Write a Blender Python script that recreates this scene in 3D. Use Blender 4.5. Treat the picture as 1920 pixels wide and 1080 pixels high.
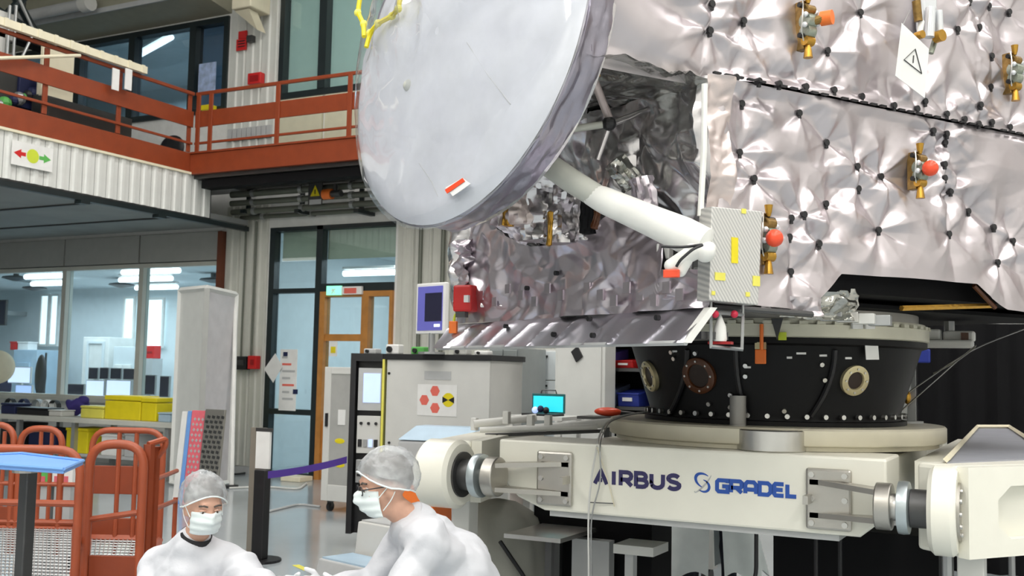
import bpy, bmesh, math, random
import numpy as np
from mathutils import Vector, Matrix, Euler

for o in list(bpy.data.objects):
    bpy.data.objects.remove(o)
scene = bpy.context.scene
COL = scene.collection
rnd = random.Random(7)

# ------------------------------------------------------------------ camera
CAM = Vector((0.0, 0.0, 1.6))
FPX = 2000.0                                   # focal length in px of a 1920 wide frame
c_right = Vector((.8877, .4599, .0203)).normalized()
c_fwd = Vector((-.45996, .8844, .0791))
c_fwd = (c_fwd - c_right * c_fwd.dot(c_right)).normalized()
c_up = c_right.cross(c_fwd).normalized()
cd = bpy.data.cameras.new('camera')
cam = bpy.data.objects.new('camera', cd)
COL.objects.link(cam)
cd.sensor_width = 36.0
cd.lens = 36.0 * FPX / 1920.0
cd.clip_end = 200
m3 = Matrix((c_right, c_up, -c_fwd)).transposed()
cam.matrix_world = Matrix.Translation(CAM) @ m3.to_4x4()
cd.dof.use_dof = True
cd.dof.focus_distance = 5.0
cd.dof.aperture_fstop = 5.6
scene.camera = cam

# ------------------------------------------------------------------ world, lights, exposure
scene.view_settings.view_transform = 'Standard'
scene.view_settings.look = 'None'
scene.view_settings.gamma = 1.0
scene.view_settings.use_curve_mapping = False
scene.view_settings.exposure = 0.24
wd = bpy.data.worlds.new('hall_world')
scene.world = wd
wd.use_nodes = True
wd.node_tree.nodes['Background'].inputs[0].default_value = (.8, .87, 1, 1)
wd.node_tree.nodes['Background'].inputs[1].default_value = 0.05

def area_light(name, loc, sx, sy, power, col=(1, .97, .93), rot=(0, 0, 0)):
    l = bpy.data.lights.new(name, 'AREA')
    l.shape = 'RECTANGLE'; l.size = sx; l.size_y = sy; l.energy = power; l.color = col
    o = bpy.data.objects.new(name, l)
    o.location = loc; o.rotation_euler = rot
    COL.objects.link(o)
    return o

HALL_LAMPS = [(x, y) for x in (-8.0, -3.6, .8, 4.6) for y in (-3.5, 1.2, 5.4, 9.4)]
for lx, ly in HALL_LAMPS:
    area_light('hall_lamp_light', (lx, ly, 8.72), 1.1, 3.2, 150 if ly < 0 else (112 if ly < 4 else 64))
area_light('office_light', (-17.0, 15.2, 3.2), 8.5, 3.0, 240, (.88, .95, 1))
area_light('corridor_light', (-8.9, 15.2, 3.6), 1.6, 3.0, 85, (.92, .97, 1))
area_light('upper_office_light', (-14.0, 15.2, 7.2), 6.0, 1.6, 150, (.72, .86, 1))
area_light('under_mezzanine_light', (-13.6, 9.6, 3.62), 3.0, .5, 10, (1, .97, .92))

# ------------------------------------------------------------------ pixels to places
def ray(px, py):
    return (c_right * ((px - 960) / FPX) - c_up * ((py - 540) / FPX) + c_fwd)
def dP(px, py, d):
    return CAM + ray(px, py) * d
def planeP(px, py, p0, n):
    r = ray(px, py)
    return CAM + r * ((Vector(p0) - CAM).dot(n) / r.dot(n))
def zP(px, py, z): return planeP(px, py, (0, 0, z), Vector((0, 0, 1)))
def yP(px, py, y): return planeP(px, py, (0, y, 0), Vector((0, 1, 0)))
def xP(px, py, x): return planeP(px, py, (x, 0, 0), Vector((1, 0, 0)))

# ------------------------------------------------------------------ materials (all procedural)
MATS = {}
def mat(name, col, rough=.5, metal=0.0, var=.06, scale=6.0, bump=0.0, bscale=40.0, emit=0.0, spec=.5, alpha=1.0, ecol=None, coat=0.0):
    if name in MATS: return MATS[name]
    m = bpy.data.materials.new(name); m.use_nodes = True
    nt = m.node_tree; N = nt.nodes; L = nt.links
    b = N['Principled BSDF']
    b.inputs['Roughness'].default_value = rough
    b.inputs['Metallic'].default_value = metal
    b.inputs['Specular IOR Level'].default_value = spec
    b.inputs['Coat Weight'].default_value = coat
    tc = N.new('ShaderNodeTexCoord')
    nz = N.new('ShaderNodeTexNoise'); nz.inputs['Scale'].default_value = scale; nz.inputs['Detail'].default_value = 4
    L.new(tc.outputs['Object'], nz.inputs['Vector'])
    cr = N.new('ShaderNodeValToRGB')
    lo = [max(0, c * (1 - var)) for c in col]; hi = [min(1, c * (1 + var)) for c in col]
    cr.color_ramp.elements[0].position = .3; cr.color_ramp.elements[1].position = .7
    cr.color_ramp.elements[0].color = (*lo, 1); cr.color_ramp.elements[1].color = (*hi, 1)
    L.new(nz.outputs['Fac'], cr.inputs['Fac'])
    L.new(cr.outputs['Color'], b.inputs['Base Color'])
    if emit:
        b.inputs['Emission Color'].default_value = (*(ecol or col), 1)
        b.inputs['Emission Strength'].default_value = emit
    if bump:
        n2 = N.new('ShaderNodeTexNoise'); n2.inputs['Scale'].default_value = bscale; n2.inputs['Detail'].default_value = 5
        L.new(tc.outputs['Object'], n2.inputs['Vector'])
        bp = N.new('ShaderNodeBump'); bp.inputs['Strength'].default_value = bump; bp.inputs['Distance'].default_value = .02
        L.new(n2.outputs['Fac'], bp.inputs['Height']); L.new(bp.outputs['Normal'], b.inputs['Normal'])
    if alpha < 1: b.inputs['Alpha'].default_value = alpha
    MATS[name] = m
    return m

def glass_mat(name, tint=(.85, .93, .95), refl=.10, rough=.02, haze=0.0, lowk=.6, hscale=14):
    if name in MATS: return MATS[name]
    m = bpy.data.materials.new(name); m.use_nodes = True
    nt = m.node_tree; N = nt.nodes; L = nt.links
    N.remove(N['Principled BSDF'])
    out = N['Material Output']
    tr = N.new('ShaderNodeBsdfTransparent'); tr.inputs[0].default_value = (*tint, 1)
    gl = N.new('ShaderNodeBsdfGlossy'); gl.inputs['Roughness'].default_value = rough
    lw = N.new('ShaderNodeLayerWeight'); lw.inputs['Blend'].default_value = .5
    fr = N.new('ShaderNodeMath'); fr.operation = 'POWER'; fr.inputs[1].default_value = 5.0
    L.new(lw.outputs['Facing'], fr.inputs[0])
    ad = N.new('ShaderNodeMath'); ad.operation = 'ADD'; ad.inputs[1].default_value = refl; ad.use_clamp = True
    L.new(fr.outputs[0], ad.inputs[0])
    mx = N.new('ShaderNodeMixShader'); L.new(ad.outputs[0], mx.inputs[0])
    L.new(tr.outputs[0], mx.inputs[1]); L.new(gl.outputs[0], mx.inputs[2])
    last = mx
    if haze:
        df = N.new('ShaderNodeBsdfDiffuse'); df.inputs[0].default_value = (.85, .88, .9, 1)
        nz = N.new('ShaderNodeTexNoise'); nz.inputs['Scale'].default_value = hscale; nz.inputs['Detail'].default_value = 4
        tc = N.new('ShaderNodeTexCoord'); L.new(tc.outputs['Object'], nz.inputs['Vector'])
        mr = N.new('ShaderNodeMapRange'); mr.inputs[1].default_value = .3; mr.inputs[2].default_value = .7
        mr.inputs[3].default_value = haze * lowk; mr.inputs[4].default_value = min(1, haze * (2 - lowk))
        L.new(nz.outputs['Fac'], mr.inputs[0])
        m2 = N.new('ShaderNodeMixShader'); L.new(mr.outputs[0], m2.inputs[0])
        L.new(mx.outputs[0], m2.inputs[1]); L.new(df.outputs[0], m2.inputs[2]); last = m2
    L.new(last.outputs[0], out.inputs['Surface'])
    MATS[name] = m
    return m

def emit_mat(name, col, s):
    return mat(name, col, emit=s, var=.02)

mat('white_paint', (.80, .80, .77), .45, bump=.02)
mat('cladding', (.62, .62, .56), .42, var=.03)
mat('cladding_up', (.66, .67, .63), .42, var=.03)
mat('fascia_white', (.74, .75, .72), .38, var=.03)
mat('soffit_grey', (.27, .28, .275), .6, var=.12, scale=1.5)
mat('header_grey', (.40, .40, .38), .6, var=.04)
mat('red_steel', (.26, .046, .013), .42, var=.10, bump=.03)
mat('orange_tube', (.36, .075, .028), .38, var=.10)
mat('dark_brown', (.16, .045, .02), .5)
mat('black_frame', (.012, .02, .022), .4)
mat('black_plastic', (.012, .012, .014), .45)
mat('black_matte', (.006, .006, .007), .7, spec=.15)
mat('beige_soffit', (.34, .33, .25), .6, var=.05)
mat('blind', (.62, .60, .45), .7, var=.05)
mat('wood_frame', (.46, .20, .045), .45, var=.15)
mat('cream', (.80, .74, .56), .45, var=.05)
mat('ceiling_paint', (.72, .73, .73), .7)
mat('pale_blue_wall', (.70, .76, .78), .7, var=.03)
mat('grey_metal', (.42, .43, .43), .35, .6)
mat('dark_metal', (.10, .10, .10), .4, .7)
mat('pipe_grey', (.15, .16, .13), .45, .2)
mat('steel', (.62, .61, .58), .28, .95, bump=.02)
mat('brushed_steel', (.50, .48, .44), .36, .9, bump=.04)
mat('rack_white', (.66, .66, .63), .45, var=.03)
mat('rack_grey', (.50, .51, .51), .5)
mat('red_box', (.62, .02, .02), .4)
mat('orange', (.90, .20, .03), .45)
mat('orange_red', (.86, .085, .03), .3)
mat('yellow', (.80, .66, .01), .5)
mat('yellow_soft', (.80, .74, .12), .5)
mat('lime', (.62, .72, .05), .5)
mat('green', (.12, .48, .10), .5)
mat('purple_cloth', (.045, .03, .20), .8)
mat('purple_belt', (.09, .04, .32), .7)
mat('blue_bin', (.02, .04, .30), .5)
mat('navy', (.012, .018, .075), .6)
mat('blue_top', (.18, .38, .80), .45, var=.05)
mat('light_blue', (.42, .56, .68), .4)
mat('pink', (.80, .16, .20), .5, var=.1)
mat('paper', (.82, .82, .80), .7)
mat('skin', (.62, .36, .26), .5, var=.07, scale=20)
mat('hair', (.085, .070, .060), .7, var=.2, scale=60)
mat('coat', (.64, .65, .69), .75, var=.02, bump=.45, bscale=9)
mat('cuff_shoe_white', (.66, .67, .70), .75, var=.02, bump=.05, bscale=25)  # off-white of the cuffs and shoes
mat('glove', (.80, .81, .83), .5)
mat('mask', (.76, .83, .83), .8, bump=.04, bscale=90)
mat('collar_black', (.01, .01, .012), .7)
mat('trouser', (.03, .035, .05), .8)
mat('dolly_cream', (.88, .865, .765), .32, var=.02)
mat('disk_cream', (.66, .62, .49), .38, .15, var=.05)
mat('adapter_black', (.0045, .0045, .005), .5, var=.2, spec=.22)
mat('ring_cream', (.66, .64, .52), .4, .2)
mat('port_gold', (.62, .54, .32), .35, .5)
mat('amber', (.085, .026, .006), .4)
mat('port_dark', (.02, .008, .003), .5)
mat('gold_foil', (.52, .29, .05), .32, .9, bump=.3, bscale=30)
mat('bronze', (.26, .16, .05), .36, .75, var=.3, scale=40)
mat('sage_metal', (.30, .33, .27), .35, .6, var=.3, scale=30)
mat('sensor_clear', (.72, .74, .76), .12, .3)
mat('strut_white', (.82, .82, .78), .5, bump=.06, bscale=18)
mat('strut_grey', (.50, .51, .46), .5, bump=.06, bscale=18)
mat('lettering_navy', (.035, .03, .12), .5, var=.0)
mat('lettering_blue', (.02, .09, .42), .5, var=.0)
mat('sticker_red', (.80, .16, .12), .5)
mat('screen_violet', (.10, .10, .36), .2, emit=.5, ecol=(.10, .10, .34))
mat('screen_dark', (.02, .02, .05), .15)
mat('screen_white', (.6, .7, .9), .3, emit=.9, ecol=(.80, .84, 1))
mat('screen_blue', (.4, .5, .9), .3, emit=.8, ecol=(.45, .58, .95))
mat('screen_cyan', (.02, .5, .6), .3, emit=.8, ecol=(.03, .62, .72))
emit_mat('tube_light', (.92, .97, 1), 3.0)
emit_mat('hall_lamp_glow', (1, .97, .93), 2.5)
emit_mat('daylight_pane', (.84, .95, 1), 1.1)
emit_mat('exit_glow', (.25, .85, .55), 1.0)
glass_mat('glass', refl=.06)
glass_mat('glass_dark', (.62, .72, .76), refl=.10)
glass_mat('plastic_film', (.965, .97, .985), refl=.15, rough=.06, haze=.10, lowk=.1, hscale=5)  # cloudy white haze stands in for highlight streaks on the film
glass_mat('hairnet', (.93, .94, .95), refl=.05, rough=.25, haze=.30, lowk=.45, hscale=11)

def foil_mat(name, col, rough, metal=.9, bump=.25, bscale=9.0, vor=0.0):
    m = mat(name, col, rough, metal, var=.05, scale=3, bump=bump, bscale=bscale)
    return m
foil_mat('foil_pink', (.60, .55, .57), .36, .88, .02, 6)
foil_mat('foil_violet', (.68, .62, .67), .30, .9, .12, 9)
foil_mat('foil_grey', (.64, .62, .63), .24, .95, .15, 10)
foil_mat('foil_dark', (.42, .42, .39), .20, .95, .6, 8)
foil_mat('foil_tan', (.68, .59, .57), .40, .8, .25, 9)
foil_mat('foil_skirt', (.62, .60, .66), .30, .9, .06, 8)

# ------------------------------------------------------------------ mesh helper
def perp(d):
    d = d.normalized()
    a = Vector((0, 0, 1)) if abs(d.z) < .9 else Vector((1, 0, 0))
    u = d.cross(a).normalized()
    return u, d.cross(u).normalized()

class MB:
    def __init__(s): s.v = []; s.f = []
    def add(s, vs, fs):
        n = len(s.v); s.v += [Vector(p) for p in vs]; s.f += [tuple(i + n for i in q) for q in fs]; return s
    def box(s, a, b, M=None):
        x0, y0, z0 = [min(a[i], b[i]) for i in range(3)]; x1, y1, z1 = [max(a[i], b[i]) for i in range(3)]
        vs = [Vector(p) for p in ((x0,y0,z0),(x1,y0,z0),(x1,y1,z0),(x0,y1,z0),(x0,y0,z1),(x1,y0,z1),(x1,y1,z1),(x0,y1,z1))]
        if M is not None: vs = [M @ p for p in vs]
        return s.add(vs, [(0,3,2,1),(4,5,6,7),(0,1,5,4),(1,2,6,5),(2,3,7,6),(3,0,4,7)])
    def hexa(s, p):      # eight points, bottom loop then top loop
        return s.add(p, [(0,3,2,1),(4,5,6,7),(0,1,5,4),(1,2,6,5),(2,3,7,6),(3,0,4,7)])
    def prism(s, poly, ext):
        ext = Vector(ext); n = len(poly); P = [Vector(p) for p in poly]
        return s.add(P + [p + ext for p in P], [tuple(range(n))[::-1], tuple(range(n, 2*n))] + [(i, (i+1) % n, (i+1) % n + n, i + n) for i in range(n)])
    def cyl(s, p0, p1, r0, r1=None, n=16, cap=True):
        p0 = Vector(p0); p1 = Vector(p1); r1 = r0 if r1 is None else r1
        u, w = perp(p1 - p0)
        vs = []
        for p, r in ((p0, r0), (p1, r1)):
            for i in range(n):
                t = 2 * math.pi * i / n
                vs.append(p + (u * math.cos(t) + w * math.sin(t)) * r)
        fs = [(i, (i+1) % n, (i+1) % n + n, i + n) for i in range(n)]
        if cap: fs += [tuple(range(n))[::-1], tuple(range(n, 2*n))]
        return s.add(vs, fs)
    def tube(s, pts, r, n=8, closed=False):
        P = [Vector(p) for p in pts]; m = len(P)
        rs = r if isinstance(r, (list, tuple)) else [r] * m
        vs = []; u = None
        for i in range(m):
            if closed: d = P[(i+1) % m] - P[i-1]
            else: d = P[min(i+1, m-1)] - P[max(i-1, 0)]
            if d.length < 1e-9: d = Vector((0, 0, 1))
            d.normalize()
            if u is None: u, w = perp(d)
            else:
                u = (u - d * u.dot(d))
                if u.length < 1e-6: u, w = perp(d)
                u.normalize(); w = d.cross(u)
            for k in range(n):
                t = 2 * math.pi * k / n
                vs.append(P[i] + (u * math.cos(t) + w * math.sin(t)) * rs[i])
        fs = []
        for i in range(m if closed else m - 1):
            j = (i + 1) % m
            for k in range(n):
                fs.append((i*n + k, i*n + (k+1) % n, j*n + (k+1) % n, j*n + k))
        if not closed: fs += [tuple(range(n))[::-1], tuple(range((m-1)*n, m*n))]
        return s.add(vs, fs)
    def lathe(s, prof, c, n=32, axis=(0, 0, 1), closed=False):
        c = Vector(c); ax = Vector(axis).normalized(); u, w = perp(ax)
        m = len(prof); vs = []
        for r, h in prof:
            for k in range(n):
                t = 2 * math.pi * k / n
                vs.append(c + ax * h + (u * math.cos(t) + w * math.sin(t)) * max(r, 1e-4))
        fs = []
        for i in range(m if closed else m - 1):
            j = (i + 1) % m
            for k in range(n): fs.append((i*n + k, i*n + (k+1) % n, j*n + (k+1) % n, j*n + k))
        if not closed: fs += [tuple(range(n))[::-1], tuple(range((m-1)*n, m*n))]
        return s.add(vs, fs)
    def ball(s, c, r, nu=12, nv=8, R=None):
        c = Vector(c); rr = r if isinstance(r, (list, tuple)) else (r, r, r)
        vs = []
        for j in range(nv + 1):
            ph = math.pi * j / nv
            ph = min(max(ph, .02), math.pi - .02)
            for i in range(nu):
                t = 2 * math.pi * i / nu
                p = Vector((rr[0]*math.sin(ph)*math.cos(t), rr[1]*math.sin(ph)*math.sin(t), rr[2]*math.cos(ph)))
                vs.append(c + (R @ p if R is not None else p))
        fs = [(j*nu + i, (j+1)*nu + i, (j+1)*nu + (i+1) % nu, j*nu + (i+1) % nu) for j in range(nv) for i in range(nu)]
        fs += [tuple(range(nu)), tuple(range(nv*nu, nv*nu + nu))[::-1]]
        return s.add(vs, fs)
    def capsule(s, p0, p1, r0, r1):
        s.ball(p0, r0, 14, 9); s.ball(p1, r1, 14, 9); return s.cyl(p0, p1, r0, r1, 14)
    def mesh(s, name, org):
        me = bpy.data.meshes.new(name)
        me.from_pydata([tuple(p - org) for p in s.v], [], s.f)
        bm = bmesh.new(); bm.from_mesh(me); bmesh.ops.recalc_face_normals(bm, faces=bm.faces); bm.to_mesh(me); bm.free()
        return me
    def build(s, name, material, parent=None, smooth=False, bevel=0.0, org=None):
        lo = Vector([min(p[i] for p in s.v) for i in range(3)]); hi = Vector([max(p[i] for p in s.v) for i in range(3)])
        o0 = Vector(org) if org is not None else Vector(((lo.x+hi.x)/2, (lo.y+hi.y)/2, lo.z))
        me = s.mesh(name, o0)
        me.materials.append(MATS[material] if isinstance(material, str) else material)
        if smooth:
            me.polygons.foreach_set('use_smooth', [True] * len(me.polygons))
            me.set_sharp_from_angle(angle=math.radians(40))
        o = bpy.data.objects.new(name, me); COL.objects.link(o)
        if parent is not None:
            o.parent = parent; o.location = o0 - wloc(parent)
        else: o.location = o0
        if bevel:
            b = o.modifiers.new('bevel', 'BEVEL'); b.width = bevel; b.segments = 2; b.limit_method = 'ANGLE'; b.angle_limit = math.radians(40)
        return o

def wloc(o):
    p = Vector((0, 0, 0))
    while o is not None: p = p + Vector(o.location); o = o.parent
    return p
def tag(o, label, cat, group=None):
    o['label'] = label; o['category'] = cat
    if group: o['group'] = group
    return o
def struct(o): o['kind'] = 'structure'; return o
def thing(name, loc, label, cat, group=None):
    o = bpy.data.objects.new(name, None); o.empty_display_size = .1
    COL.objects.link(o); o.location = loc
    return tag(o, label, cat, group)
def inst(src, name, parent, loc, rot=None):      # a further piece that shares mesh data
    o = bpy.data.objects.new(name, src.data); COL.objects.link(o)
    o.parent = parent; o.location = Vector(loc) - (wloc(parent) if parent is not None else Vector((0, 0, 0)))
    if rot is not None: o.rotation_euler = rot
    return o
def fillet(pts, r, n=5, closed=False):
    P = [Vector(p) for p in pts]; out = []
    m = len(P)
    for i in range(m):
        if not closed and i in (0, m - 1): out.append(P[i]); continue
        a = P[i-1] - P[i]; b = P[(i+1) % m] - P[i]
        k = min(r, a.length * .45, b.length * .45)
        p0 = P[i] + a.normalized() * k; p1 = P[i] + b.normalized() * k
        for j in range(n + 1):
            t = j / n
            out.append(p0 * (1-t)**2 + P[i] * 2*t*(1-t) + p1 * t*t)
    return out
def frame4(x0, x1, z0, z1, y0, y1, t):            # a rectangular frame in an xz wall
    m = MB()
    m.box((x0, y0, z0), (x0+t, y1, z1)); m.box((x1-t, y0, z0), (x1, y1, z1))
    m.box((x0+t, y0, z0), (x1-t, y1, z0+t)); m.box((x0+t, y0, z1-t), (x1-t, y1, z1))
    return m
def strokes(m, lines, org, ex, ez, nrm, w, th=.002):
    # flat lettering: each polyline is laid out in (ex, ez) from org with stroke width w
    org = Vector(org); ex = Vector(ex); ez = Vector(ez); nrm = Vector(nrm)
    for k, ln in enumerate(lines):
        P = [Vector((a, b)) for a, b in ln]
        cl = (P[0] - P[-1]).length < 1e-6
        if cl: P = P[:-1]
        n = len(P); L = []; R = []
        for i in range(n):
            if cl: d0 = (P[i] - P[i-1]).normalized(); d1 = (P[(i+1) % n] - P[i]).normalized()
            else:
                d0 = (P[i] - P[max(i-1, 0)]); d1 = (P[min(i+1, n-1)] - P[i])
                d0 = d0.normalized() if d0.length > 0 else d1.normalized()
                d1 = d1.normalized() if d1.length > 0 else d0
            nn = Vector((-d0.y - d1.y, d0.x + d1.x))
            nn = nn.normalized() if nn.length > 1e-6 else Vector((-d0.y, d0.x))
            c = max(.5, nn.dot(Vector((-d0.y, d0.x))))
            L.append(P[i] + nn * (w/2/c)); R.append(P[i] - nn * (w/2/c))
        W = lambda p, h: org + ex * p.x + ez * p.y + nrm * h
        for i in range(n if cl else n - 1):
            j = (i + 1) % n; e = th + k * .0002
            m.hexa([W(L[i], 0), W(R[i], 0), W(R[j], 0), W(L[j], 0), W(L[i], e), W(R[i], e), W(R[j], e), W(L[j], e)])
    return m
def arc(cx, cy, rx, ry, a0, a1, n=8):
    return [(cx + rx * math.cos(math.radians(a0 + (a1-a0)*i/n)), cy + ry * math.sin(math.radians(a0 + (a1-a0)*i/n))) for i in range(n+1)]

# ------------------------------------------------------------------ foil relief
def hashv(ix, iy, seed):
    h = np.sin(ix * 127.1 + iy * 311.7 + seed * 74.7) * 43758.5453
    return h - np.floor(h)
def facet(x, y, s, seed):
    # flat triangular facets that meet in sharp creases
    a = seed * 1.3
    X = (x * math.cos(a) - y * math.sin(a)) / s; Y = (x * math.sin(a) + y * math.cos(a)) / s
    X = X + .35 * np.sin(Y * 1.7 + seed); Y = Y + .35 * np.sin(X * 1.3 + seed * 2)
    ix = np.floor(X); iy = np.floor(Y); u = X - ix; v = Y - iy
    h00 = hashv(ix, iy, seed); h10 = hashv(ix+1, iy, seed); h01 = hashv(ix, iy+1, seed); h11 = hashv(ix+1, iy+1, seed)
    lo = h00 + (h10-h00)*u + (h01-h00)*v
    hi = h11 + (h01-h11)*(1-u) + (h10-h11)*(1-v)
    return np.where(u + v < 1, lo, hi) - .5
def crumple(x, y, seed, amp, scales=(.30, .14, .06), wts=(1, .5, .25)):
    return sum(facet(x, y, s, seed + i * 3.1) * amp * w * (1 if i else 1.0) for i, (s, w) in enumerate(zip(scales, wts)))
def pin_relief(x, y, pins, seed, amp):
    # quilting: the sheet is pulled in at each button, with creases running out of it
    h = np.zeros_like(x)
    r = random.Random(seed)
    dm = np.full_like(x, 9.0)
    for (a, b) in pins:
        d = np.hypot(x - a, y - b) + 1e-6; th = np.arctan2(y - b, x - a)
        n = r.choice([3, 4, 5]); ph = r.uniform(0, 6.28)
        tri = np.abs(((th * n / (2 * math.pi) + ph) % 1) * 2 - 1) - .5
        tri2 = np.abs(((th * (n + 2) / (2 * math.pi) + ph * 2) % 1) * 2 - 1) - .5
        h += amp * (tri * 1.3 + tri2 * .5) * np.minimum(d, .10) / .10 * np.exp(-(d / .21) ** 2)
        dm = np.minimum(dm, d)
    return h + amp * .9 * (np.minimum(dm, .16) / .16 - 1)
def sheet(fn, u0, u1, v0, v1, nu, nv, hfun, lo=None, hi=None):
    # grid in (u, v) laid on fn(u, v, height); lo / hi bend the v limits along u
    us = np.linspace(u0, u1, nu)
    U = np.repeat(us[:, None], nv, 1)
    L = np.array([lo(u) if lo else v0 for u in us])[:, None]; H = np.array([hi(u) if hi else v1 for u in us])[:, None]
    T = np.linspace(0, 1, nv)[None, :]
    V = L + (H - L) * T
    D = hfun(U, V)
    m = MB()
    m.v = [Vector(fn(U[i, j], V[i, j], D[i, j])) for i in range(nu) for j in range(nv)]
    m.f = [(i*nv + j, (i+1)*nv + j, (i+1)*nv + j + 1, i*nv + j + 1) for i in range(nu - 1) for j in range(nv - 1)]
    return m
def interp(pts):
    xs = [p[0] for p in pts]; ys = [p[1] for p in pts]
    return lambda x: float(np.interp(x, xs, ys))
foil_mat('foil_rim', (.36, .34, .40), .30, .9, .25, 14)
# ================================================================== THE HALL
YB = 12.6                     # face of the back wall
X0, X1, Y0, ZC = -26.0, 7.5, -6.0, 9.0
XB = -19.0
def wx(px, py=600, dy=0): return yP(px, py, YB + dy).x
def wz(px, py, dy=0): return yP(px, py, YB + dy).z

fl = MB().box((X0, Y0, -.2), (X1, 19, 0)).build('floor', mat('floor_epoxy', (.36, .40, .42), .14, var=.05, scale=1.2, bump=.01)); struct(fl)
cl = MB().box((X0, Y0, ZC), (X1, 19, ZC + .2)).build('ceiling', 'ceiling_paint'); struct(cl)
struct(MB().box((X0 - .2, Y0, 0), (X0, 19, ZC)).build('wall_left', 'white_paint'))
struct(MB().box((X1, Y0, 0), (X1 + .2, 19, ZC)).build('wall_right', 'white_paint'))
struct(MB().box((X0, Y0 - .2, 0), (X1, Y0, ZC)).build('wall_front', 'white_paint'))
for i, (lx, ly) in enumerate(HALL_LAMPS):
    t = thing('ceiling_lamp', (lx, ly, 8.74), 'long white hall lamp under the ceiling', 'lamp', 'hall ceiling lamps')
    frame = MB()
    for s in (-1, 1):
        frame.box((lx + s*.56, ly - 1.64, 8.70), (lx + s*.60, ly + 1.64, 8.99))
        frame.box((lx - .56, ly + s*1.61, 8.70), (lx + .56, ly + s*1.64, 8.99))
    frame.build('housing', 'white_paint', t)
    MB().box((lx - .555, ly - 1.605, 8.78), (lx + .555, ly + 1.605, 8.80)).build('diffuser', 'hall_lamp_glow', t)

# openings of the back wall (x0, x1, z0, z1)
ox = wx(410, 600)                                        # right end of the office glazing
G1 = (X0, ox, 1.02, 3.24)
G2 = (wx(503, 600), wx(738, 600), 0.0, wz(600, 423))     # glazed screen with door
G3 = (wx(36, 60), wx(431, 60), wz(400, 212), 7.16)       # upper left windows
G4 = (wx(526, 100), wx(900, 100), wz(530, 187), 8.6)     # upper right windows
opens = [G1, G2, G3, G4]
def cells(x0, x1, z0, z1, ops):
    xs = sorted({x0, x1, *[v for o in ops for v in o[:2]]}); zs = sorted({z0, z1, *[v for o in ops for v in o[2:]]})
    for a, b in zip(xs, xs[1:]):
        run = None
        for c, d in zip(zs, zs[1:]):
            mx, mz = (a+b)/2, (c+d)/2
            if any(o[0] < mx < o[1] and o[2] < mz < o[3] for o in ops):
                if run: yield (a, b, *run)
                run = None
            else: run = (run[0], d) if run else (c, d)
        if run: yield (a, b, *run)
wb = MB()
for a, b, c, d in cells(X0, X1, 0, ZC, opens): wb.box((a, YB, c), (b, YB + .15, d))
wall = struct(wb.build('wall_back', 'white_paint'))

def clad(x0, x1, z0, z1, matname, wid=.30, parent=wall):
    n = max(1, round((x1 - x0) / wid)); w = (x1 - x0) / n
    first = None
    for i in range(n):
        a = x0 + i * w
        if first is None:
            y = YB - .002; e = .006
            prof = [(e, 0), (w*.30, 0), (w*.36, .022), (w*.46, .022), (w*.52, 0), (w*.80, 0), (w*.86, .022), (w*.93, .022), (w*.97, 0), (w - e, 0)]
            m = MB()
            P = [Vector((a + p, y - .012 - q, z0)) for p, q in prof] + [Vector((a + w - e, y, z0)), Vector((a + e, y, z0))]
            m.prism(P, (0, 0, z1 - z0))
            first = m.build('cladding_panel', matname, parent)
            base = first.location.copy()
        else:
            o = inst(first, 'cladding_panel', parent, (0, 0, 0)); o.location = base + Vector((i * w, 0, 0))
ZD = 4.33
clad(ox + .1, G2[0] - .04, .12, ZD - .25, 'cladding')
clad(G2[1] + .04, wx(1140, 700), .12, ZD - .25, 'cladding')
clad(G3[1] + .04, G4[0] - .04, ZD + .25, ZC - .02, 'cladding_up')
struct(MB().box((G2[1], YB - .03, 0), (X1 - .02, YB - .001, .11)).build('baseboard_back', 'rack_grey'))
struct(MB().box((ox + .1, YB - .03, 0), (G2[0], YB - .001, .11)).build('baseboard_back_left', 'rack_grey'))

# ---- lower office glazing: window_1
w1 = struct(frame4(*G1, YB - .02, YB + .12, .06).build('window_1', 'cladding'))
mull = [wx(118, 620), wx(262, 620)]
edges = [X0 + .06] + [wx(-40, 620)] + mull + [ox - .06]
for xx in [wx(-40, 620)] + mull: MB().box((xx - .05, YB - .03, 1.08), (xx + .05, YB + .12, 3.18)).build('mullion', 'cladding', w1)
for a, b in zip(edges, edges[1:]):
    MB().box((a + .05, YB + .05, 1.08), (b - .05, YB + .06, 3.18)).build('pane', 'glass', w1)
MB().box((X0 + .02, YB - .09, .97), (ox, YB - .005, 1.04)).build('window_sill', 'cladding', w1)
# header boards above the glazing, with open joints
hdr = [X0 + .02, wx(-20, 470), wx(126, 470), wx(266, 470), ox]
hd = struct(MB().box((X0 + .02, YB - .012, 3.25), (ox, YB - .002, 3.72)).build('trim_1', 'black_frame'))
for a, b in zip(hdr, hdr[1:]): MB().box((a + .015, YB - .05, 3.26), (b - .015, YB - .013, 3.71)).build('header_board', 'header_grey', hd)
struct(MB().box((ox + .0, YB - .10, 0), (ox + .09, YB - .005, 3.7)).build('trim_2', 'dark_brown'))

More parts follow.
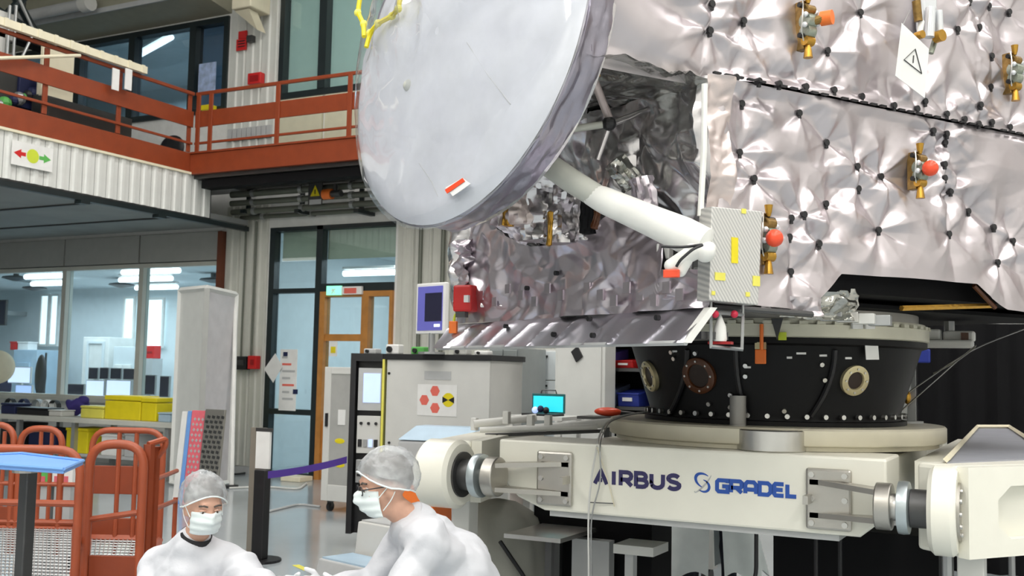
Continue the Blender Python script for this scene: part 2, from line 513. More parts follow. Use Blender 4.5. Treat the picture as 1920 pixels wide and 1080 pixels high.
# ---- glazed screen and door: door_1
ZT = wz(600, 545); ZL = wz(545, 771); xm = wx(598, 600)
d1 = thing('door_1', (G2[0], YB, 0), '', ''); del d1['label'], d1['category']; struct(d1)
f = MB()
f.box((G2[0], YB - .03, 0), (G2[0] + .10, YB + .1, G2[3])); f.box((xm - .07, YB - .03, 0), (xm + .04, YB + .1, G2[3]))
f.box((G2[0] + .1, YB - .03, G2[3] - .06), (G2[1], YB + .1, G2[3])); f.box((G2[0] + .1, YB - .03, ZT - .03), (xm - .07, YB + .1, ZT + .04))
f.box((G2[0] + .1, YB - .03, ZL - .05), (xm - .07, YB + .1, ZL + .03)); f.box((G2[0] + .1, YB - .03, 0), (xm - .07, YB + .1, .07))
f.build('frame', 'black_frame', d1)
MB().box((xm + .04, YB - .03, ZT - .02), (G2[1], YB + .1, ZT + .1)).build('transom_rail', 'black_frame', d1)
for a, b, c, d in ((G2[0] + .1, xm - .07, ZT + .04, G2[3] - .06), (G2[0] + .1, xm - .07, ZL + .03, ZT - .03), (G2[0] + .1, xm - .07, .07, ZL - .05), (xm + .04, G2[1], ZT + .1, G2[3] - .06)):
    MB().box((a, YB + .05, c), (b, YB + .06, d)).build('pane', 'glass', d1)
xd0, xd1 = xm + .04, G2[1]; xd = wx(686, 600); zr = wz(640, 633)
df = MB()
df.box((xd0, YB - .05, 0), (xd0 + .09, YB + .09, ZT - .02)); df.box((xd - .05, YB - .05, 0), (xd + .07, YB + .09, ZT - .10))
df.box((xd0 + .09, YB - .05, ZT - .10), (xd1, YB + .09, ZT - .02)); df.box((xd1 - .05, YB - .05, 0), (xd1, YB + .09, ZT - .1))
df.build('wooden_frame', 'wood_frame', d1)
leaf = MB().box((xd0 + .09, YB - .01, zr - .05), (xd - .05, YB + .05, zr + .05)).box((xd0 + .09, YB - .01, .02), (xd - .05, YB + .05, .85))
leaf = leaf.build('door_leaf', 'wood_frame', d1)
MB().box((xd0 + .09, YB + .02, zr + .05), (xd - .05, YB + .03, ZT - .1)).build('pane', 'glass', leaf)
MB().box((xd0 + .09, YB + .02, .85), (xd - .05, YB + .03, zr - .05)).build('pane', 'glass', leaf)
MB().box((xd + .07, YB + .02, .02), (xd1 - .05, YB + .03, ZT - .1)).build('pane', 'glass', d1)
# pelmet blinds seen behind the upper panes
zb = wz(600, 484)
MB().box((G2[0] + .1, YB + .16, zb), (xm - .07, YB + .2, G2[3])).build('pelmet', 'blind', d1)
MB().box((xm + .0, YB + .16, zb), (G2[1], YB + .2, G2[3])).build('pelmet', 'blind', d1)

# ---- upper windows
def window(name, G, mulls, pane, y=YB):
    w = struct(frame4(*G, y - .04, y + .12, .09).build(name, 'black_frame'))
    xs = [G[0] + .09] + mulls + [G[1] - .09]
    for xx in mulls: MB().box((xx - .07, y - .05, G[2] + .09), (xx + .07, y + .12, G[3] - .09)).build('mullion', 'black_frame', w)
    for a, b in zip(xs, xs[1:]): MB().box((a + .02, y + .05, G[2] + .09), (b - .02, y + .06, G[3] - .09)).build('pane', pane, w)
    return w
window('window_2', G3, [wx(150, 100), wx(250, 110), wx(364, 110)], 'glass_dark')
w3 = window('window_3', G4, [wx(608, 80), wx(760, 80)], 'glass')
for a, b in ((G4[0] + .1, wx(604, 80)), (wx(614, 80), wx(754, 80)), (wx(766, 80), G4[1] - .1)):
    MB().box((a, YB + .09, G4[2] + .1), (b, YB + .11, G4[3] - .1)).build('roller_blind', mat('blind_green', (.66, .72, .62), .7, var=.03), w3)
# beige boards below the right hand windows
for a, b in ((G4[0] + .03, wx(606, 240)), (wx(612, 240), wx(760, 240)), (wx(766, 240), G4[1])):
    MB().box((a, YB - .05, ZD + .3), (b, YB - .002, G4[2] - .02)).build('sill_board', 'blind', wall)
for a, b in ((wx(432, 240), wx(514, 240)),):
    g = MB()
    for k in range(9): g.box((a + (b-a)*k/9, YB - .06, wz(470, 262)), (a + (b-a)*(k+.8)/9, YB - .04, wz(470, 240)))
    g.box((a, YB - .04, wz(470, 262)), (b, YB - .036, wz(470, 240)))
    tag(g.build('vent_grille', 'rack_grey'), 'grey louvred vent grille low on white cladding behind railing', 'vent')
# projecting soffit beam above the left windows
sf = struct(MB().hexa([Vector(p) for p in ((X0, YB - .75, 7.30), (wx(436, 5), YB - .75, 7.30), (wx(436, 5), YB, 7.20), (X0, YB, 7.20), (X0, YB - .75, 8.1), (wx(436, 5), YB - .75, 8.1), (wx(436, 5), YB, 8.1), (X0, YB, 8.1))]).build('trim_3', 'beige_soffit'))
struct(MB().box((X0, YB - .78, 7.26), (wx(436, 5), YB - .755, 7.34)).build('trim_4', 'rack_grey'))

# ---- rooms behind the glass
def room(name, x0, x1, y1, z0, z1, wm):
    m = MB()
    m.box((x0, y1, z0), (x1, y1 + .1, z1)); m.box((x0 - .1, YB + .16, z0), (x0, y1, z1)); m.box((x1, YB + .16, z0), (x1 + .1, y1, z1))
    r = struct(m.build(name, wm))
    return r
room('wall_office', X0 + .1, -11.55, 17.6, 0, 3.6, 'pale_blue_wall')
room('wall_corridor', -11.3, -6.6, 17.6, 0, 3.75, 'pale_blue_wall')
room('wall_upper_office', X0 + .1, -4.2, 16.4, 4.42, 7.6, mat('upper_wall', (.46, .50, .50), .7))
struct(MB().box((X0 + .1, YB + .16, 3.36), (-11.55, 17.6, 3.46)).build('ceiling_office', 'pale_blue_wall'))
struct(MB().box((-11.3, YB + .21, 3.66), (-6.6, 17.6, 3.74)).build('ceiling_corridor', 'pale_blue_wall'))
struct(MB().box((X0 + .1, YB + .16, 7.5), (-4.2, 16.4, 7.6)).build('ceiling_upper_office', 'upper_wall'))
struct(MB().box((X0 + .1, YB + .16, 4.2), (-4.2, 16.4, 4.42)).build('floor_upper_office', 'rack_grey'))

# fluorescent tubes seen through the glass
def tube_lamp(p0, p1, label, grp=None, r=.05):
    t = thing('tube_lamp', (Vector(p0) + Vector(p1)) / 2, label, 'lamp', grp)
    p0 = Vector(p0); p1 = Vector(p1)
    MB().cyl(p0, p1, r, n=8).build('tube', 'tube_light', t)
    up = Vector((0, 0, r + .02))
    d = (p1 - p0).normalized(); q = d.cross(Vector((0, 0, 1))).normalized() * .05
    MB().hexa([p0 + up - q, p0 + up + q, p1 + up + q, p1 + up - q] + [p + Vector((0, 0, .04)) for p in (p0 + up - q, p0 + up + q, p1 + up + q, p1 + up - q)]).build('housing', 'white_paint', t)
for a, b in (((48, 517), (117, 519)), ((60, 533), (130, 530)), ((230, 510), (336, 508)), ((225, 525), (322, 522)), ((255, 540), (332, 538))):
    P0 = zP(a[0], a[1], 3.24); P1 = zP(b[0], b[1], 3.24)
    yy = min(17.3, max(13.2, (P0.y + P1.y) / 2))
    P0 = yP(a[0], (a[1]+b[1])/2, yy); P1 = yP(b[0], (a[1]+b[1])/2, yy); z = min(3.26, (P0.z + P1.z) / 2); P0.z = P1.z = z
    tube_lamp(P0, P1, 'white tube lamp on the office ceiling behind the long glazing', 'office tube lamps')
P0 = yP(645, 513, 14.6); P1 = yP(742, 513, 14.6); P0.z = P1.z = min(3.55, P0.z)
tube_lamp(P0, P1, 'white tube lamp in the corridor above the wooden door')
P0 = yP(258, 82, 14.0); P1 = yP(322, 68, 13.4); P0.z = P1.z = 7.32
tube_lamp(P0, P1, 'white tube lamp behind the dark upper window')

# ================================================================== MEZZANINE
XM, YW = -11.0, 11.2           # faces of the two galleries
FB = 3.73
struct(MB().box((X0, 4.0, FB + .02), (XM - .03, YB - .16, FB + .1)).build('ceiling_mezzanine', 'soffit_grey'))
struct(MB().box((X0, 4.0, 4.26), (XM - .02, YB - .16, 4.36)).build('floor_mezzanine', 'rack_grey'))
struct(MB().box((XM - .02, YW + .05, 4.26), (X1 - .02, YB - .17, 4.36)).build('floor_gallery', 'dark_metal'))
# corrugated white fascia, panel by panel
fa = struct(MB().box((XM - .025, 4.0, FB), (XM - .012, 11.62, ZD)).build('trim_5', 'dark_metal'))
ys = np.arange(4.0, 11.60, .19); first = None
for y in ys:
    if first is None:
        prof = [(.004, 0), (.04, 0), (.055, .02), (.10, .02), (.115, 0), (.186, 0)]
        P = [Vector((XM - .01 + .004 + q, y + p, FB + .02)) for p, q in prof] + [Vector((XM - .011, y + .186, FB + .02)), Vector((XM - .011, y + .004, FB + .02))]
        first = MB().prism(P, (0, 0, ZD - FB - .04)).build('fascia_panel', 'fascia_white', fa); b0 = first.location.copy()
    else:
        o = inst(first, 'fascia_panel', fa, (0, 0, 0)); o.location = b0 + Vector((0, float(y - 4.0), 0))
struct(MB().box((XM - .06, 4.0, ZD - .02), (XM + .035, 11.2, ZD + .012)).build('trim_6', 'cream'))
bl = MB().box((XM - .08, 4.0, FB - .07), (XM + .0, YB - .16, FB - .001))
for y in (7.6, 9.3, 10.6): bl.box((XM - .1, y, FB - .11), (XM + .02, y + .14, FB - .07))
struct(bl.build('trim_7', 'black_frame'))
# soffit strips: shallow dark grooves between boards
for k, y in enumerate((6.5, 8.3, 9.9, 11.3)):
    MB().box((X0 + .05, y, FB + .0), (XM - .1, y + .05, FB + .019)).build('soffit_batten', 'dark_metal', bpy.data.objects['ceiling_mezzanine'])
# red edge beams (structure of the galleries)
struct(MB().box((XM - .06, 4.0, ZD + .015), (XM + .0, YW, ZD + .29)).build('trim_8', 'red_steel', bevel=.006))
rb = MB().box((XM + .0, YW - .04, ZD - .02), (X1 - .02, YW + .03, ZD + .27)).box((XM, YW - .06, ZD + .27), (X1 - .02, YW + .03, ZD + .30))
struct(rb.build('trim_9', 'red_steel', bevel=.006))
struct(MB().box((XM + .1, YW + .1, ZD - .2), (X1 - .02, YW + .3, ZD - .08)).build('beam_shadow_bar', 'black_matte'))  # black bar standing in for the shadow beneath the red beam

def railing(name, along, fixed, a, b, posts, label, grp):
    # along 'y': runs in y at x = fixed; along 'x': runs in x at y = fixed
    pt = (lambda t, o, z: Vector((fixed + o, t, z))) if along == 'y' else (lambda t, o, z: Vector((t, fixed + o, z)))
    base = ZD + .30
    r = thing(name, pt((a + b) / 2, 0, base), label, 'railing', grp)
    def bar(t0, t1, o0, o1, z0, z1):
        p, q = pt(t0, o0, z0), pt(t1, o1, z1); return MB().box(p, q)
    bar(a, b, -.02, .02, 5.45, 5.50).build('top_rail', 'red_steel', r, bevel=.008)
    bar(a, b, -.012, .012, 4.99, 5.22).build('mid_plate', 'red_steel', r, bevel=.004)
    bar(a, b, -.015, .015, 4.74, 4.775).build('lower_rail', 'red_steel', r, bevel=.006)
    for p in posts: bar(p - .035, p + .035, -.035, -.0125, base, 5.45).build('post', 'red_steel', r, bevel=.004)
    return r
ypx = lambda px, py: xP(px, py, XM).y
railing('guard_railing', 'y', XM + .0, 4.2, YW - .02, [4.6, 6.0, ypx(88, 150), ypx(226, 180), YW - .07], 'red steel railing with wide middle plate above white corrugated fascia', 'gallery railings')
xpx = lambda px, py: yP(px, py, YW).x
railing('guard_railing', 'x', YW + .0, XM + .03, X1 - .1, [XM + .10, xpx(398, 200), xpx(523, 200), xpx(658, 190), xpx(800, 190), xpx(1000, 190)], 'red steel railing along the gallery in front of pale green windows', 'gallery railings')
# cream tray along the top rail
t = thing('cable_tray', (XM + .08, 8, 5.5), 'long cream cable tray fixed along the red top rail', 'tray')
ya = ypx(266, 145)
m = MB().box((XM + .03, 4.2, 5.505), (XM + .10, ya, 5.60)); m.build('tray_body', 'cream', t)
for k in range(26):
    yy = 4.3 + (ya - 4.4) * k / 25
    MB().box((XM + .10, yy, 5.50), (XM + .112, yy + .05, 5.605)).build('tray_clip', 'cream', t)
m = MB().tube([xP(-30, 110, XM + .1), xP(150, 104, XM + .06)], .022)
m.build('tray_brace', 'cream', t)
for px in (216, 240): 
    p = xP(px, 146, XM + .12)
    MB().box((XM + .115, p.y - .05, p.z - .16), (XM + .13, p.y + .06, p.z + .12)).build('tray_bracket', 'paper', t)

# arrow sign on the fascia
p0 = xP(22, 285, XM + .04); p1 = xP(99, 292, XM + .04)
zt, zbm = xP(24, 262, XM + .04).z, xP(24, 308, XM + .04).z
sg = thing('arrow_sign', (XM + .03, p0.y, zbm), 'white sign with red arrow, yellow dot and green arrow', 'sign')
MB().box((XM + .035, p0.y, zbm), (XM + .045, p1.y, zt)).build('sign_plate', 'paper', sg)
L = p1.y - p0.y; zc = (zt + zbm) / 2; hx = XM + .0455
def arrow(y0, y1, z, name, mt):
    d = 1 if y1 > y0 else -1; h = .045
    P = [(y0, -h*.5), (y1 - d*.10, -h*.5), (y1 - d*.10, -h*1.2), (y1, 0), (y1 - d*.10, h*1.2), (y1 - d*.10, h*.5), (y0, h*.5)]
    MB().prism([Vector((hx, a, z + b)) for a, b in P], (.002, 0, 0)).build(name, mt, sg)
arrow(p0.y + L*.33, p0.y + L*.04, zc, 'left_arrow', 'red_box'); arrow(p0.y + L*.66, p0.y + L*.95, zc, 'right_arrow', 'green')
MB().cyl((hx, p0.y + L*.5, zc), (hx + .002, p0.y + L*.5, zc), .085, n=24).build('dot', 'lime', sg)

# ---- pipes under the gallery
def pipe(y, z, r, x0, x1, lab):
    t = thing('wall_pipe', ((x0 + x1) / 2, y, z), lab, 'pipe', 'grey pipes under the gallery')
    MB().cyl((x0, y, z), (x1, y, z), r, n=12).build('pipe_run', 'pipe_grey', t, smooth=True)
    for k in range(int((x1 - x0) / .9)):
        MB().cyl((x0 + .4 + .9*k, y, z), (x0 + .46 + .9*k, y, z), r + .012, n=12).build('pipe_clip', 'grey_metal', t)
for py, yy, r in ((356, YB - .35, .05), (373, YB - .35, .045), (390, YB - .32, .045), (402, YB - .12, .035)):
    z = yP(560, py, yy).z
    pipe(yy, z, r, XM - .2, -1.5, {356: 'uppermost dark grey pipe along the wall under the red gallery', 373: 'dark grey pipe next below the uppermost one under the red gallery', 390: 'dark grey pipe just above the thin lowest one under the red gallery', 402: 'thin lowest grey pipe close to the wall under the red gallery'}[py])
for px in (490, 590, 700):
    x = wx(px, 380); z0 = wz(px, 412, -.3); z1 = wz(px, 352, -.3)
    tag(MB().box((x - .04, YB - .42, z0 + .10), (x + .04, YB - .004, z0 + .15)).box((x - .035, YB - .30, z0 + .15), (x + .035, YB - .27, z1)).build('pipe_bracket', 'black_frame'),
        'black bracket holding the pipes under the gallery', 'bracket', 'pipe brackets')
# ================================================================== THINGS ON THE BACK WALL AND GALLERY
def wbox(px0, py0, px1, py1, y0, y1, M=None):
    yf = min(y0, y1); pm, qm = (px0+px1)/2, (py0+py1)/2
    xa, xb_ = yP(px0, qm, yf).x, yP(px1, qm, yf).x; za, zb_ = yP(pm, py1, yf).z, yP(pm, py0, yf).z
    return (M or MB()).box((xa, y0, za), (xb_, y1, zb_))
# warning sign and beacon below the gallery
m = wbox(578, 343, 604, 384, YB - .5, YB - .49); s = tag(m.build('hazard_sign', 'dark_metal'), 'small yellow triangle hazard sign hanging below the red gallery', 'sign')
c = yP(591, 360, YB - .502)
MB().prism([c + Vector((-.085, 0, -.06)), c + Vector((.085, 0, -.06)), c + Vector((0, 0, .10))], (0, -.003, 0)).build('triangle', 'yellow', s)
wbox(580, 374, 602, 383, YB - .505, YB - .5).build('caption_strip', 'rack_grey', s)
tri = MB(); strokes(tri, [[(0, -.03), (0, .035)], [(0, -.05), (0, -.045)]], c + Vector((0, -.0035, 0)), (1, 0, 0), (0, 0, 1), (0, -1, 0), .016); tri.build('hazard_mark', 'black_plastic', s)
b = thing('beacon_lamp', yP(616, 364, YB - .5), 'orange beacon lamp beside the yellow triangle sign', 'lamp')
c = yP(616, 364, YB - .5)
MB().cyl(c + Vector((-.08, 0, 0)), c + Vector((.06, 0, 0)), .075, n=16).build('lens', 'orange', b, smooth=True)
MB().cyl(c + Vector((.06, 0, 0)), c + Vector((.22, 0, 0)), .05, n=12).build('housing', 'dark_metal', b, smooth=True)
MB().box(c + Vector((.10, -.02, .04)), c + Vector((.14, .02, .14))).build('bracket', 'dark_metal', b)

# fire gear and unit high on the white cladding
f1 = thing('fire_sign', yP(454, 90, YB - .06), 'red fire sign pair high on white cladding beside dark windows', 'sign')
for (a, b_, c_, d_) in ((447, 58, 462, 72), (443, 73, 461, 94)): wbox(a, b_, c_, d_, YB - .06, YB - .036).build('sign_plate', 'red_box', f1)
for k in range(3): wbox(446, 76 + k*5, 459, 78 + k*5, YB - .062, YB - .06).build('sign_line', 'black_plastic', f1)
wbox(462, 66, 472, 78, YB - .12, YB - .036).build('bell', 'dark_metal', f1)
fb = wbox(464, 136, 488, 157, YB - .14, YB - .036).build('alarm_box', 'red_box', bevel=.01); tag(fb, 'bright red alarm box on white cladding above the gallery rail', 'alarm')
wbox(468, 141, 484, 152, YB - .146, YB - .1405).build('alarm_cover', mat('deep_red', (.35, .01, .012), .4), fb)
pj = thing('wall_unit', yP(470, 15, YB - .3), 'cream box unit on an angled bracket high on white cladding', 'wall unit')
c = yP(468, 8, YB - .35)
MB().hexa([c + Vector(p) for p in ((-.18,-.2,-.12),(.2,-.2,-.12),(.2,.25,-.12),(-.18,.25,-.12),(-.18,-.2,.3),(.2,-.2,.3),(.2,.25,.3),(-.18,.25,.3))]).build('housing', 'cream', pj, bevel=.02)
MB().prism([c + Vector((-.16,-.15,-.13)), c + Vector((.12,-.15,-.13)), c + Vector((.08, .1,-.38))], (0, .2, 0)).build('bracket', 'cream', pj)
# wall boxes and conduits right of the brown post
for (a, b_, c_, d_, mt, cx, lab) in ((438, 668, 461, 693, 'black_plastic', 462, 'black switch box with conduit on pale corrugated wall'), (464, 667, 480, 692, 'red_box', 481, 'red call box with conduit on pale corrugated wall')):
    t = thing('wall_box', yP((a+c_)/2, d_, YB - .05), lab, 'switch box')
    wbox(a, b_, c_, d_, YB - .14, YB - .04).build('box_body', mt, t, bevel=.008)
    wbox(a + 5, b_ + 7, c_ - 5, d_ - 8, YB - .15, YB - .1405).build('box_cover', 'dark_metal' if mt != 'red_box' else 'deep_red', t)
    p = yP((a+c_)/2, b_, YB - .07); q = yP(cx, 415, YB - .07)
    MB().cyl((q.x, YB - .07, p.z - .0), (q.x, YB - .07, q.z), .016, n=8).build('conduit', 'pipe_grey', t)
for px, lab in ((790, 'thin grey conduit running up pale cladding left of the foil panel'), (832, 'dark conduit on pale cladding beside the shrouded reflector')):
    p = yP(px, 425, YB - .06); MB_ = MB().cyl((p.x, YB - .06, .2), (p.x, YB - .06, 4.0), .03, n=8); tag(MB_.build('conduit_pipe', 'pipe_grey'), lab, 'pipe')
# exit sign, red sign
tag(wbox(612, 536, 638, 553, YB - .1, YB - .052).build('exit_sign', 'exit_glow'), 'green lit exit sign over the wooden door', 'sign')
es = bpy.data.objects['exit_sign']; c = yP(625, 545, YB - .101)
strokes(MB(), [[(-.02, .03), (0, .0), (.03, -.04)], [(-.04, 0), (0, .01), (.04, .02)], [(0, 0), (-.03, -.045)]], c, (1, 0, 0), (0, 0, 1), (0, -1, 0), .014).build('running_figure', 'paper', es)
rs = wbox(640, 537, 678, 552, YB - .09, YB - .052).build('door_sign', 'paper'); tag(rs, 'white and red sign plate over the wooden door', 'sign')
wbox(645, 540, 668, 550, YB - .094, YB - .0905).build('red_field', 'sticker_red', rs)
# posters on the glass
po = wbox(524, 655, 556, 770, YB - .045, YB - .04).build('poster', 'paper'); tag(po, 'white poster with small print on the dark framed glass', 'poster')
for k in range(7): wbox(529, 668 + k*13, 529 + 10 + (k*7) % 16, 672 + k*13, YB - .048, YB - .0455).build('print_line', 'sticker_red' if k % 3 == 1 else 'rack_grey', po)
for (a, b_, c_) in ((531, 660, 8), (549, 730, 9)): wbox(a, b_, a + c_, b_ + c_, YB - .049, YB - .0455).build('print_mark', 'navy', po)
c = yP(513, 690, YB - .08)
tag(MB().prism([c + Vector(p) for p in ((-.18, 0, -.02), (.02, 0, .22), (.16, 0, .02), (.0, 0, -.22))], (0, .004, 0)).build('hanging_sheet', 'paper'), 'tilted white sheet taped over the dark glass frame', 'paper')
tag(wbox(617, 640, 632, 668, YB - .02, YB - .012).build('notice', 'paper'), 'white notice with yellow centre on the door pane', 'notice')
wbox(620, 650, 629, 662, YB - .024, YB - .0205).build('notice_mark', 'yellow', bpy.data.objects['notice'])

# upper office things behind the gallery rail
c = yP(305, 262, YW + .75)
ch = thing('office_chair', (c.x, c.y, 4.36), 'black office chair on the gallery behind the red railing', 'chair')
MB().ball((c.x, c.y, 4.84), (.27, .22, .05), 16, 8).build('seat', 'black_plastic', ch, smooth=True)
MB().ball((c.x, c.y + .2, 5.0), (.26, .06, .20), 16, 10).build('backrest', 'black_plastic', ch, smooth=True)
MB().cyl((c.x, c.y, 4.42), (c.x, c.y, 4.8), .03).build('column', 'dark_metal', ch)
for k in range(5):
    a = k * 1.2566; MB().cyl((c.x, c.y, 4.45), (c.x + .27*math.cos(a), c.y + .27*math.sin(a), 4.40), .02, n=8).build('leg', 'black_plastic', ch)
    MB().ball((c.x + .27*math.cos(a), c.y + .27*math.sin(a), 4.385), .025, 8, 6).build('caster', 'black_plastic', ch)
# desk and gear along the upper left windows
dk = thing('work_desk', (-13.2, 11.8, 4.36), 'long pale desk under the dark upper windows', 'desk')
xa, xb_ = wx(60, 225, -.8), wx(255, 232, -.8)
MB().box((xa, YB - .95, 5.02), (xb_, YB - .35, 5.06)).build('desk_top', 'light_blue', dk)
for xx in (xa + .05, (xa + xb_)/2, xb_ - .1):
    for yy in (YB - .92, YB - .42): MB().box((xx, yy, 4.36), (xx + .05, yy + .05, 5.02)).build('leg', 'grey_metal', dk)
for k, (a, b_, c_, d_, mt, lab) in enumerate(((98, 180, 132, 212, 'pale_blue_wall', 'pale blue crate on the upper desk'), (140, 172, 164, 212, 'light_blue', 'blue grey bin on the upper desk'), (172, 180, 205, 205, 'paper', 'white box on the upper desk'), (209, 160, 224, 208, 'navy', 'navy bag on the upper desk'), (60, 190, 78, 212, 'yellow_soft', 'small yellow crate on the upper desk'))):
    y = YB - .75
    xa_, xb2 = yP(a, 200, y).x, yP(c_, 200, y).x; h = abs(yP(a, b_, y).z - yP(a, d_, y).z)
    o = thing('storage_crate', ((xa_+xb2)/2, y, 5.06), lab, 'crate')
    MB().box((xa_, y - .12, 5.06), (xb2, y + .2, 5.06 + h)).build('crate_body', mt, o, bevel=.012)
    MB().box((xa_ - .01, y - .13, 5.06 + h), (xb2 + .01, y + .21, 5.06 + h + .03)).build('rim', mt, o, bevel=.008)
# stacked machine and cream plates on the left gallery
mc = thing('gallery_machine', (-11.9, 7.6, 4.36), 'dark machine with white guard rails on the gallery at the red railing', 'machine')
x = -11.9
for (a, b_, c_, d_, mt, n) in ((-60, 125, 70, 215, 'dark_metal', 'body'), (-60, 30, 28, 52, 'rack_white', 'guard'), (-60, 62, 8, 104, 'rack_white', 'control_box'), (30, 150, 66, 200, 'navy', 'side_panel')):
    p, q = xP(a, d_, x), xP(c_, b_, x)
    MB().box((x - .5, p.y, max(4.36, p.z)), (x + (.04 if n != 'body' else 0), q.y, q.z)).build(n, mt, mc, bevel=.01)
for px in (12, 24):
    p, q = xP(px, 120, x + .1), xP(px, 8, x + .1); MB().cyl(p, (p.x, p.y, q.z), .02, n=8).build('upright', 'grey_metal', mc)
p = xP(60, 0, x); 
MB().tube([xP(28, -20, x), xP(64, 60, x), xP(40, 110, x)], .02).build('brace', 'grey_metal', mc)
for k in range(9):
    q = xP(-10 + 9*k, 160 + (k*37) % 40, x + .06); MB().ball(q, .05 + .02*(k % 3), 8, 6).build('cable_bundle', ['navy', 'grey_metal', 'green', 'black_plastic'][k % 4], mc)
cp = thing('cream_crate', (-11.6, 9, 4.36), 'stack of cream sheets standing on the gallery under the cream tray', 'crate')
for i, (a, b_, c_, d_) in enumerate(((76, 88, 90, 178), (92, 100, 140, 140), (72, 156, 138, 178))):
    p, q = xP(a, d_, -11.5 - .1*i), xP(c_, b_, -11.5 - .1*i); MB().box((-11.54 - .1*i, p.y, p.z), (-11.5 - .1*i, q.y, q.z)).build('sheet', 'cream', cp)
p = xP(80, 178, -11.6); MB().box((-11.8, p.y, 4.36), (-11.62, p.y + 1.5, p.z + .02)).build('stand', 'dark_metal', cp)
# dark roof truss and duct, top left
tr = thing('roof_truss', (-13, 10, 7.5), 'dark steel roof truss above the gallery', 'truss')
for a, b_ in (((-20, 10), (80, 72)), ((-20, 60), (60, -20)), ((20, -20), (66, 62))):
    MB().tube([xP(a[0], a[1], -12.9), xP(b_[0], b_[1], -12.9)], .06).build('chord', 'black_frame', tr)
MB().tube([xP(-40, 40, -12.95), xP(75, 78, -12.95)], .16).build('main_chord', 'black_matte', tr)
du = thing('duct_lamp', yP(110, 18, YB - 1.2), 'grey tube fixture hanging in front of the upper soffit', 'fixture')
MB().cyl(yP(42, 32, YB - 1.0), yP(168, 6, YB - 1.0), .09, n=12).build('tube_body', 'rack_grey', du, smooth=True)
MB().cyl(yP(155, 9, YB - 1.0), yP(170, 5, YB - 1.0), .13, n=12).build('end_cap', 'rack_white', du, smooth=True)
MB().cyl(yP(46, 30, YB - 1.0), yP(46, 30, YB - 1.0) + Vector((0, 0, .9)), .015, n=6).build('hanger', 'dark_metal', du)
MB().cyl(yP(160, 8, YB - 1.0), yP(160, 8, YB - 1.0) + Vector((0, 0, .5)), .015, n=6).build('hanger', 'dark_metal', du)
# sheets on the right hand pane of the upper left windows
ws = wbox(372, 118, 404, 175, YB - .06, YB - .052).build('wall_chart', mat('chart_blue', (.38, .48, .70), .6, var=.3, scale=9)); tag(ws, 'blue chart hanging inside the dark framed upper window', 'chart')
tag(wbox(376, 196, 394, 206, YB - .2, YB - .05).build('yellow_box', 'yellow', bevel=.01), 'small yellow box on the gallery behind the red plate', 'box')

# ================================================================== OFFICE INTERIOR
YI = 17.5
for (a, b_, c_, d_) in ((75, 555, 92, 645), (94, 555, 110, 645), (232, 560, 252, 650), (274, 562, 306, 648)):
    p, q = yP(a, d_, YI), yP(c_, b_, YI)
    w = struct(MB().box((p.x, YI, p.z), (q.x, YI + .04, q.z)).build('window_4', 'daylight_pane'))
    frame4(p.x - .05, q.x + .05, p.z - .05, q.z + .05, YI - .03, YI + .03, .05).build('window_frame', 'white_paint', w)
def ibox(name, px0, py0, px1, py1, y0, y1, mt, lab, cat, floor=False, bev=.01):
    p, q = yP(px0, py1, y0), yP(px1, py0, y0)
    z0 = 0.0 if floor else p.z
    o = MB().box((p.x, y0, z0), (q.x, y1, q.z)).build(name, mt, bevel=bev); tag(o, lab, cat); return o
ib = ibox('storage_cabinet', 150, 632, 205, 760, 16.6, 17.3, 'white_paint', 'tall white cabinet with glazed door inside the office', 'cabinet', True)
p, q = yP(160, 720, 16.58), yP(196, 640, 16.58); frame4(p.x, q.x, p.z - .5, q.z, 16.56, 16.597, .05).build('door', 'pale_blue_wall', ib)
MB().box((q.x - .12, 16.53, p.z), (q.x - .09, 16.56, p.z + .2)).build('handle', 'grey_metal', ib)
ib = ibox('filing_cabinet', 20, 656, 70, 760, 16.4, 17.0, 'light_blue', 'blue grey filing cabinet inside the office under bright windows', 'cabinet', True)
for k in range(3):
    d_ = MB().box((ib.location.x - .2, 16.36, .15 + .5*k), (ib.location.x + .2, 16.399, .6 + .5*k)).build('drawer', 'light_blue', ib, bevel=.006)
    MB().box((ib.location.x - .07, 16.34, .42 + .5*k), (ib.location.x + .07, 16.36, .45 + .5*k)).build('handle', 'grey_metal', d_)
ib = ibox('office_shelf', 208, 650, 252, 760, 16.4, 16.9, 'pale_blue_wall', 'low pale blue cupboard inside the office behind the monitors', 'cupboard', True)
for s in (-1, 1): MB().box((ib.location.x + s*.13 - .11, 16.37, .1), (ib.location.x + s*.13 + .11, 16.399, 1.6)).build('door', 'white_paint', ib, bevel=.006)
for (a, b_, c_, d_, mt, lab) in ((20, 622, 32, 632, 'red_box', 'small red box on the office filing cabinet'), (34, 620, 54, 634, 'paper', 'white carton on the office filing cabinet')):
    p, q = yP(a, d_, 16.5), yP(c_, b_, 16.5); zt_ = yP(45, 656, 16.4).z
    o = thing('office_box', ((p.x+q.x)/2, 16.6, zt_), lab, 'box')
    MB().box((p.x, 16.5, zt_), (q.x, 16.75, zt_ + .16)).build('carton', mt, o, bevel=.008); MB().box((p.x - .01, 16.49, zt_ + .16), (q.x + .01, 16.76, zt_ + .19)).build('lid', mt, o)
fx = thing('first_aid_case', yP(278, 676, 16.0), 'red first aid case on grey stand inside the office', 'case')
p, q = yP(267, 672, 16.0), yP(289, 648, 16.0)
MB().box((p.x, 16, p.z), (q.x, 16.2, q.z)).build('case_body', 'red_box', fx, bevel=.015); MB().box((p.x + .05, 15.99, (p.z+q.z)/2 - .02), (q.x - .05, 16, (p.z+q.z)/2 + .02)).build('band', 'deep_red', fx)
MB().box((p.x, 15.98, 0), (q.x, 16.25, p.z)).build('stand', 'rack_grey', fx)
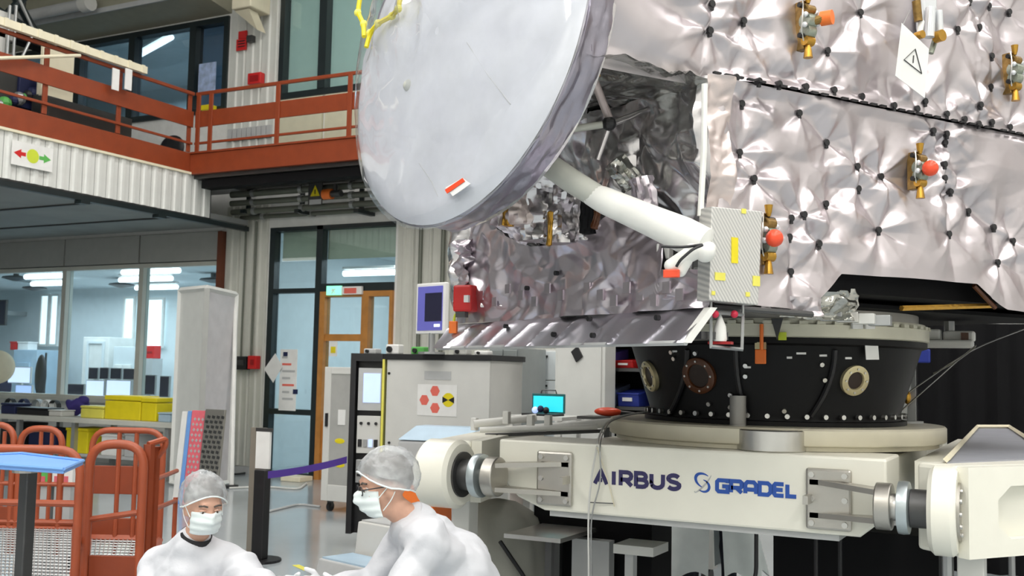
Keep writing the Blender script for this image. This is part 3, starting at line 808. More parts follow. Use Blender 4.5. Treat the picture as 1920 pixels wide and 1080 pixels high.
for k, (px, py) in enumerate(((65, 541), (228, 535), (400, 526), (30, 522))):
    p = zP(px, py, 3.22); y_ = min(p.y, 16.8); p = yP(px, py, y_); z = min(p.z, 3.30)
    t = thing('ceiling_vent', (p.x, y_, z), 'round dark vent hanging below the office ceiling', 'vent', 'office ceiling vents')
    MB().lathe([(.05, .06), (.24, .03), (.26, 0), (.10, -.04), (.05, -.05)], (p.x, y_, z), 20).build('diffuser', 'dark_metal', t, smooth=True)
    MB().cyl((p.x, y_, z + .05), (p.x, y_, 3.36), .05, n=8).build('stem', 'dark_metal', t)
# desk with monitors behind the glass
ds = thing('office_desk', (-14.5, 13.4, 0), 'white office desk just behind the long glazing', 'desk')
MB().box((-22, 13.0, .90), (-12.2, 13.8, .94)).build('desk_top', 'white_paint', ds)
for xx in (-21.9, -14.5, -12.3):
    for yy in (13.05, 13.7): MB().box((xx, yy, 0), (xx + .05, yy + .05, .9)).build('leg', 'grey_metal', ds)
def monitor(px0, py0, px1, py1, y, zb, screen, lab, name='monitor', frame='black_plastic', standz=None):
    p, q = yP(px0, py1, y), yP(px1, py0, y)
    t = thing(name, ((p.x+q.x)/2, y, zb), lab, 'monitor')
    MB().box((p.x, y, p.z), (q.x, y + .04, q.z)).build('casing', frame, t, bevel=.006)
    MB().box((p.x + .015, y - .004, p.z + .015), (q.x - .015, y - .0005, q.z - .015)).build('screen', screen, t)
    if p.z > zb + .02:
        MB().box(((p.x+q.x)/2 - .03, y + .045, zb + .012), ((p.x+q.x)/2 + .03, y + .075, p.z + .1)).build('stand', frame, t)
        MB().box(((p.x+q.x)/2 - .11, y - .03, zb), ((p.x+q.x)/2 + .11, y + .13, zb + .012)).build('base', frame, t)
    return t
for i, (a, b_, c_, d_, scr, lab) in enumerate(((165, 689, 184, 711, 'screen_dark', 'small dark monitor, end one of the upper row'), (186, 689, 204, 711, 'screen_dark', 'small dark monitor in the upper row above two lit screens'), (206, 690, 228, 711, 'screen_dark', 'small dark monitor above the bright white screen'), (230, 691, 256, 712, 'screen_dark', 'wide dark monitor, end one of the upper row by the mullion'))):
    monitor(a, b_, c_, d_, 13.45, .94, scr, lab, frame='grey_metal')
for (a, b_, c_, d_, scr, lab) in ((160, 713, 196, 746, 'screen_white', 'bright violet white screen beside the yellow case'), (198, 713, 246, 746, 'screen_white', 'bright white screen below the row of small dark monitors'), (122, 720, 158, 744, 'screen_dark', 'dark low screen left of the bright screens'), (14, 688, 58, 718, 'screen_white', 'white lit monitor on the desk in the glazed office'), (28, 722, 60, 745, 'screen_blue', 'violet lit laptop screen below the white monitor'), (262, 703, 292, 740, 'screen_dark', 'black monitor behind glass above the yellow case'), (298, 705, 318, 745, 'screen_dark', 'narrow dark screen next to the tall white screen frame')):
    monitor(a, b_, c_, d_, 13.5 if a == 14 else 13.2, .94, scr, lab, frame='rack_grey')
# chair backs and things in the office
for (px, py, lab) in ((8, 690, 'dark office chair at the desk behind the glazing'), (77, 690, 'dark coat hanging by the office mullion')):
    p = yP(px, py, 14.2); t = thing('desk_chair' if px < 20 else 'hanging_coat', (p.x, p.y, 0), lab, 'chair' if px < 20 else 'coat')
    if px < 20:
        MB().ball((p.x, p.y, 1.15), (.24, .06, .45), 14, 10).build('backrest', 'navy', t, smooth=True); MB().ball((p.x, p.y + .25, .55), (.26, .26, .05), 14, 8).build('seat', 'navy', t, smooth=True)
        MB().cyl((p.x, p.y + .2, .02), (p.x, p.y + .2, .52), .03).build('column', 'dark_metal', t); MB().cyl((p.x, p.y + .2, 0), (p.x, p.y + .2, .04), .28).build('base', 'dark_metal', t)
        MB().box((p.x - .03, p.y + .03, .55), (p.x + .03, p.y + .06, .9)).build('back_support', 'dark_metal', t)
    else:
        MB().ball((p.x, p.y, 1.35), (.13, .09, .42), 14, 10).build('cloth', 'black_plastic', t, smooth=True); MB().cyl((p.x, p.y + .1, 0), (p.x, p.y + .1, 1.8), .02).build('stand_pole', 'dark_metal', t); MB().cyl((p.x, p.y + .1, 0), (p.x, p.y + .1, .03), .2).build('stand_base', 'dark_metal', t)
# wall screen in office, far left
p, q = yP(-10, 610, 16.9), yP(12, 562, 16.9)
ws = MB().box((p.x, 16.9, p.z), (q.x, 16.96, q.z)).build('wall_display', 'dark_metal', bevel=.01); tag(ws, 'dark display on an arm inside the office', 'display')
MB().box(((p.x+q.x)/2 - .05, 16.96, (p.z+q.z)/2 - .05), ((p.x+q.x)/2 + .05, 17.59, (p.z+q.z)/2 + .05)).build('wall_arm', 'grey_metal', ws)
MB().box((p.x + .03, 16.895, p.z + .03), (q.x - .03, 16.8995, q.z - .03)).build('screen', 'screen_dark', ws)
# corridor things
p = Vector((-10.2, 0, 0))
t = thing('corridor_cupboard', (p.x + .8, 16.5, 0), 'pale cupboard in the corridor behind the wooden door', 'cupboard')
MB().box((p.x, 16.2, 0), (p.x + 2.3, 16.9, 1.45)).build('body', 'white_paint', t)
for k in range(3): 
    d_ = MB().box((p.x + .04 + .72*k, 16.17, .1), (p.x + .70 + .72*k, 16.199, 1.4)).build('door', 'light_blue', t, bevel=.006)
    MB().box((p.x + .60 + .72*k, 16.14, .7), (p.x + .63 + .72*k, 16.17, .9)).build('handle', 'grey_metal', d_)
p, q = yP(700, 640, 17.5), yP(760, 588, 17.5)
struct(MB().box((p.x, 17.5, p.z), (q.x, 17.56, q.z)).build('window_5', 'daylight_pane'))

# ================================================================== BENCH UNDER THE MEZZANINE
yb0, yb1 = 11.0, 11.9; zbn = yP(160, 785, yb0).z; xbr = yP(325, 785, yb0).x
bn = thing('work_bench', ((XB + xbr)/2, 11.4, 0), 'long pale work bench in front of the office glazing', 'bench')
MB().box((XB, yb0, zbn - .07), (xbr, yb1, zbn)).build('bench_top', 'cladding', bn, bevel=.006)
for xx in (XB + .1, -15.5, -14.2, -13.0, xbr - .2):
    for yy in (yb0 + .05, yb1 - .12): MB().box((xx, yy, 0), (xx + .07, yy + .07, zbn - .07)).build('leg', 'grey_metal', bn)
MB().box((XB + .1, yb0 + .1, .25), (xbr - .1, yb1 - .1, .29)).build('lower_shelf', 'rack_grey', bn)
def bench_item(px0, py0, px1, py1, mt, lab, cat, name, depth=.3, y=None, bev=.015, lid=None):
    y = y if y is not None else yb0 + .15
    x0_, x1_ = yP(px0, py1, y).x, yP(px1, py1, y).x; h = yP(px0, py0, y).z - yP(px0, py1, y).z
    t = thing(name, ((x0_+x1_)/2, y, zbn), lab, cat)
    MB().box((x0_, y, zbn), (x1_, y + depth, zbn + h*.78)).build('base', mt, t, bevel=bev)
    MB().box((x0_ - .008, y - .008, zbn + h*.8), (x1_ + .008, y + depth + .008, zbn + h)).build('lid', lid or mt, t, bevel=bev)
    return t
yc = bench_item(195, 742, 262, 787, 'yellow', 'big bright yellow equipment case on the pale bench', 'case', 'equipment_case', .35)
bench_item(264, 742, 292, 786, 'yellow', 'narrow bright yellow case at the end of the bench', 'case', 'equipment_case', .35)
bench_item(150, 766, 193, 789, 'yellow_soft', 'flat yellow tray with cables left of the yellow cases', 'tray', 'cable_tray_box', .3)
bench_item(90, 778, 114, 790, 'rack_white', 'flat white box on the bench by the purple bag', 'box', 'flat_box', .25)
bench_item(296, 770, 318, 788, 'light_blue', 'pale blue box at the bench end beside the tall white screen', 'box', 'flat_box', .25)
bench_item(30, 776, 88, 790, 'black_plastic', 'low black instrument case on the bench', 'case', 'instrument_case', .3)
bench_item(0, 770, 26, 790, 'navy', 'dark blue case at the far end of the bench', 'case', 'instrument_case', .3)
p = yP(145, 768, yb0 + .5)
t = thing('purple_bag', (p.x, p.y, zbn), 'dark purple cloth bag slumped on the bench', 'bag')
mm = MB().ball((p.x, p.y, zbn + .11), (.21, .14, .11), 18, 12); 
for i, v in enumerate(mm.v): mm.v[i] = v + Vector((0, 0, .03*math.sin(v.x*23) + .02*math.sin(v.y*31)))
lo = min(v.z for v in mm.v)
for v in mm.v: v.z += zbn - lo
mm.build('bag_body', 'purple_cloth', t, smooth=True)
MB().ball((p.x + .12, p.y, zbn + .24), (.10, .08, .07), 12, 8).build('bag_flap', 'purple_cloth', t, smooth=True)
for k, (px, py, mt) in enumerate(((15, 760, 'black_plastic'), (40, 762, 'navy'), (66, 758, 'grey_metal'), (98, 768, 'black_plastic'), (84, 770, 'paper'))):
    p = yP(px, 788, yb0 + .62); 
    t = thing('coiled_cable', (p.x, p.y, zbn), ['coiled black cable on the bench', 'coiled navy cable on the bench', 'coiled grey cable on the bench', 'second coiled black cable, beside the purple bag', 'coiled white cable on the bench'][k], 'cable')
    for j in range(3): MB().tube([Vector((p.x + .10*math.cos(a*.52), p.y + .03*j, zbn + .11 + .10*math.sin(a*.52))) for a in range(12)], .012, 6, True).build('coil', mt, t)
# clutter under the bench
for k, (a, b_, c_, d_, mt, lab) in enumerate(((196, 815, 228, 870, 'paper', 'white carton under the bench'), (60, 815, 110, 860, 'navy', 'navy crate under the bench'), (240, 812, 262, 868, 'rack_grey', 'grey computer tower under the bench'), (130, 820, 170, 868, 'yellow', 'yellow crate under the bench'), (6, 812, 44, 862, 'black_plastic', 'black crate under the bench'))):
    x0_, x1_ = yP(a, d_, yb0 + .2).x, yP(c_, d_, yb0 + .2).x; h = .45 + .03*k
    t = thing('under_bench_crate', ((x0_+x1_)/2, yb0 + .3, .29), lab, 'crate')
    MB().box((x0_, yb0 + .12, .29), (x1_, yb0 + .6, .29 + h*.6)).build('crate_body', mt, t, bevel=.01); MB().box((x0_ - .01, yb0 + .11, .29 + h*.6), (x1_ + .01, yb0 + .61, .29 + h*.68)).build('rim', mt, t, bevel=.006)

# ================================================================== TALL WHITE SCREEN FRAME
d0 = 13.6
def leafframe(t, A, B, C, D, mt, fill, w=.05):
    # A bottom left, B bottom right, C top right, D top left; fill board and four bars
    n = (B - A).cross(D - A).normalized() * .02
    MB().hexa([A - n*.3, B - n*.3, B + n*.3, A + n*.3, D - n*.3, C - n*.3, C + n*.3, D + n*.3]).build('board', fill, t)
    for P, Q in ((A, D), (B, C)): MB().tube([P, Q], w*.5, 4).build('upright', mt, t)
    for P, Q in ((A, B), (D, C)): MB().tube([P, Q], w*.45, 4).build('crossbar', mt, t)
A = zP(322, 905, 0.03); B = zP(372, 915, .03); hgt = yP(345, 545, A.y).z
t = thing('folding_screen', (A + B) / 2 - Vector((0, 0, .03)), 'tall white folding screen frame standing before the corrugated wall', 'screen')
leafframe(t, A, B, Vector((B.x, B.y, hgt)), Vector((A.x, A.y, hgt)), 'fascia_white', 'fascia_white', .10)
C_ = zP(428, 905, .03); 
leafframe(t, B, C_, Vector((C_.x, C_.y, hgt - .03)), Vector((B.x, B.y, hgt)), 'fascia_white', mat('screen_panel', (.60, .585, .60), .6), .10)
p = zP(434, 915, 0); q = Vector((C_.x, C_.y, hgt - .1)); MB().tube([p + Vector((0, 0, .04)), q], .03, 8).build('prop', 'white_paint', t)
MB().cyl(p, p + Vector((0, 0, .04)), .09, n=12).build('foot', 'black_plastic', t)

# ---- leaning sheets: blue edge, pink board, chequer plate
yS = 9.4
def slab(px0, px1, py0, py1, y0, th, mt, name, lab, grp=None):
    p, q = yP(px0, py1, y0), yP(px1, py1, y0); h = yP((px0+px1)/2, py0, y0).z
    m = MB().hexa([Vector((p.x, y0, 0)), Vector((q.x, y0, 0)), Vector((q.x, y0 + th, 0)), Vector((p.x, y0 + th, 0)), Vector((p.x - .02, y0 + .12, h)), Vector((q.x - .02, y0 + .12, h)), Vector((q.x - .02, y0 + .12 + th, h)), Vector((p.x - .02, y0 + .12 + th, h))])
    o = m.build(name, mt, bevel=.003); tag(o, lab, 'sheet', grp); return o, p.x, q.x, h
slab(323, 333, 772, 925, yS, .05, 'paper', 'leaning_sheet', 'white board leaning beside the pink board')
slab(334, 341, 771, 925, yS, .05, 'blue_top', 'leaning_sheet', 'narrow blue board leaning beside the pink board')
o, xa, xb_, h = slab(342, 366, 770, 925, yS, .03, 'pink', 'leaning_sheet', 'pink patterned board leaning behind the masked man')
lz = lambda zz: yS + .12 * zz / h
d0_ = None
for r in range(16):
    for cix in range(3):
        z = .06 + r * (h - .1) / 16; x = xa + (cix + .5 + (.25 if r % 2 else -.1)) * (xb_ - xa) / 3.3
        if d0_ is None: d0_ = MB().prism([Vector((x - .02, lz(z) - .001, z)), Vector((x, lz(z) - .001, z - .02)), Vector((x + .02, lz(z) - .001, z)), Vector((x, lz(z) - .001, z + .02))], (0, -.004, 0)).build('stud', 'rack_grey', o); k0 = (x, lz(z), z); l0 = d0_.location.copy()
        else:
            s_ = inst(d0_, 'stud', o, (0, 0, 0)); s_.location = l0 + Vector((x - k0[0], lz(z) - k0[1], z - k0[2]))
o, xa, xb_, h = slab(367, 404, 768, 925, yS - .06, .03, 'brushed_steel', 'leaning_sheet', 'grey chequer plate leaning beside the pink board')
lz = lambda zz: yS - .06 + .12 * zz / h
d0_ = None
for r in range(18):
    for cix in range(4):
        z = .05 + r * (h - .08) / 18; x = xa + (cix + .5 + (.2 if r % 2 else -.15)) * (xb_ - xa) / 4.2
        if d0_ is None: d0_ = MB().prism([Vector((x - .024, lz(z) - .001, z - .012)), Vector((x + .016, lz(z) - .001, z - .02)), Vector((x + .024, lz(z) - .001, z + .012)), Vector((x - .016, lz(z) - .001, z + .02))], (0, -.006, 0)).build('stud', 'dark_metal', o); k0 = (x, lz(z), z); l0 = d0_.location.copy()
        else:
            s_ = inst(d0_, 'stud', o, (0, 0, 0)); s_.location = l0 + Vector((x - k0[0], lz(z) - k0[1], z - k0[2]))

# ================================================================== ORANGE ACCESS CARTS
ORG = 'orange_tube'
ch0 = c_right.copy(); ch0.z = 0; ch0.normalize(); cf0 = c_fwd.copy(); cf0.z = 0; cf0.normalize()
def gp(px, d, z=0.0):              # point at pixel column px, d metres ahead, height z
    p = CAM + ch0*((px - 960)/FPX*d) + cf0*d; return Vector((p.x, p.y, z))
def zpx(px, py, d): return dP(px, py, d).z
def archf(t, a, b, z0, z1, r=.026, name='side_frame'):
    MB().tube(fillet([Vector((a.x, a.y, z0)), Vector((a.x, a.y, z1)), Vector((b.x, b.y, z1)), Vector((b.x, b.y, z0))], .14, 6), r, 10).build(name, ORG, t, smooth=True)
def bar(t, a, b, z0, z1=None, r=.02, name='rail'):
    MB().tube([Vector((a.x, a.y, z0)), Vector((b.x, b.y, z0 if z1 is None else z1))], r, 8).build(name, ORG, t, smooth=True)
def platef(t, a, b, z0, z1, name='plate', th=.02):
    n = Vector((-(b - a).y, (b - a).x, 0)).normalized()*th
    f = lambda p, z: Vector((p.x, p.y, z))
    MB().hexa([f(a, z0), f(b, z0), f(b + n, z0), f(a + n, z0), f(a, z1), f(b, z1), f(b + n, z1), f(a + n, z1)]).build(name, 'red_steel', t, bevel=.004)
def grating(t, A, B, C, D, z, n, m):
    up = Vector((0, 0, z)); A, B, C, D = [Vector((p.x, p.y, z)) for p in (A, B, C, D)]
    for P, Q in ((A, B), (B, C), (C, D), (D, A)): MB().tube([P, Q], .03, 4).build('deck_frame', ORG, t)
    for k in range(1, n): MB().tube([A.lerp(B, k/n), D.lerp(C, k/n)], .006, 4).build('grating_slat', 'grey_metal', t)
    for k in range(1, m): MB().tube([A.lerp(D, k/m), B.lerp(C, k/m)], .006, 4).build('grating_bar', 'grey_metal', t)
A, B, C, D = gp(-90, 6.4), gp(166, 6.3), gp(163, 8.5), gp(-90, 8.5)
cart = thing('access_cart', (A + C)/2, 'orange tubular access cart with steel grating deck behind the blue table', 'cart')
zA = zpx(120, 842, 6.3)
archf(cart, gp(-60, 6.3), B, .10, zA); bar(cart, gp(-60, 6.3), B, zpx(80, 940, 6.3))
grating(cart, A, B, C, D, .31, 34, 20)
m1, m2 = gp(40, 8.5), gp(52, 8.5)
archf(cart, D, m1, .10, zpx(20, 796, 8.5)); archf(cart, m2, gp(130, 8.5), .10, zpx(90, 803, 8.5))
for px in (0, 22, 90, 110): q = gp(px, 8.5); bar(cart, q, q, .33, zpx(px, 808, 8.5), .016, 'bar')
bar(cart, D, C, zpx(80, 975, 8.5), None, .026); bar(cart, D, C, zpx(80, 905, 8.5), None, .018)
platef(cart, gp(-60, 8.48), gp(60, 8.48), zpx(20, 970, 8.5), zpx(20, 946, 8.5), 'kick_plate')
bar(cart, B, C, .55); bar(cart, C, C, .1, zpx(163, 905, 8.5), .024, 'post')
for q in (gp(-60, 6.3), B, C, D): MB().cyl((q.x, q.y, 0), (q.x, q.y, .10), .045, n=12).build('foot', 'black_plastic', cart)
A, B, C, D = gp(183, 6.45), gp(290, 6.45), gp(318, 8.3), gp(186, 8.3)
c2 = thing('access_cart', (A + C)/2, 'orange tubular gate cart with red plates beside the leaning sheets', 'cart')
z2 = zpx(235, 832, 6.45)
archf(c2, A, gp(283, 6.45), .06, z2, .028)
zpl = lambda py: zpx(235, py, 6.45)
platef(c2, gp(190, 6.43), gp(300, 6.43), zpl(1075), zpl(1036)); bar(c2, A, gp(288, 6.45), zpl(972), zpl(955), .018)
MB().tube([gp(292, 6.5, .06), gp(292, 6.5, z2)], .034, 6).build('post', 'red_steel', c2); MB().tube([gp(304, 6.6, .06), gp(304, 6.6, z2 - .02)], .03, 6).build('post', 'red_steel', c2)
MB().tube(fillet([gp(290, 6.5, z2), gp(322, 6.6, zpx(322, 822, 6.6)), gp(322, 6.6, zpx(322, 836, 6.6)), gp(306, 6.6, zpx(306, 858, 6.6))], .03), .018, 8).build('handle', ORG, c2, smooth=True)
z3 = zpx(230, 806, 8.3)
archf(c2, D, C, .06, z3, .024)
for px in (236, 268): q = gp(px, 8.3); bar(c2, q, q, .06, z3, .018, 'bar')
platef(c2, D, gp(284, 8.3), zpx(235, 924, 8.3), zpx(235, 872, 8.3)); platef(c2, D, gp(290, 8.3), zpx(235, 1002, 8.3), zpx(235, 968, 8.3))
for py in (885, 940): bar(c2, gp(300, 6.6), gp(345, 7.6), zpx(300, py + 14, 6.6), zpx(345, py - 4, 7.6), .016)
bar(c2, gp(345, 7.6), gp(345, 7.6), .06, zpx(345, 930, 7.6), .016, 'post')
grating(c2, A, B, C, D, .27, 16, 16)
for q in (A, gp(283, 6.45), gp(292, 6.5), gp(304, 6.6), C, D, gp(345, 7.6)): MB().cyl((q.x, q.y, 0), (q.x, q.y, .06), .04, n=10).build('foot', 'black_plastic', c2)
# cartons standing behind the first cart
for (pa, pb_, y0_, y1_, mt, lab) in ((114, 152, 908, 872, 'paper', 'printed carton behind the blue table'), (68, 110, 908, 882, 'green', 'green carton behind the blue table')):
    a, b = gp(pa, 9.2), gp(pb_, 9.2); z0_, z1_ = zpx(pa, y0_, 9.2), zpx(pa, y1_, 9.2)
    t = thing('carton', (a + b)/2, lab, 'carton')
    f = lambda s, h, z: a.lerp(b, s) + cf0*h + Vector((0, 0, z))
    hx_ = lambda s0, s1, h0, h1, za, zb_: MB().hexa([f(s0, h0, za), f(s1, h0, za), f(s1, h1, za), f(s0, h1, za), f(s0, h0, zb_), f(s1, h0, zb_), f(s1, h1, zb_), f(s0, h1, zb_)])
    hx_(0, 1, 0, .25, z0_, z1_).build('carton_body', mt, t, bevel=.006); hx_(.1, .9, .02, .23, 0, z0_).build('stand', 'rack_grey', t); hx_(.12, .8, -.004, -.0005, z0_ + .03, z0_ + .08).build('printed_band', 'pink', t)
# ---- blue topped stand in front
yT = 3.6; c = yP(55, 862, yT)
bt = thing('blue_table', (c.x, c.y, 0), 'bright blue tray table on a dark post before the orange cart', 'table')
zt = c.z
P = [yP(-40, 862, yT), yP(40, 852, yT + .2), yP(157, 852, yT + .1), yP(120, 872, yT - .25), yP(-40, 876, yT - .3)]
P = [Vector((v.x, v.y, zt)) for v in P]
MB().prism(P, (0, 0, -.018)).build('top', 'blue_top', bt, bevel=.004)
for i in range(5): MB().tube([P[i] + Vector((0, 0, .004)), P[(i+1) % 5] + Vector((0, 0, .004))], .008, 6).build('rim', 'blue_top', bt)
MB().box((c.x - .03, c.y - .03, .03), (c.x + .03, c.y + .03, zt - .018)).build('post', 'dark_metal', bt, bevel=.006)
MB().box((c.x - .25, c.y - .2, 0), (c.x + .25, c.y + .2, .03)).build('base', 'dark_metal', bt, bevel=.006)
MB().cyl((c.x + .0, c.y - .02, zt - .06), (c.x + .0, c.y - .02, zt - .018), .06, n=14).build('collar', 'brushed_steel', bt)

# ================================================================== STANCHION AND BELT
g = zP(486, 1052, 0)
st = thing('belt_stanchion', g, 'black belt stanchion with steel plate behind and white card holder', 'stanchion')
ztop = yP(486, 880, g.y).z; zc1 = yP(483, 802, g.y + .03).z
MB().box((g.x - .06, g.y - .04, .02), (g.x + .06, g.y + .04, ztop)).build('post', 'black_plastic', st, bevel=.01)
MB().box((g.x - .19, g.y + .05, .02), (g.x - .03, g.y + .08, zc1)).build('back_plate', mat('taupe_metal', (.34, .31, .26), .4, .5), st, bevel=.004)
MB().box((g.x - .10, g.y + .02, ztop + .005), (g.x + .045, g.y + .045, zc1 - .03)).build('card', 'paper', st)
MB().box((g.x - .11, g.y + .022, zc1 - .03), (g.x + .055, g.y + .048, zc1)).build('card_clip', 'dark_metal', st)
MB().cyl((g.x, g.y, 0), (g.x, g.y, .02), .18, n=20).build('base', 'black_plastic', st)
e = dP(650, 862, 9.55); s0 = Vector((g.x + .06, g.y, ztop - .04))
m = MB(); N_ = 12; vs = []
for i in range(N_ + 1):
    tt = i / N_; p = s0.lerp(e, tt) + Vector((0, 0, -.015 * 4 * tt * (1 - tt)))
    vs.append(p)
for a, b_ in zip(vs, vs[1:]): m.hexa([a + Vector((0, -.003, -.03)), b_ + Vector((0, -.003, -.03)), b_ + Vector((0, .003, -.03)), a + Vector((0, .003, -.03)), a + Vector((0, -.003, .03)), b_ + Vector((0, -.003, .03)), b_ + Vector((0, .003, .03)), a + Vector((0, .003, .03))])
m.build('belt', 'purple_belt', st)

# ================================================================== RACK CABINET AND ITS NEIGHBOURS
# tall white glass door cabinet
g = zP(600, 958, 0); yC = g.y
xa, xb_ = g.x, yP(672, 900, yC).x; zt = yP(620, 688, yC).z
wc = thing('glass_door_cabinet', ((xa+xb_)/2, yC + .3, 0), 'tall white cabinet on casters with grey glass door and yellow stickers', 'cabinet')
MB().box((xa, yC, .12), (xa + .09, yC + .6, zt)).box((xb_ - .09, yC, .12), (xb_, yC + .6, zt)).box((xa + .09, yC, .12), (xb_ - .09, yC + .6, .30)).box((xa + .09, yC, zt - .08), (xb_ - .09, yC + .6, zt)).box((xa + .09, yC + .3, .3), (xb_ - .09, yC + .6, zt - .08)).build('body', 'rack_white', wc, bevel=.006)
dr = MB().box((xa + .09, yC + .01, .30), (xb_ - .09, yC + .02, zt - .08)).build('door', mat('smoked_pane', (.42, .42, .40), .25), wc)
MB().box((xa + .04, yC - .02, .95), (xa + .07, yC, 1.10)).build('handle', 'black_plastic', dr)
for py in (827, 872):
    p = yP(636, py, yC); MB().ball((p.x, yC + .008, p.z), (.07, .003, .03), 12, 6).build('sticker', 'yellow', dr)
p = yP(640, 780, yC); MB().box((p.x - .05, yC + .004, p.z - .1), (p.x + .05, yC + .0095, p.z + .07)).build('paper_label', 'paper', dr)
for xx in (xa + .08, xb_ - .08):
    for yy in (yC + .08, yC + .5): MB().cyl((xx - .02, yy, .05), (xx + .02, yy, .05), .05, n=12).build('caster', 'black_plastic', wc); MB().box((xx - .03, yy - .02, .05), (xx + .03, yy + .02, .12)).build('caster_fork', 'dark_metal', wc)
# open electronics rack with side panel
dR = 9.7
A = dP(652, 900, dR); B = dP(716, 900, dR - .05); C_ = dP(914, 900, dR - .55)
u = (Vector((C_.x, C_.y, 0)) - Vector((B.x, B.y, 0))); Wp = u.length; u.normalize()
xr0, yr0, wR = A.x, B.y, Wp
rk = thing('electronics_rack', (B.x, B.y, 0), 'tall electronics rack with black open front and white side panel', 'rack')
zR = dP(790, 664, dR - .2).z
nrm = Vector((u.y, -u.x, 0))                       # towards the camera
def rb(a, b, c, d, z0, z1): # box in the rack frame: a..b along the side panel, c..d inwards from it
    o = Vector((B.x, B.y, 0)); v = -nrm
    return [o + u*a + v*c + Vector((0, 0, z0)), o + u*b + v*c + Vector((0, 0, z0)), o + u*b + v*d + Vector((0, 0, z0)), o + u*a + v*d + Vector((0, 0, z0)),
            o + u*a + v*c + Vector((0, 0, z1)), o + u*b + v*c + Vector((0, 0, z1)), o + u*b + v*d + Vector((0, 0, z1)), o + u*a + v*d + Vector((0, 0, z1))]
dp = .62
MB().hexa(rb(.02, Wp, .0, .02, .12, zR - .05)).build('side_panel', 'rack_white', rk, bevel=.004)
MB().hexa(rb(.02, Wp, dp - .02, dp, .12, zR - .05)).build('side_panel', 'rack_white', rk, bevel=.004)
MB().hexa(rb(Wp - .02, Wp, .02, dp - .02, .12, zR - .05)).build('back_panel', 'rack_white', rk)
MB().hexa(rb(-.03, Wp + .02, -.02, dp + .02, zR - .05, zR)).build('top', 'black_plastic', rk, bevel=.004)
MB().hexa(rb(-.03, Wp, .0, dp, .06, .12)).build('plinth', 'black_plastic', rk)
# the open front leans out to the left as a black frame with its own face
fo = Vector((B.x, B.y, 0)); fl_ = Vector((A.x, A.y, 0)) - fo; Lf = fl_.length; fd = fl_.normalized(); fn = Vector((-fd.y, fd.x, 0)); 
if fn.dot(CAM - fo) < 0: fn = -fn
def fb_(a, b, z0, z1, c=0.0, d=-.5):
    o = fo
    return [o + fd*a + fn*c + Vector((0, 0, z0)), o + fd*b + fn*c + Vector((0, 0, z0)), o + fd*b + fn*d + Vector((0, 0, z0)), o + fd*a + fn*d + Vector((0, 0, z0)),
            o + fd*a + fn*c + Vector((0, 0, z1)), o + fd*b + fn*c + Vector((0, 0, z1)), o + fd*b + fn*d + Vector((0, 0, z1)), o + fd*a + fn*d + Vector((0, 0, z1))]
MB().hexa(fb_(Lf - .05, Lf, .12, zR - .0, .02)).build('front_post', 'black_plastic', rk)
MB().hexa(fb_(-.0, .02, .12, zR - .05, .02)).build('front_post', 'yellow_soft', rk)
MB().hexa(fb_(.02, Lf - .05, zR - .07, zR, .02)).build('front_head', 'black_plastic', rk)
MB().hexa(fb_(.02, Lf - .05, .12, zR - .07, -.06, -.5)).build('chassis', 'black_plastic', rk)
zz = lambda py: dP(690, py, dR).z
for (p0_, p1_, mt, nm) in ((770, 690, 'rack_grey', 'display_unit'), (850, 780, 'rack_white', 'instrument_unit'), (905, 862, 'grey_metal', 'instrument_unit')):
    un = MB().hexa(fb_(.03, Lf - .07, zz(p0_), zz(p1_), .0, -.055)).build(nm, mt, rk, bevel=.004)
    if nm == 'display_unit':
        MB().hexa(fb_(.04, Lf*.62, zz(755), zz(700), .006, .0005)).build('screen', 'screen_blue', un)
    else:
        for k in range(4): MB().hexa(fb_(.05 + .05*k, .085 + .05*k, zz(p0_ - 12), zz(p0_ - 26), .01, .0005)).build('module', ['black_plastic', 'screen_blue', 'grey_metal', 'black_plastic'][k], un)
        for k in range(3): c = fo + fd*(.07 + .07*k) + fn*.001; MB().cyl(c + Vector((0, 0, zz(p1_ + 14))), c + fn*.012 + Vector((0, 0, zz(p1_ + 14))), .014, n=10).build('knob', 'black_plastic', un)
# stickers on the white side panel
side = rk.children[0]
for o_ in rk.children:
    if o_.name.startswith('side_panel'): side = o_; break
def on_side(px, py): 
    return planeP(px, py, (B.x, B.y, 0), nrm)
def side_quad(px0, py0, px1, py1, mt, nm, th=.003, par=None):
    a, b = on_side(px0, (py0+py1)/2), on_side(px1, (py0+py1)/2); z0, z1 = on_side((px0+px1)/2, py1).z, on_side((px0+px1)/2, py0).z
    P = [Vector((a.x, a.y, z0)), Vector((b.x, b.y, z0)), Vector((b.x, b.y, z1)), Vector((a.x, a.y, z1))]
    return MB().prism([p + nrm*.0005 for p in P], nrm * th).build(nm, mt, par or rk)
side_quad(796, 696, 846, 712, 'rack_grey', 'name_plate')
side_quad(783, 721, 857, 780, 'paper', 'hazard_sheet')
for (cx, cy) in ((816, 733), (796, 750), (816, 765)):
    c = on_side(cx, cy) + nrm*.004; P = [c + u*(.05*math.cos(k*math.pi/3)) + Vector((0, 0, .05*math.sin(k*math.pi/3))) for k in range(6)]
    MB().prism(P, nrm*.001).build('red_mark', 'sticker_red', rk)
c = on_side(841, 750) + nrm*.004; MB().prism([c + u*(.062*math.cos(k*math.pi/9)) + Vector((0, 0, .062*math.sin(k*math.pi/9))) for k in range(18)], nrm*.001).build('yellow_mark', 'yellow', rk)
for s in (-1, 1): MB().prism([c + nrm*.0015, c + nrm*.0015 + u*s*.06 + Vector((0, 0, .028)), c + nrm*.0015 + u*s*.06 - Vector((0, 0, .028))], nrm*.001).build('black_sector', 'black_plastic', rk)
c = on_side(730, 830); MB().cyl(c, c + nrm*.01, .012, n=10).build('panel_lock', 'black_plastic', rk)
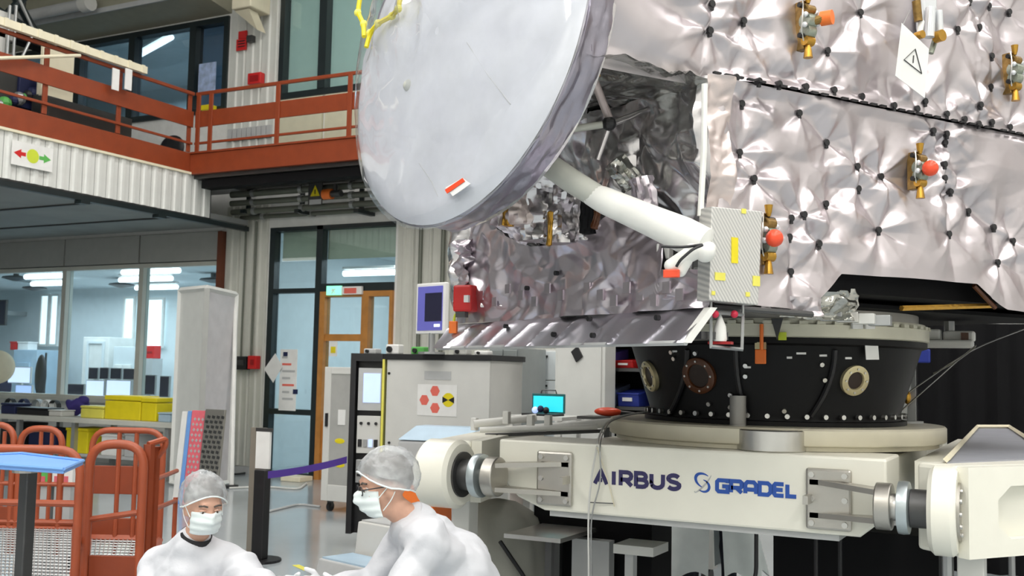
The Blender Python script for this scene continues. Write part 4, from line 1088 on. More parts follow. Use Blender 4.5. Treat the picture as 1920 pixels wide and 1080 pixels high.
c = on_side(730, 700); MB().cyl(c, c + nrm*.01, .012, n=10).build('panel_lock', 'black_plastic', rk)
for a_ in (.08, Wp - .08):
    for c_ in (.08, dp - .1): p = fo + u*a_ - nrm*c_; MB().cyl(p + Vector((0, 0, 0)), p + Vector((0, 0, .06)), .04, n=10).build('foot', 'black_plastic', rk)
# on the rack: monitor, green box, oddments
pm = fo + u*(.38) - nrm*.22
mo = thing('rack_monitor', pm + Vector((0, 0, zR)), 'white portrait monitor with violet screen on top of the rack', 'monitor')
a, b = dP(780, 575, dR - .1), dP(834, 575, dR - .38); z0, z1 = dP(806, 626, dR - .25).z, dP(806, 530, dR - .25).z
dd = Vector((b.x - a.x, b.y - a.y, 0)); dn = Vector((dd.y, -dd.x, 0)).normalized()
if dn.dot(CAM - a) < 0: dn = -dn
def quadbox(a, dd, dn, s0, s1, z0, z1, h0, h1):
    f_ = lambda s, h, z: Vector((a.x, a.y, 0)) + dd*s + dn*h + Vector((0, 0, z))
    return MB().hexa([f_(s0, h0, z0), f_(s1, h0, z0), f_(s1, h1, z0), f_(s0, h1, z0), f_(s0, h0, z1), f_(s1, h0, z1), f_(s1, h1, z1), f_(s0, h1, z1)])
quadbox(a, dd, dn, 0, 1, z0, z1, 0, -.05).build('casing', 'paper', mo, bevel=.01)
quadbox(a, dd, dn, .07, .93, z0 + .03, z1 - .03, .004, .0005).build('screen', 'screen_violet', mo)
quadbox(a, dd, dn, .33, .91, z0 + .11, z1 - .09, .006, .0045).build('window_panel', 'screen_dark', mo)
quadbox(a, dd, dn, .66, .86, z0 + .06, z0 + .085, .006, .0045).build('status_panel', 'screen_white', mo)
cc = a + dd*.5 - dn*.03; MB().cyl((cc.x, cc.y, zR), (cc.x, cc.y, z0 + .1), .03).build('stand', 'grey_metal', mo); MB().cyl((cc.x, cc.y, zR), (cc.x, cc.y, zR + .02), .12).build('base', 'grey_metal', mo)
for k, (px, mt, lab, h) in enumerate(((770, 'green', 'small green box on the rack top beside the monitor', .07), (722, 'paper', 'white camera on the rack top', .09), (680, 'rack_grey', 'grey adapter brick at the rack front edge', .05), (850, 'rack_white', 'white cable adapter on the rack below the red box', .06), (890, 'paper', 'white plug strip at the rack end', .04))):
    q = on_side(px, 655) - nrm*.16
    t = thing('rack_top_item', (q.x, q.y, zR), lab, 'box')
    MB().box((q.x - .07, q.y - .05, zR), (q.x + .07, q.y + .05, zR + h)).build('case', mt, t, bevel=.012)
    MB().cyl((q.x - .02, q.y - .05, zR + h*.5), (q.x - .02, q.y - .075, zR + h*.5), h*.3, n=12).build('port', 'black_plastic', t)
# pale blue draped console in front of the rack
g0 = dP(820, 900, 8.3)
cs = thing('console_box', (g0.x, g0.y, 0), 'light grey console with pale blue sloping lid before the rack', 'console')
a, b = dP(745, 840, 8.6), dP(888, 840, 8.4); z1 = dP(810, 803, 8.4).z; z0 = dP(810, 832, 8.2).z
dd = Vector((b.x - a.x, b.y - a.y, 0)); dn = Vector((dd.y, -dd.x, 0)).normalized()
f_ = lambda s, h, z: Vector((a.x, a.y, 0)) + dd*s + dn*h + Vector((0, 0, z))
MB().hexa([f_(0, 0, 0), f_(1, 0, 0), f_(1, -.4, 0), f_(0, -.4, 0), f_(0, 0, z0 - .004), f_(1, 0, z0 - .004), f_(1, -.4, z0 - .004), f_(0, -.4, z0 - .004)]).build('body', 'rack_grey', cs, bevel=.02)
MB().hexa([f_(0, .01, z0), f_(1, .01, z0), f_(1, -.4, z0), f_(0, -.4, z0), f_(.12, -.18, z1), f_(.92, -.18, z1), f_(.92, -.38, z1), f_(.12, -.38, z1)]).build('lid', 'light_blue', cs, bevel=.01)
# orange crate with black cable drum
q = dP(804, 905, 7.0)
oc = thing('orange_case', (q.x, q.y, 0), 'bright orange case with black handle behind the white beam end', 'case')
zt = dP(800, 893, 7.0).z
MB().box((q.x - .17, q.y - .1, 0), (q.x + .10, q.y + .15, zt - .05)).build('body', 'orange', oc, bevel=.02); MB().box((q.x - .18, q.y - .11, zt - .045), (q.x + .11, q.y + .16, zt)).build('lid', 'red_box', oc, bevel=.02)
MB().tube([(q.x - .12, q.y - .05, zt), (q.x - .12, q.y - .05, zt + .05), (q.x + .03, q.y - .05, zt + .05), (q.x + .03, q.y - .05, zt)], .018).build('handle', 'black_plastic', oc)
# stepped plinth
g = zP(592, 1078, 0)
sp = thing('step_plinth', dP(660, 1040, 8.0) * 1, 'pale grey step block with blue tread behind the seated man', 'step')
sp.location.z = 0
a, b = dP(588, 1040, 7.9), dP(760, 1040, 7.2); dd = Vector((b.x - a.x, b.y - a.y, 0)); dn = Vector((dd.y, -dd.x, 0)).normalized()
f_ = lambda s, h, z: Vector((a.x, a.y, 0)) + dd*s + dn*h + Vector((0, 0, z))
zs = [0, .22, .38]
for k, (h0, h1, zt, mt, nm) in enumerate(((.0, -.35, .20, 'rack_grey', 'lower_step'), (-.36, -.72, .44, 'rack_white', 'upper_step'))):
    MB().hexa([f_(0, h0, 0), f_(1, h0, 0), f_(1, h1, 0), f_(0, h1, 0), f_(.02, h0 - .03, zt), f_(.98, h0 - .03, zt), f_(.98, h1, zt), f_(.02, h1, zt)]).build(nm, mt, sp, bevel=.01)
    MB().hexa([f_(.04, h0 - .05, zt), f_(.96, h0 - .05, zt), f_(.96, h1 + .02, zt), f_(.04, h1 + .02, zt), f_(.04, h0 - .05, zt + .012), f_(.96, h0 - .05, zt + .012), f_(.96, h1 + .02, zt + .012), f_(.04, h1 + .02, zt + .012)]).build('tread', 'light_blue' if k == 0 else 'rack_grey', sp)
# floor cables and floor tape
for k, (pts, mt, lab) in enumerate(((((430, 915), (500, 912), (560, 918), (575, 906)), 'rack_white', 'white cable lying on the floor by the screen'), (((500, 960), (560, 945), (600, 950)), 'rack_grey', 'thin grey cable on the blue grey floor'), (((400, 880), (440, 890), (470, 885)), 'black_plastic', 'black cable on the floor by the folding screen'))):
    tag(MB().tube(fillet([zP(a, b, .014) for a, b in pts], .3, 6), .014, 6).build('floor_cable', mt), lab, 'cable')
p, q = zP(548, 1060, .001), zP(640, 1078, .001)
tag(MB().prism([p, p + Vector((.22, -.13, 0)), p + Vector((.25, -.08, 0)), p + Vector((.03, .05, 0))], (0, 0, .002)).build('floor_tape', 'yellow_soft'), 'yellow tape line on the floor beside the step block', 'tape')
tag(MB().box((zP(500, 905, 0).x, YB - .5, .0), (zP(560, 905, 0).x, YB - .2, .07)).build('power_strip', 'cream', bevel=.01), 'cream floor trunking at the foot of the glazed screen', 'trunking')

# board added behind the end upper pane; its pale blue makes it look lit
p, q = yP(358, 215, YB + .6), yP(440, 10, YB + .6)
bb = tag(MB().box((p.x, YB + .6, 4.43), (q.x + .3, YB + .64, q.z)).build('lit_pane_board', mat('lit_blue', (.60, .70, .92), .6)), 'added pale blue board that makes the end pane of the upper windows look lit', 'partition')
for k in range(3): MB().box((p.x, YB + .585, 5.0 + .7*k), (q.x + .3, YB + .5995, 5.03 + .7*k)).build('board_joint', 'light_blue', bb)

# cream pedestal fan before the glazing, cut by the picture edge
p = yP(-6, 688, 11.95 + .3); 
fn_ = thing('pedestal_fan', (p.x, p.y, 0), 'cream round pedestal fan standing before the office glazing', 'fan')
MB().lathe([(.02, -.05), (.24, -.04), (.29, 0), (.24, .04), (.02, .05)], p, 28, (CAM - p)).build('fan_guard', 'cream', fn_, smooth=True)
MB().cyl((p.x, p.y, .03), (p.x, p.y, p.z - .25), .025).build('pole', 'grey_metal', fn_); MB().cyl((p.x, p.y, 0), (p.x, p.y, .03), .18).build('base', 'black_plastic', fn_)
# ================================================================== TROLLEY (white dolly with turntable)
YT = 5.2                                    # front face of the beam
AC = dP(1448, 760, 6.2); AC = Vector((AC.x, AC.y, 0))      # turntable axis
zT, zBm = yP(1300, 842, YT).z, yP(1300, 981, YT).z
TR = thing('satellite_trolley', (AC.x, AC.y, 0), 'cream white steel trolley beam with turntable carrying the black adapter', 'trolley')
xL, xR = yP(935, 870, YT).x, yP(1612, 930, YT).x
bev = .10
prof = [(xL, zT), (xR + .12, zT), (xR + .12, zBm + .10), (xR, zBm), (xL + .28, zBm), (xL + .12, zBm + .06), (xL, zBm + .18)]
MB().prism([Vector((a, YT, b)) for a, b in prof], (0, .42, 0)).build('beam', 'dolly_cream', TR, bevel=.012)
MB().box((xL + .3, YT + .03, zBm - .03), (xR - .1, YT + .39, zBm - .001)).build('underside_rail', 'rack_grey', TR)
# lettering on the beam face
LT = MB(); LB = MB()
def letters_on_beam(m, lines, px, py, h, w, adv_w, wd):
    o = yP(px, py, YT); strokes(m, [[(a * adv_w, b * h) for a, b in ln] for ln in lines], o + Vector((0, -.0006, 0)), (1, 0, 0), (0, 0, 1), (0, -1, 0), wd)
hA = yP(1195, 883, YT).z - yP(1195, 916, YT).z
x0_, x1_ = yP(1112, 900, YT).x, yP(1279, 905, YT).x; Wt = (x1_ - x0_)
zb0 = yP(1195, 916, YT).z
AIR = {'A': ([[(0, 0), (.5, 1), (1, 0)], [(.60, .30), (.30, .30)]], 1.0), 'I': ([[(.5, 0), (.5, 1)]], .45),
       'R': ([[(0, 0), (0, 1), (.6, 1)] + arc(.6, .72, .36, .28, 90, -90, 6) + [(0, .44)], [(.45, .44), (1, 0)]], .9),
       'B': ([[(0, 0), (0, 1), (.55, 1)] + arc(.55, .76, .33, .24, 90, -90, 6) + [(.1, .52)], [(.55, .52)] + arc(.58, .26, .40, .26, 90, -90, 6) + [(0, 0)]], .9),
       'U': ([[(0, 1), (0, .32)] + arc(.48, .34, .48, .34, 180, 360, 8) + [(.96, 1)]], .95),
       'S': ([arc(.48, .75, .44, .25, 25, 180, 7) + [(.06, .68), (.25, .55), (.75, .45), (.93, .33)] + arc(.48, .25, .46, .25, 0, -155, 7)], .95)}
def word(m, s, table, x, z, h, W, wd, y=YT, gap=.34):
    tot = sum(table[c][1] for c in s) + gap * (len(s) - 1); k = (W - wd) / tot; x += wd / 2
    for c in s:
        L_, a = table[c]
        strokes(m, [[(x + p * k * a, z + wd/2 + q * (h - wd)) for p, q in ln] for ln in L_], (0, y - .0006, 0), (1, 0, 0), (0, 0, 1), (0, -1, 0), wd)
        x += k * (a + gap)
word(LT, 'AIRBUS', AIR, x0_, zb0, hA, Wt, .0215)
LT.build('lettering_airbus', 'lettering_navy', TR)
GR = {'G': ([[(1, .78), (1, 1), (.15, 1), (0, .85), (0, .15), (.15, 0), (1, 0), (1, .48), (.5, .48)]], 1.0), 'R': ([[(0, 0), (0, 1), (.85, 1), (1, .88), (1, .55), (.85, .42), (0, .42)], [(.5, .42), (1, 0)]], 1.0),
      'A': ([[(0, 0), (0, .8), (.2, 1), (.8, 1), (1, .8), (1, 0)], [(0, .35), (1, .35)]], 1.0), 'D': ([[(0, 0), (0, 1), (.75, 1), (1, .78), (1, .22), (.75, 0), (0, 0)]], 1.0),
      'E': ([[(1, 1), (.12, 1), (0, .88), (0, .12), (.12, 0), (1, 0)], [(0, .5), (.9, .5)]], .85), 'L': ([[(0, 1), (0, 0), (1, 0)]], .8)}
xg0, xg1 = yP(1341, 915, YT).x, yP(1497, 918, YT).x
word(LB, 'GRADEL', GR, xg0, yP(1418, 930, YT).z, yP(1418, 901, YT).z - yP(1418, 930, YT).z, xg1 - xg0, .0195)
LB.build('lettering_gradel', 'lettering_blue', TR)
o_ = yP(1318, 906, YT); SW = MB(); sc = .001 * 2.6
def swirl(cx, cy, rx, ry, a0, a1, tilt, wmax):
    m = MB(); n = 16; vs = []
    for i in range(n + 1):
        t = i / n; a = math.radians(a0 + (a1 - a0) * t); x, z = rx * math.cos(a), ry * math.sin(a)
        p = Vector((cx + x * math.cos(tilt) - z * math.sin(tilt), cy + x * math.sin(tilt) + z * math.cos(tilt))); w_ = wmax * math.sin(math.pi * t) + .0015
        nx, nz = math.cos(a), math.sin(a); nn = Vector((nx * math.cos(tilt) - nz * math.sin(tilt), nx * math.sin(tilt) + nz * math.cos(tilt)))
        vs.append((p + nn * w_, p - nn * w_))
    W3 = lambda q, h: Vector((o_.x + q.x, YT - .0006 - h, o_.z + q.y))
    for (a, b), (c, d) in zip(vs, vs[1:]): m.hexa([W3(a, 0), W3(b, 0), W3(d, 0), W3(c, 0), W3(a, .002), W3(b, .002), W3(d, .002), W3(c, .002)])
    return m
swirl(.005, .012, .045, .032, 80, 280, -.5, .006).build('logo_swirl', 'lettering_blue', TR)
swirl(.0, -.012, .034, .028, -100, 110, -.5, .005).build('logo_swirl', 'lettering_blue', TR)
swirl(.0, .0, .062, .012, 160, 340, .85, .003).build('logo_swirl', 'rack_grey', TR)
# hinge joints at both ends
def joint(pb0, pb1, pk, cyl_px, side):
    # pb: bracket plate pixels, pk: knob pixels, cyl_px: hinge cylinder pixels; side -1 left, +1 right
    p, q = yP(pb0[0], pb1[1], YT), yP(pb1[0], pb0[1], YT)
    br = MB().box((p.x, YT - .025, p.z), (q.x, YT - .001, q.z)).build('bracket_plate', 'brushed_steel', TR, bevel=.012)
    for a in (p.x + .03, q.x - .03):
        for b in (p.z + .03, (p.z+q.z)/2, q.z - .03): MB().cyl((a, YT - .038, b), (a, YT - .0255, b), .014, n=8).build('bolt', 'steel', br)
    zc = (p.z + q.z) / 2; ya = YT - .13; h = (q.z - p.z)
    in_x = q.x - .02 if side < 0 else p.x + .02; out_x = (p.x - .20) if side < 0 else (q.x + .16)
    for dz in (-.27, .27): MB().prism([Vector((in_x, YT - .026, zc + dz*h - .012)), Vector((in_x + side*.04, YT - .026, zc + dz*h - .012)), Vector((out_x, ya - .07, zc + dz*h*.8 - .012)), Vector((out_x, ya + .07, zc + dz*h*.8 - .012)), Vector((q.x - .06 if side > 0 else p.x + .06, YT - .026, zc + dz*h - .012))], (0, 0, .024)).build('arm_plate', 'brushed_steel', TR)
    MB().box((in_x - .012, ya + .01, zc - .02), (in_x + .012, YT - .026, zc + .02)).build('web', 'brushed_steel', TR)
    MB().cyl((out_x - .035, ya, zc), (out_x + .035, ya, zc), .105, n=28).build('clevis', 'brushed_steel', TR, smooth=True, bevel=.006)
    k0 = out_x + side * .035
    MB().cyl((k0, ya, zc), (k0 + side*.08, ya, zc), .06, n=20).build('shaft', 'steel', TR, smooth=True)
    MB().lathe([(.07, 0), (.115, .008), (.118, .03), (.115, .052), (.07, .06)], (k0 + side*.05 - (.03), ya, zc), 32, (1, 0, 0)).build('lock_ring', mat('zinc_blue', (.52, .58, .60), .3, .7), TR, smooth=True)
    MB().cyl((k0 + side*.08, ya, zc), (k0 + side*.16, ya, zc), .085, n=20).build('shaft_collar', 'dark_metal', TR, smooth=True)
    c0 = k0 + side*.16
    a, b = yP(cyl_px[0], 900, ya).x, yP(cyl_px[1], 900, ya).x
    if side < 0: a, b = a, c0
    else: a, b = c0, b
    R = cyl_px[2]
    hub = MB().lathe([(.04, 0), (R - .02, 0), (R, .02), (R, abs(b - a) - .02), (R - .02, abs(b - a)), (.04, abs(b - a))], (min(a, b), ya, zc), 40, (1, 0, 0)).build('hinge_hub', 'dolly_cream', TR, smooth=True)
    ex = max(a, b)
    pl = MB().cyl((ex + .0005, ya, zc), (ex + .012, ya, zc), R * .66, n=32).build('hub_cover', 'brushed_steel' if side > 0 else 'dark_metal', TR, smooth=True)
    if side > 0:
        for k in range(12): t = k*math.pi/6; MB().cyl((ex + .0125, ya + R*.55*math.cos(t), zc + R*.55*math.sin(t)), (ex + .022, ya + R*.55*math.cos(t), zc + R*.55*math.sin(t)), .011, n=8).build('bolt', 'steel', pl)
    return min(a, b), max(a, b), ya, zc, R
JL = joint((1008, 848), (1076, 945), None, (803, 0, .185), -1)
JR = joint((1512, 881), (1598, 990), None, (0, 1797, .195), 1)
# right outrigger: box arm with a recessed pocket, leaving the hub towards the back right
def outrigger(cx, ya, zc, dirv, L, h, name, post=True):
    d = Vector((*dirv, 0)).normalized(); n = Vector((d.y, -d.x, 0)); o = Vector((cx, ya, zc)); up = Vector((0, 0, 1))
    if n.dot(CAM - o) < 0: n = -n
    f = lambda s, q, z: o + d*s + n*q + up*z
    t = .09
    m = MB(); H = h/2
    def bx(s0, s1, q0, q1, z0, z1): m.hexa([f(s0, q0, z0), f(s1, q0, z0), f(s1, q1, z0), f(s0, q1, z0), f(s0, q0, z1), f(s1, q0, z1), f(s1, q1, z1), f(s0, q1, z1)])
    bx(.0, L, -.16, .07, -H, H)
    arm = m.build(name, 'dolly_cream', TR, bevel=.02)
    fr = MB(); m = fr
    oc = [(.18, -.06), (.18, .05), (.26, .11), (L - .3, .11), (L - .2, .05), (L - .2, -.06), (L - .28, -.12), (.26, -.12)]
    outer = [(.0, -H), (.0, H), (.0, H), (L, H), (L, H), (L, -H), (L, -H), (.0, -H)]
    k = len(oc)
    for i in range(k):
        j = (i + 1) % k
        a0, a1, b0, b1 = outer[i], outer[j], oc[i], oc[j]
        fr.add([f(a0[0], .071, a0[1]), f(a1[0], .071, a1[1]), f(b1[0], .071, b1[1]), f(b0[0], .071, b0[1]), f(a0[0], .13, a0[1]), f(a1[0], .13, a1[1]), f(b1[0]*1.0, .13, b1[1]), f(b0[0], .13, b0[1])], [(0,3,2,1),(4,5,6,7),(0,1,5,4),(1,2,6,5),(2,3,7,6),(3,0,4,7)])
    fr.build('pocket_frame', 'dolly_cream', TR)
    if post:
        for s in (.16, L - .2):
            p = f(s, .0, -H); MB().box((p.x - .055, p.y - .055, .14), (p.x + .055, p.y + .055, p.z)).build('leg', 'rack_white', TR, bevel=.006)
            MB().box((p.x - .08, p.y - .08, .12), (p.x + .08, p.y + .08, .14)).build('caster_plate', 'dark_metal', TR); MB().cyl((p.x - .03, p.y, .06), (p.x + .03, p.y, .06), .06, n=16).build('caster', 'black_plastic', TR)
outrigger(JR[1] - .06, JR[2] + .03, JR[3], (.60, .80), 1.8, .39, 'outrigger_arm')
outrigger(JL[0] + .1, JL[2] + .16, JL[3], (-.25, .97), 1.8, .34, 'outrigger_arm')
# frame under the turntable
MB().box((AC.x - .75, YT + .42, zT - .26), (AC.x + .75, AC.y + .80, zT - .02)).build('turntable_frame', 'dolly_cream', TR, bevel=.01)
MB().box((xL + .1, AC.y + 1.75, zBm), (xR + .1, AC.y + 2.0, zT - .02)).build('rear_beam', 'dolly_cream', TR, bevel=.012)
for sx in (-1, 1): 
    xx = AC.x + sx*.95
    MB().box((xx - .1, YT + .421, zT - .26), (xx + .1, AC.y + 1.749, zT - .03)).build('side_rail', 'dolly_cream', TR)
    MB().box((xx - .06, AC.y + 1.8, .14), (xx + .06, AC.y + 1.92, zBm)).build('leg', 'rack_white', TR); MB().cyl((xx - .03, AC.y + 1.86, .07), (xx + .03, AC.y + 1.86, .07), .07, n=16).build('caster', 'black_plastic', TR)
# turntable disk with steel boss
zd0, zd1 = zT + .002, zT + .115
MB().lathe([(.30, 0), (.90, 0), (.90, .02), (.935, .028), (.94, .035), (.94, zd1 - zd0 - .01), (.93, zd1 - zd0), (.30, zd1 - zd0)], (AC.x, AC.y, zd0), 72).build('turntable_disk', 'disk_cream', TR, smooth=True)
bc = zP(1446, 850, zT); dirb = (Vector((bc.x, bc.y, 0)) - AC).normalized(); bp = AC + dirb * .86
MB().lathe([(.02, 0), (.165, 0), (.17, .005), (.17, .10), (.165, .105), (.02, .105)], (bp.x, bp.y, zd0 - .001), 36).build('drive_boss', 'steel', TR, smooth=True)
# cross tubes on the left rear of the trolley
for k, (a, b, dz, r) in enumerate((((888, 795), (1005, 783), 5.95, .026), ((905, 812), (1150, 792), 6.0, .03), ((900, 806), (1120, 800), 5.8, .018))):
    MB().tube([yP(a[0], a[1], dz), yP(b[0], b[1], dz + .25)], r, 10).build('cross_tube', 'rack_white', TR, smooth=True)
MB().tube([yP(910, 816, 5.85), yP(1130, 808, 6.1)], .012, 8).build('cross_tube', 'dark_metal', TR)
for px, py in ((950, 778), (995, 785), (1028, 786), (890, 790)):
    p = yP(px, py + 8, 5.98); MB().box(p + Vector((-.02, -.02, -.03)), p + Vector((.02, .02, .05))).build('clamp', 'rack_white', TR, bevel=.004)

# ================================================================== ADAPTER
zr0, zr1 = yP(1500, 628, AC.y - .8).z, 0
zA0 = zd1 + .001; zA1 = dP(1450, 632, 5.4).z; zA2 = dP(1450, 596, 5.4).z
AD = thing('payload_adapter', (AC.x, AC.y, zA0), 'black conical adapter with cream top ring standing on the turntable', 'adapter')
RB, RTp = .70, .825
MB().lathe([(.62, .0), (.735, 0), (.735, .022), (.705, .026), (.70, .05), (RTp - .01, zA1 - zA0 - .04), (RTp + .02, zA1 - zA0 - .03), (RTp + .02, zA1 - zA0), (.62, zA1 - zA0)], (AC.x, AC.y, zA0), 72).build('cone', 'adapter_black', AD, smooth=True)
MB().lathe([(.6, 0), (.845, 0), (.855, .006), (.855, (zA2-zA1) - .03), (.835, (zA2-zA1) - .025), (.835, zA2-zA1), (.6, zA2-zA1)], (AC.x, AC.y, zA1 + .001), 72).build('top_ring', 'ring_cream', AD, smooth=True)
def coneP(px, py):        # point and outward normal on the adapter cone
    r = ray(px, py); t = 5.3
    for _ in range(30):
        p = CAM + r * t; k = (p.z - zA0) / (zA1 - zA0); R = RB + (RTp - RB) * max(0, min(1, k))
        q = (p - AC); q.z = 0; t += (q.length - R) * .6
    n = q.normalized(); return AC + n * R + Vector((0, 0, p.z)), (n - Vector((0, 0, (RTp - RB) / (zA1 - zA0)))).normalized()
def onring(px, py, R):
    r = ray(px, py); t = 5.3
    for _ in range(40):
        p = CAM + r * t; q = p - AC; q.z = 0; t += (q.length - R) * .6
    return AC + q.normalized() * R + Vector((0, 0, p.z)), q.normalized()
for px, py, r1, r2, mt, lab in ((1219, 705, .088, .055, 'port_gold', None), (1602, 713, .080, .045, 'port_gold', None), (1311, 704, .098, .062, 'amber', 'amber tinted open port')):
    p, n = coneP(px, py)
    po = MB().lathe([(r2, -.02), (r1, -.02), (r1, .012), (r1 - .008, .016), (r2 + .004, .016), (r2, .01)], p, 32, n, True).build('port_ring', mt, AD, smooth=True)
    MB().cyl(p - n*.01, p - n*.004 + n*.008, r2, n=24).build('port_hole', 'port_dark', po)
    for k in range(8):
        u_, w_ = perp(n); t = k*math.pi/4; c = p + (u_*math.cos(t) + w_*math.sin(t))*(r1 + r2)/2 + n*.0165; MB().cyl(c, c + n*.005, .006, n=6).build('screw', 'steel', po)
# curved black stiffener ribs
for px0, px1 in ((1520, 1565), (1255, 1290), (1400, 1380)):
    P = []
    for k in range(9):
        t = k/8; p, n = coneP(px0 + (px1 - px0)*(1 - (1-t)**2), 780 - 125*t); P.append(p + n*.006)
    MB().tube(P, .014, 6).build('stiffener', 'black_plastic', AD)
fb0 = None
for k in range(46):
    a = 2*math.pi*k/46; d = Vector((math.cos(a), math.sin(a), 0)); p = AC + d*.712 + Vector((0, 0, zA0 + .05))
    if fb0 is None: fb0 = MB().cyl(p, p + d*.022, .013, n=8).build('bolt', 'steel', AD, org=p)
    else: inst(fb0, 'bolt', AD, p, (0, 0, a))
for px, py in ((1545, 712), (1540, 683), (1395, 768), (1470, 770), (1370, 740), (1370, 763), (1398, 705), (1398, 685), (1330, 757), (1260, 660), (1305, 662), (1265, 672)):
    p, n = coneP(px, py); MB().cyl(p, p + n*.014, .012, n=8).build('stud', 'steel', AD)
for px, py, w_ in ((1502, 664, 18), (1543, 668, 14), (1590, 673, 12), (1402, 690, 12), (1480, 672, 10), (1264, 660, 12)):
    a, n = coneP(px - w_/2, py); b, _ = coneP(px + w_/2, py)
    MB().hexa([a, b, b + n*.006, a + n*.006, a + Vector((0, 0, .01)), b + Vector((0, 0, .01)), b + n*.006 + Vector((0, 0, .01)), a + n*.006 + Vector((0, 0, .01))]).build('label_strip', 'paper', AD)
p, n = coneP(1628, 652); a, _ = coneP(1616, 652); b, _ = coneP(1640, 652); h = .095
MB().hexa([a + Vector((0, 0, -h*.55)) + n*.03, b + Vector((0, 0, -h*.55)) + n*.03, b + n*.034 + Vector((0, 0, -h*.55)), a + n*.034 + Vector((0, 0, -h*.55)), a + Vector((0, 0, h*.5)) + n*.02, b + Vector((0, 0, h*.5)) + n*.02, b + n*.024 + Vector((0, 0, h*.5)), a + n*.024 + Vector((0, 0, h*.5))]).build('white_tag', 'paper', AD)
# orange release tag, yellow marker, white cylinder at the base
p, n = onring(1428, 615, .87)
MB().tube([p + Vector((0, 0, .02)), p + Vector((0, 0, -.11))], .010, 6).build('tag_cord', 'orange', AD)
q, n2 = coneP(1427, 652); q = q + n2*.03
MB().box(q + Vector((-.028, -.008, .0)), q + Vector((.028, .008, .035))).build('tag_clip', 'port_gold', AD); MB().box(q + Vector((-.028, -.008, -.075)), q + Vector((.028, .008, -.001))).build('release_tag', 'orange', AD, bevel=.004)
p, n = onring(1457, 612, .862); MB().prism([p + n*.002 + Vector((-.03, 0, .04)), p + n*.002 + Vector((.03, 0, .04)), p + n*.002 + Vector((0, 0, -.07))], n*.01).build('ring_marker', 'dark_metal', AD)
p, n = coneP(1466, 627); p = p + n*.04; MB().box(p + Vector((-.02, -.004, -.02)), p + Vector((.02, .004, .02))).build('yellow_flag', 'lime', AD)
p, n = coneP(1388, 755); MB().cyl(p + n*.05 + Vector((0, 0, -.10)), p + n*.05 + Vector((0, 0, .05)), .042, n=18).build('damper', mat('satin_grey', (.30, .29, .27), .4, .3), AD, smooth=True); MB().cyl(p + n*.05 + Vector((0, 0, -.13)), p + n*.05 + Vector((0, 0, -.101)), .05, n=18).build('damper_foot', 'steel', AD, smooth=True)
# cleats on the ring
for px, w_ in ((1605, 30), (1628, 26)):
    a, n = onring(px - w_/3, 606, .856); b, _ = onring(px + w_/3, 606, .856)
    cl_ = MB().hexa([a + Vector((0, 0, -.03)), b + Vector((0, 0, -.03)), b + n*.02 + Vector((0, 0, -.03)), a + n*.02 + Vector((0, 0, -.03)), a + Vector((0, 0, .02)), b + Vector((0, 0, .02)), b + n*.02 + Vector((0, 0, .02)), a + n*.02 + Vector((0, 0, .02))]).build('cleat', 'paper', AD, bevel=.003)
c0 = None
for k in range(60):
    a = 2*math.pi*k/60; d = Vector((math.cos(a), math.sin(a), 0)); p = AC + d*.85 + Vector((0, 0, zA2 - .028))
    if c0 is None: c0 = MB().box(p + Vector((-.012, -.022, 0)), p + Vector((.012, .022, .016))).build('ring_lug', 'ring_cream', AD, org=p)
    else: inst(c0, 'ring_lug', AD, p, (0, 0, a))
# steel gusset at the right of the cone, standing on the disk
g0, g1, g2 = dP(1640, 803, 6.25), dP(1708, 803, 6.25), dP(1706, 682, 6.25)
gt = thing('gusset_stand', ((g0 + g1)/2).xy.to_3d() + Vector((0, 0, zd1)), 'grey triangular steel gusset standing on the turntable', 'gusset')
dz = Vector((0, 0, zd1 - g0.z))
dn = (g1 - g0).cross(g2 - g0).normalized() * .012
b0, b1 = Vector((g0.x, g0.y, zd1)), Vector((g1.x, g1.y, zd1))
MB().prism([b0, b1, g2, g2 + (b0 - g2)*.1], dn).build('gusset_plate', 'grey_metal', gt); MB().box(b1 + Vector((-.015, -.03, 0)), Vector((g2.x + .03, g2.y + .03, g2.z + .02))).build('upright', 'grey_metal', gt)
MB().cyl(b1 + Vector((-.02, 0, 0)), b1 + Vector((-.02, 0, .012)), .09, n=20).build('foot', 'rack_grey', gt)

# ================================================================== BEHIND AND UNDER THE TROLLEY
def floor_box(name, px0, px1, pyt, d, dep, mt, lab, cat, z0=0.0, bev=.01):
    a, b = dP(px0, pyt, d), dP(px1, pyt, d)
    return a, b
# grey locker
def cab(name, px0, px1, pyt, y, dep, lab, cat, body, front, nd, knob='black_plastic', zb=0.0, split='h'):
    a, b = yP(px0, pyt, y), yP(px1, pyt, y); z = a.z
    t = thing(name, ((a.x+b.x)/2, y + dep/2, zb), lab, cat)
    MB().box((a.x, y, zb), (b.x, y + dep, z)).build('body', body, t, bevel=.006)
    for k in range(nd):
        if split == 'h': x0_, x1_, z0_, z1_ = a.x + .02, b.x - .02, zb + .03 + (z - zb - .04)*k/nd, zb + .02 + (z - zb - .04)*(k+1)/nd
        else: x0_, x1_, z0_, z1_ = a.x + .01 + (b.x - a.x - .02)*k/nd, a.x + (b.x - a.x - .02)*(k+1)/nd, zb + .03, z - .02
        d_ = MB().box((x0_, y - .018, z0_), (x1_, y - .0005, z1_)).build('drawer' if split == 'h' else 'door', front, t, bevel=.004)
        MB().box(((x0_+x1_)/2 - .05, y - .035, z1_ - .06), ((x0_+x1_)/2 + .05, y - .019, z1_ - .04) if split == 'h' else ((x0_+x1_)/2 - .03, y - .019, z1_ - .4)).build('handle', knob, d_)
    return t
cab('steel_locker', 918, 974, 652, 9.2, .6, 'grey steel locker beside the white rack panel', 'locker', mat('locker_grey', (.33, .36, .36), .35, .4), 'locker_grey', 2, split='v')
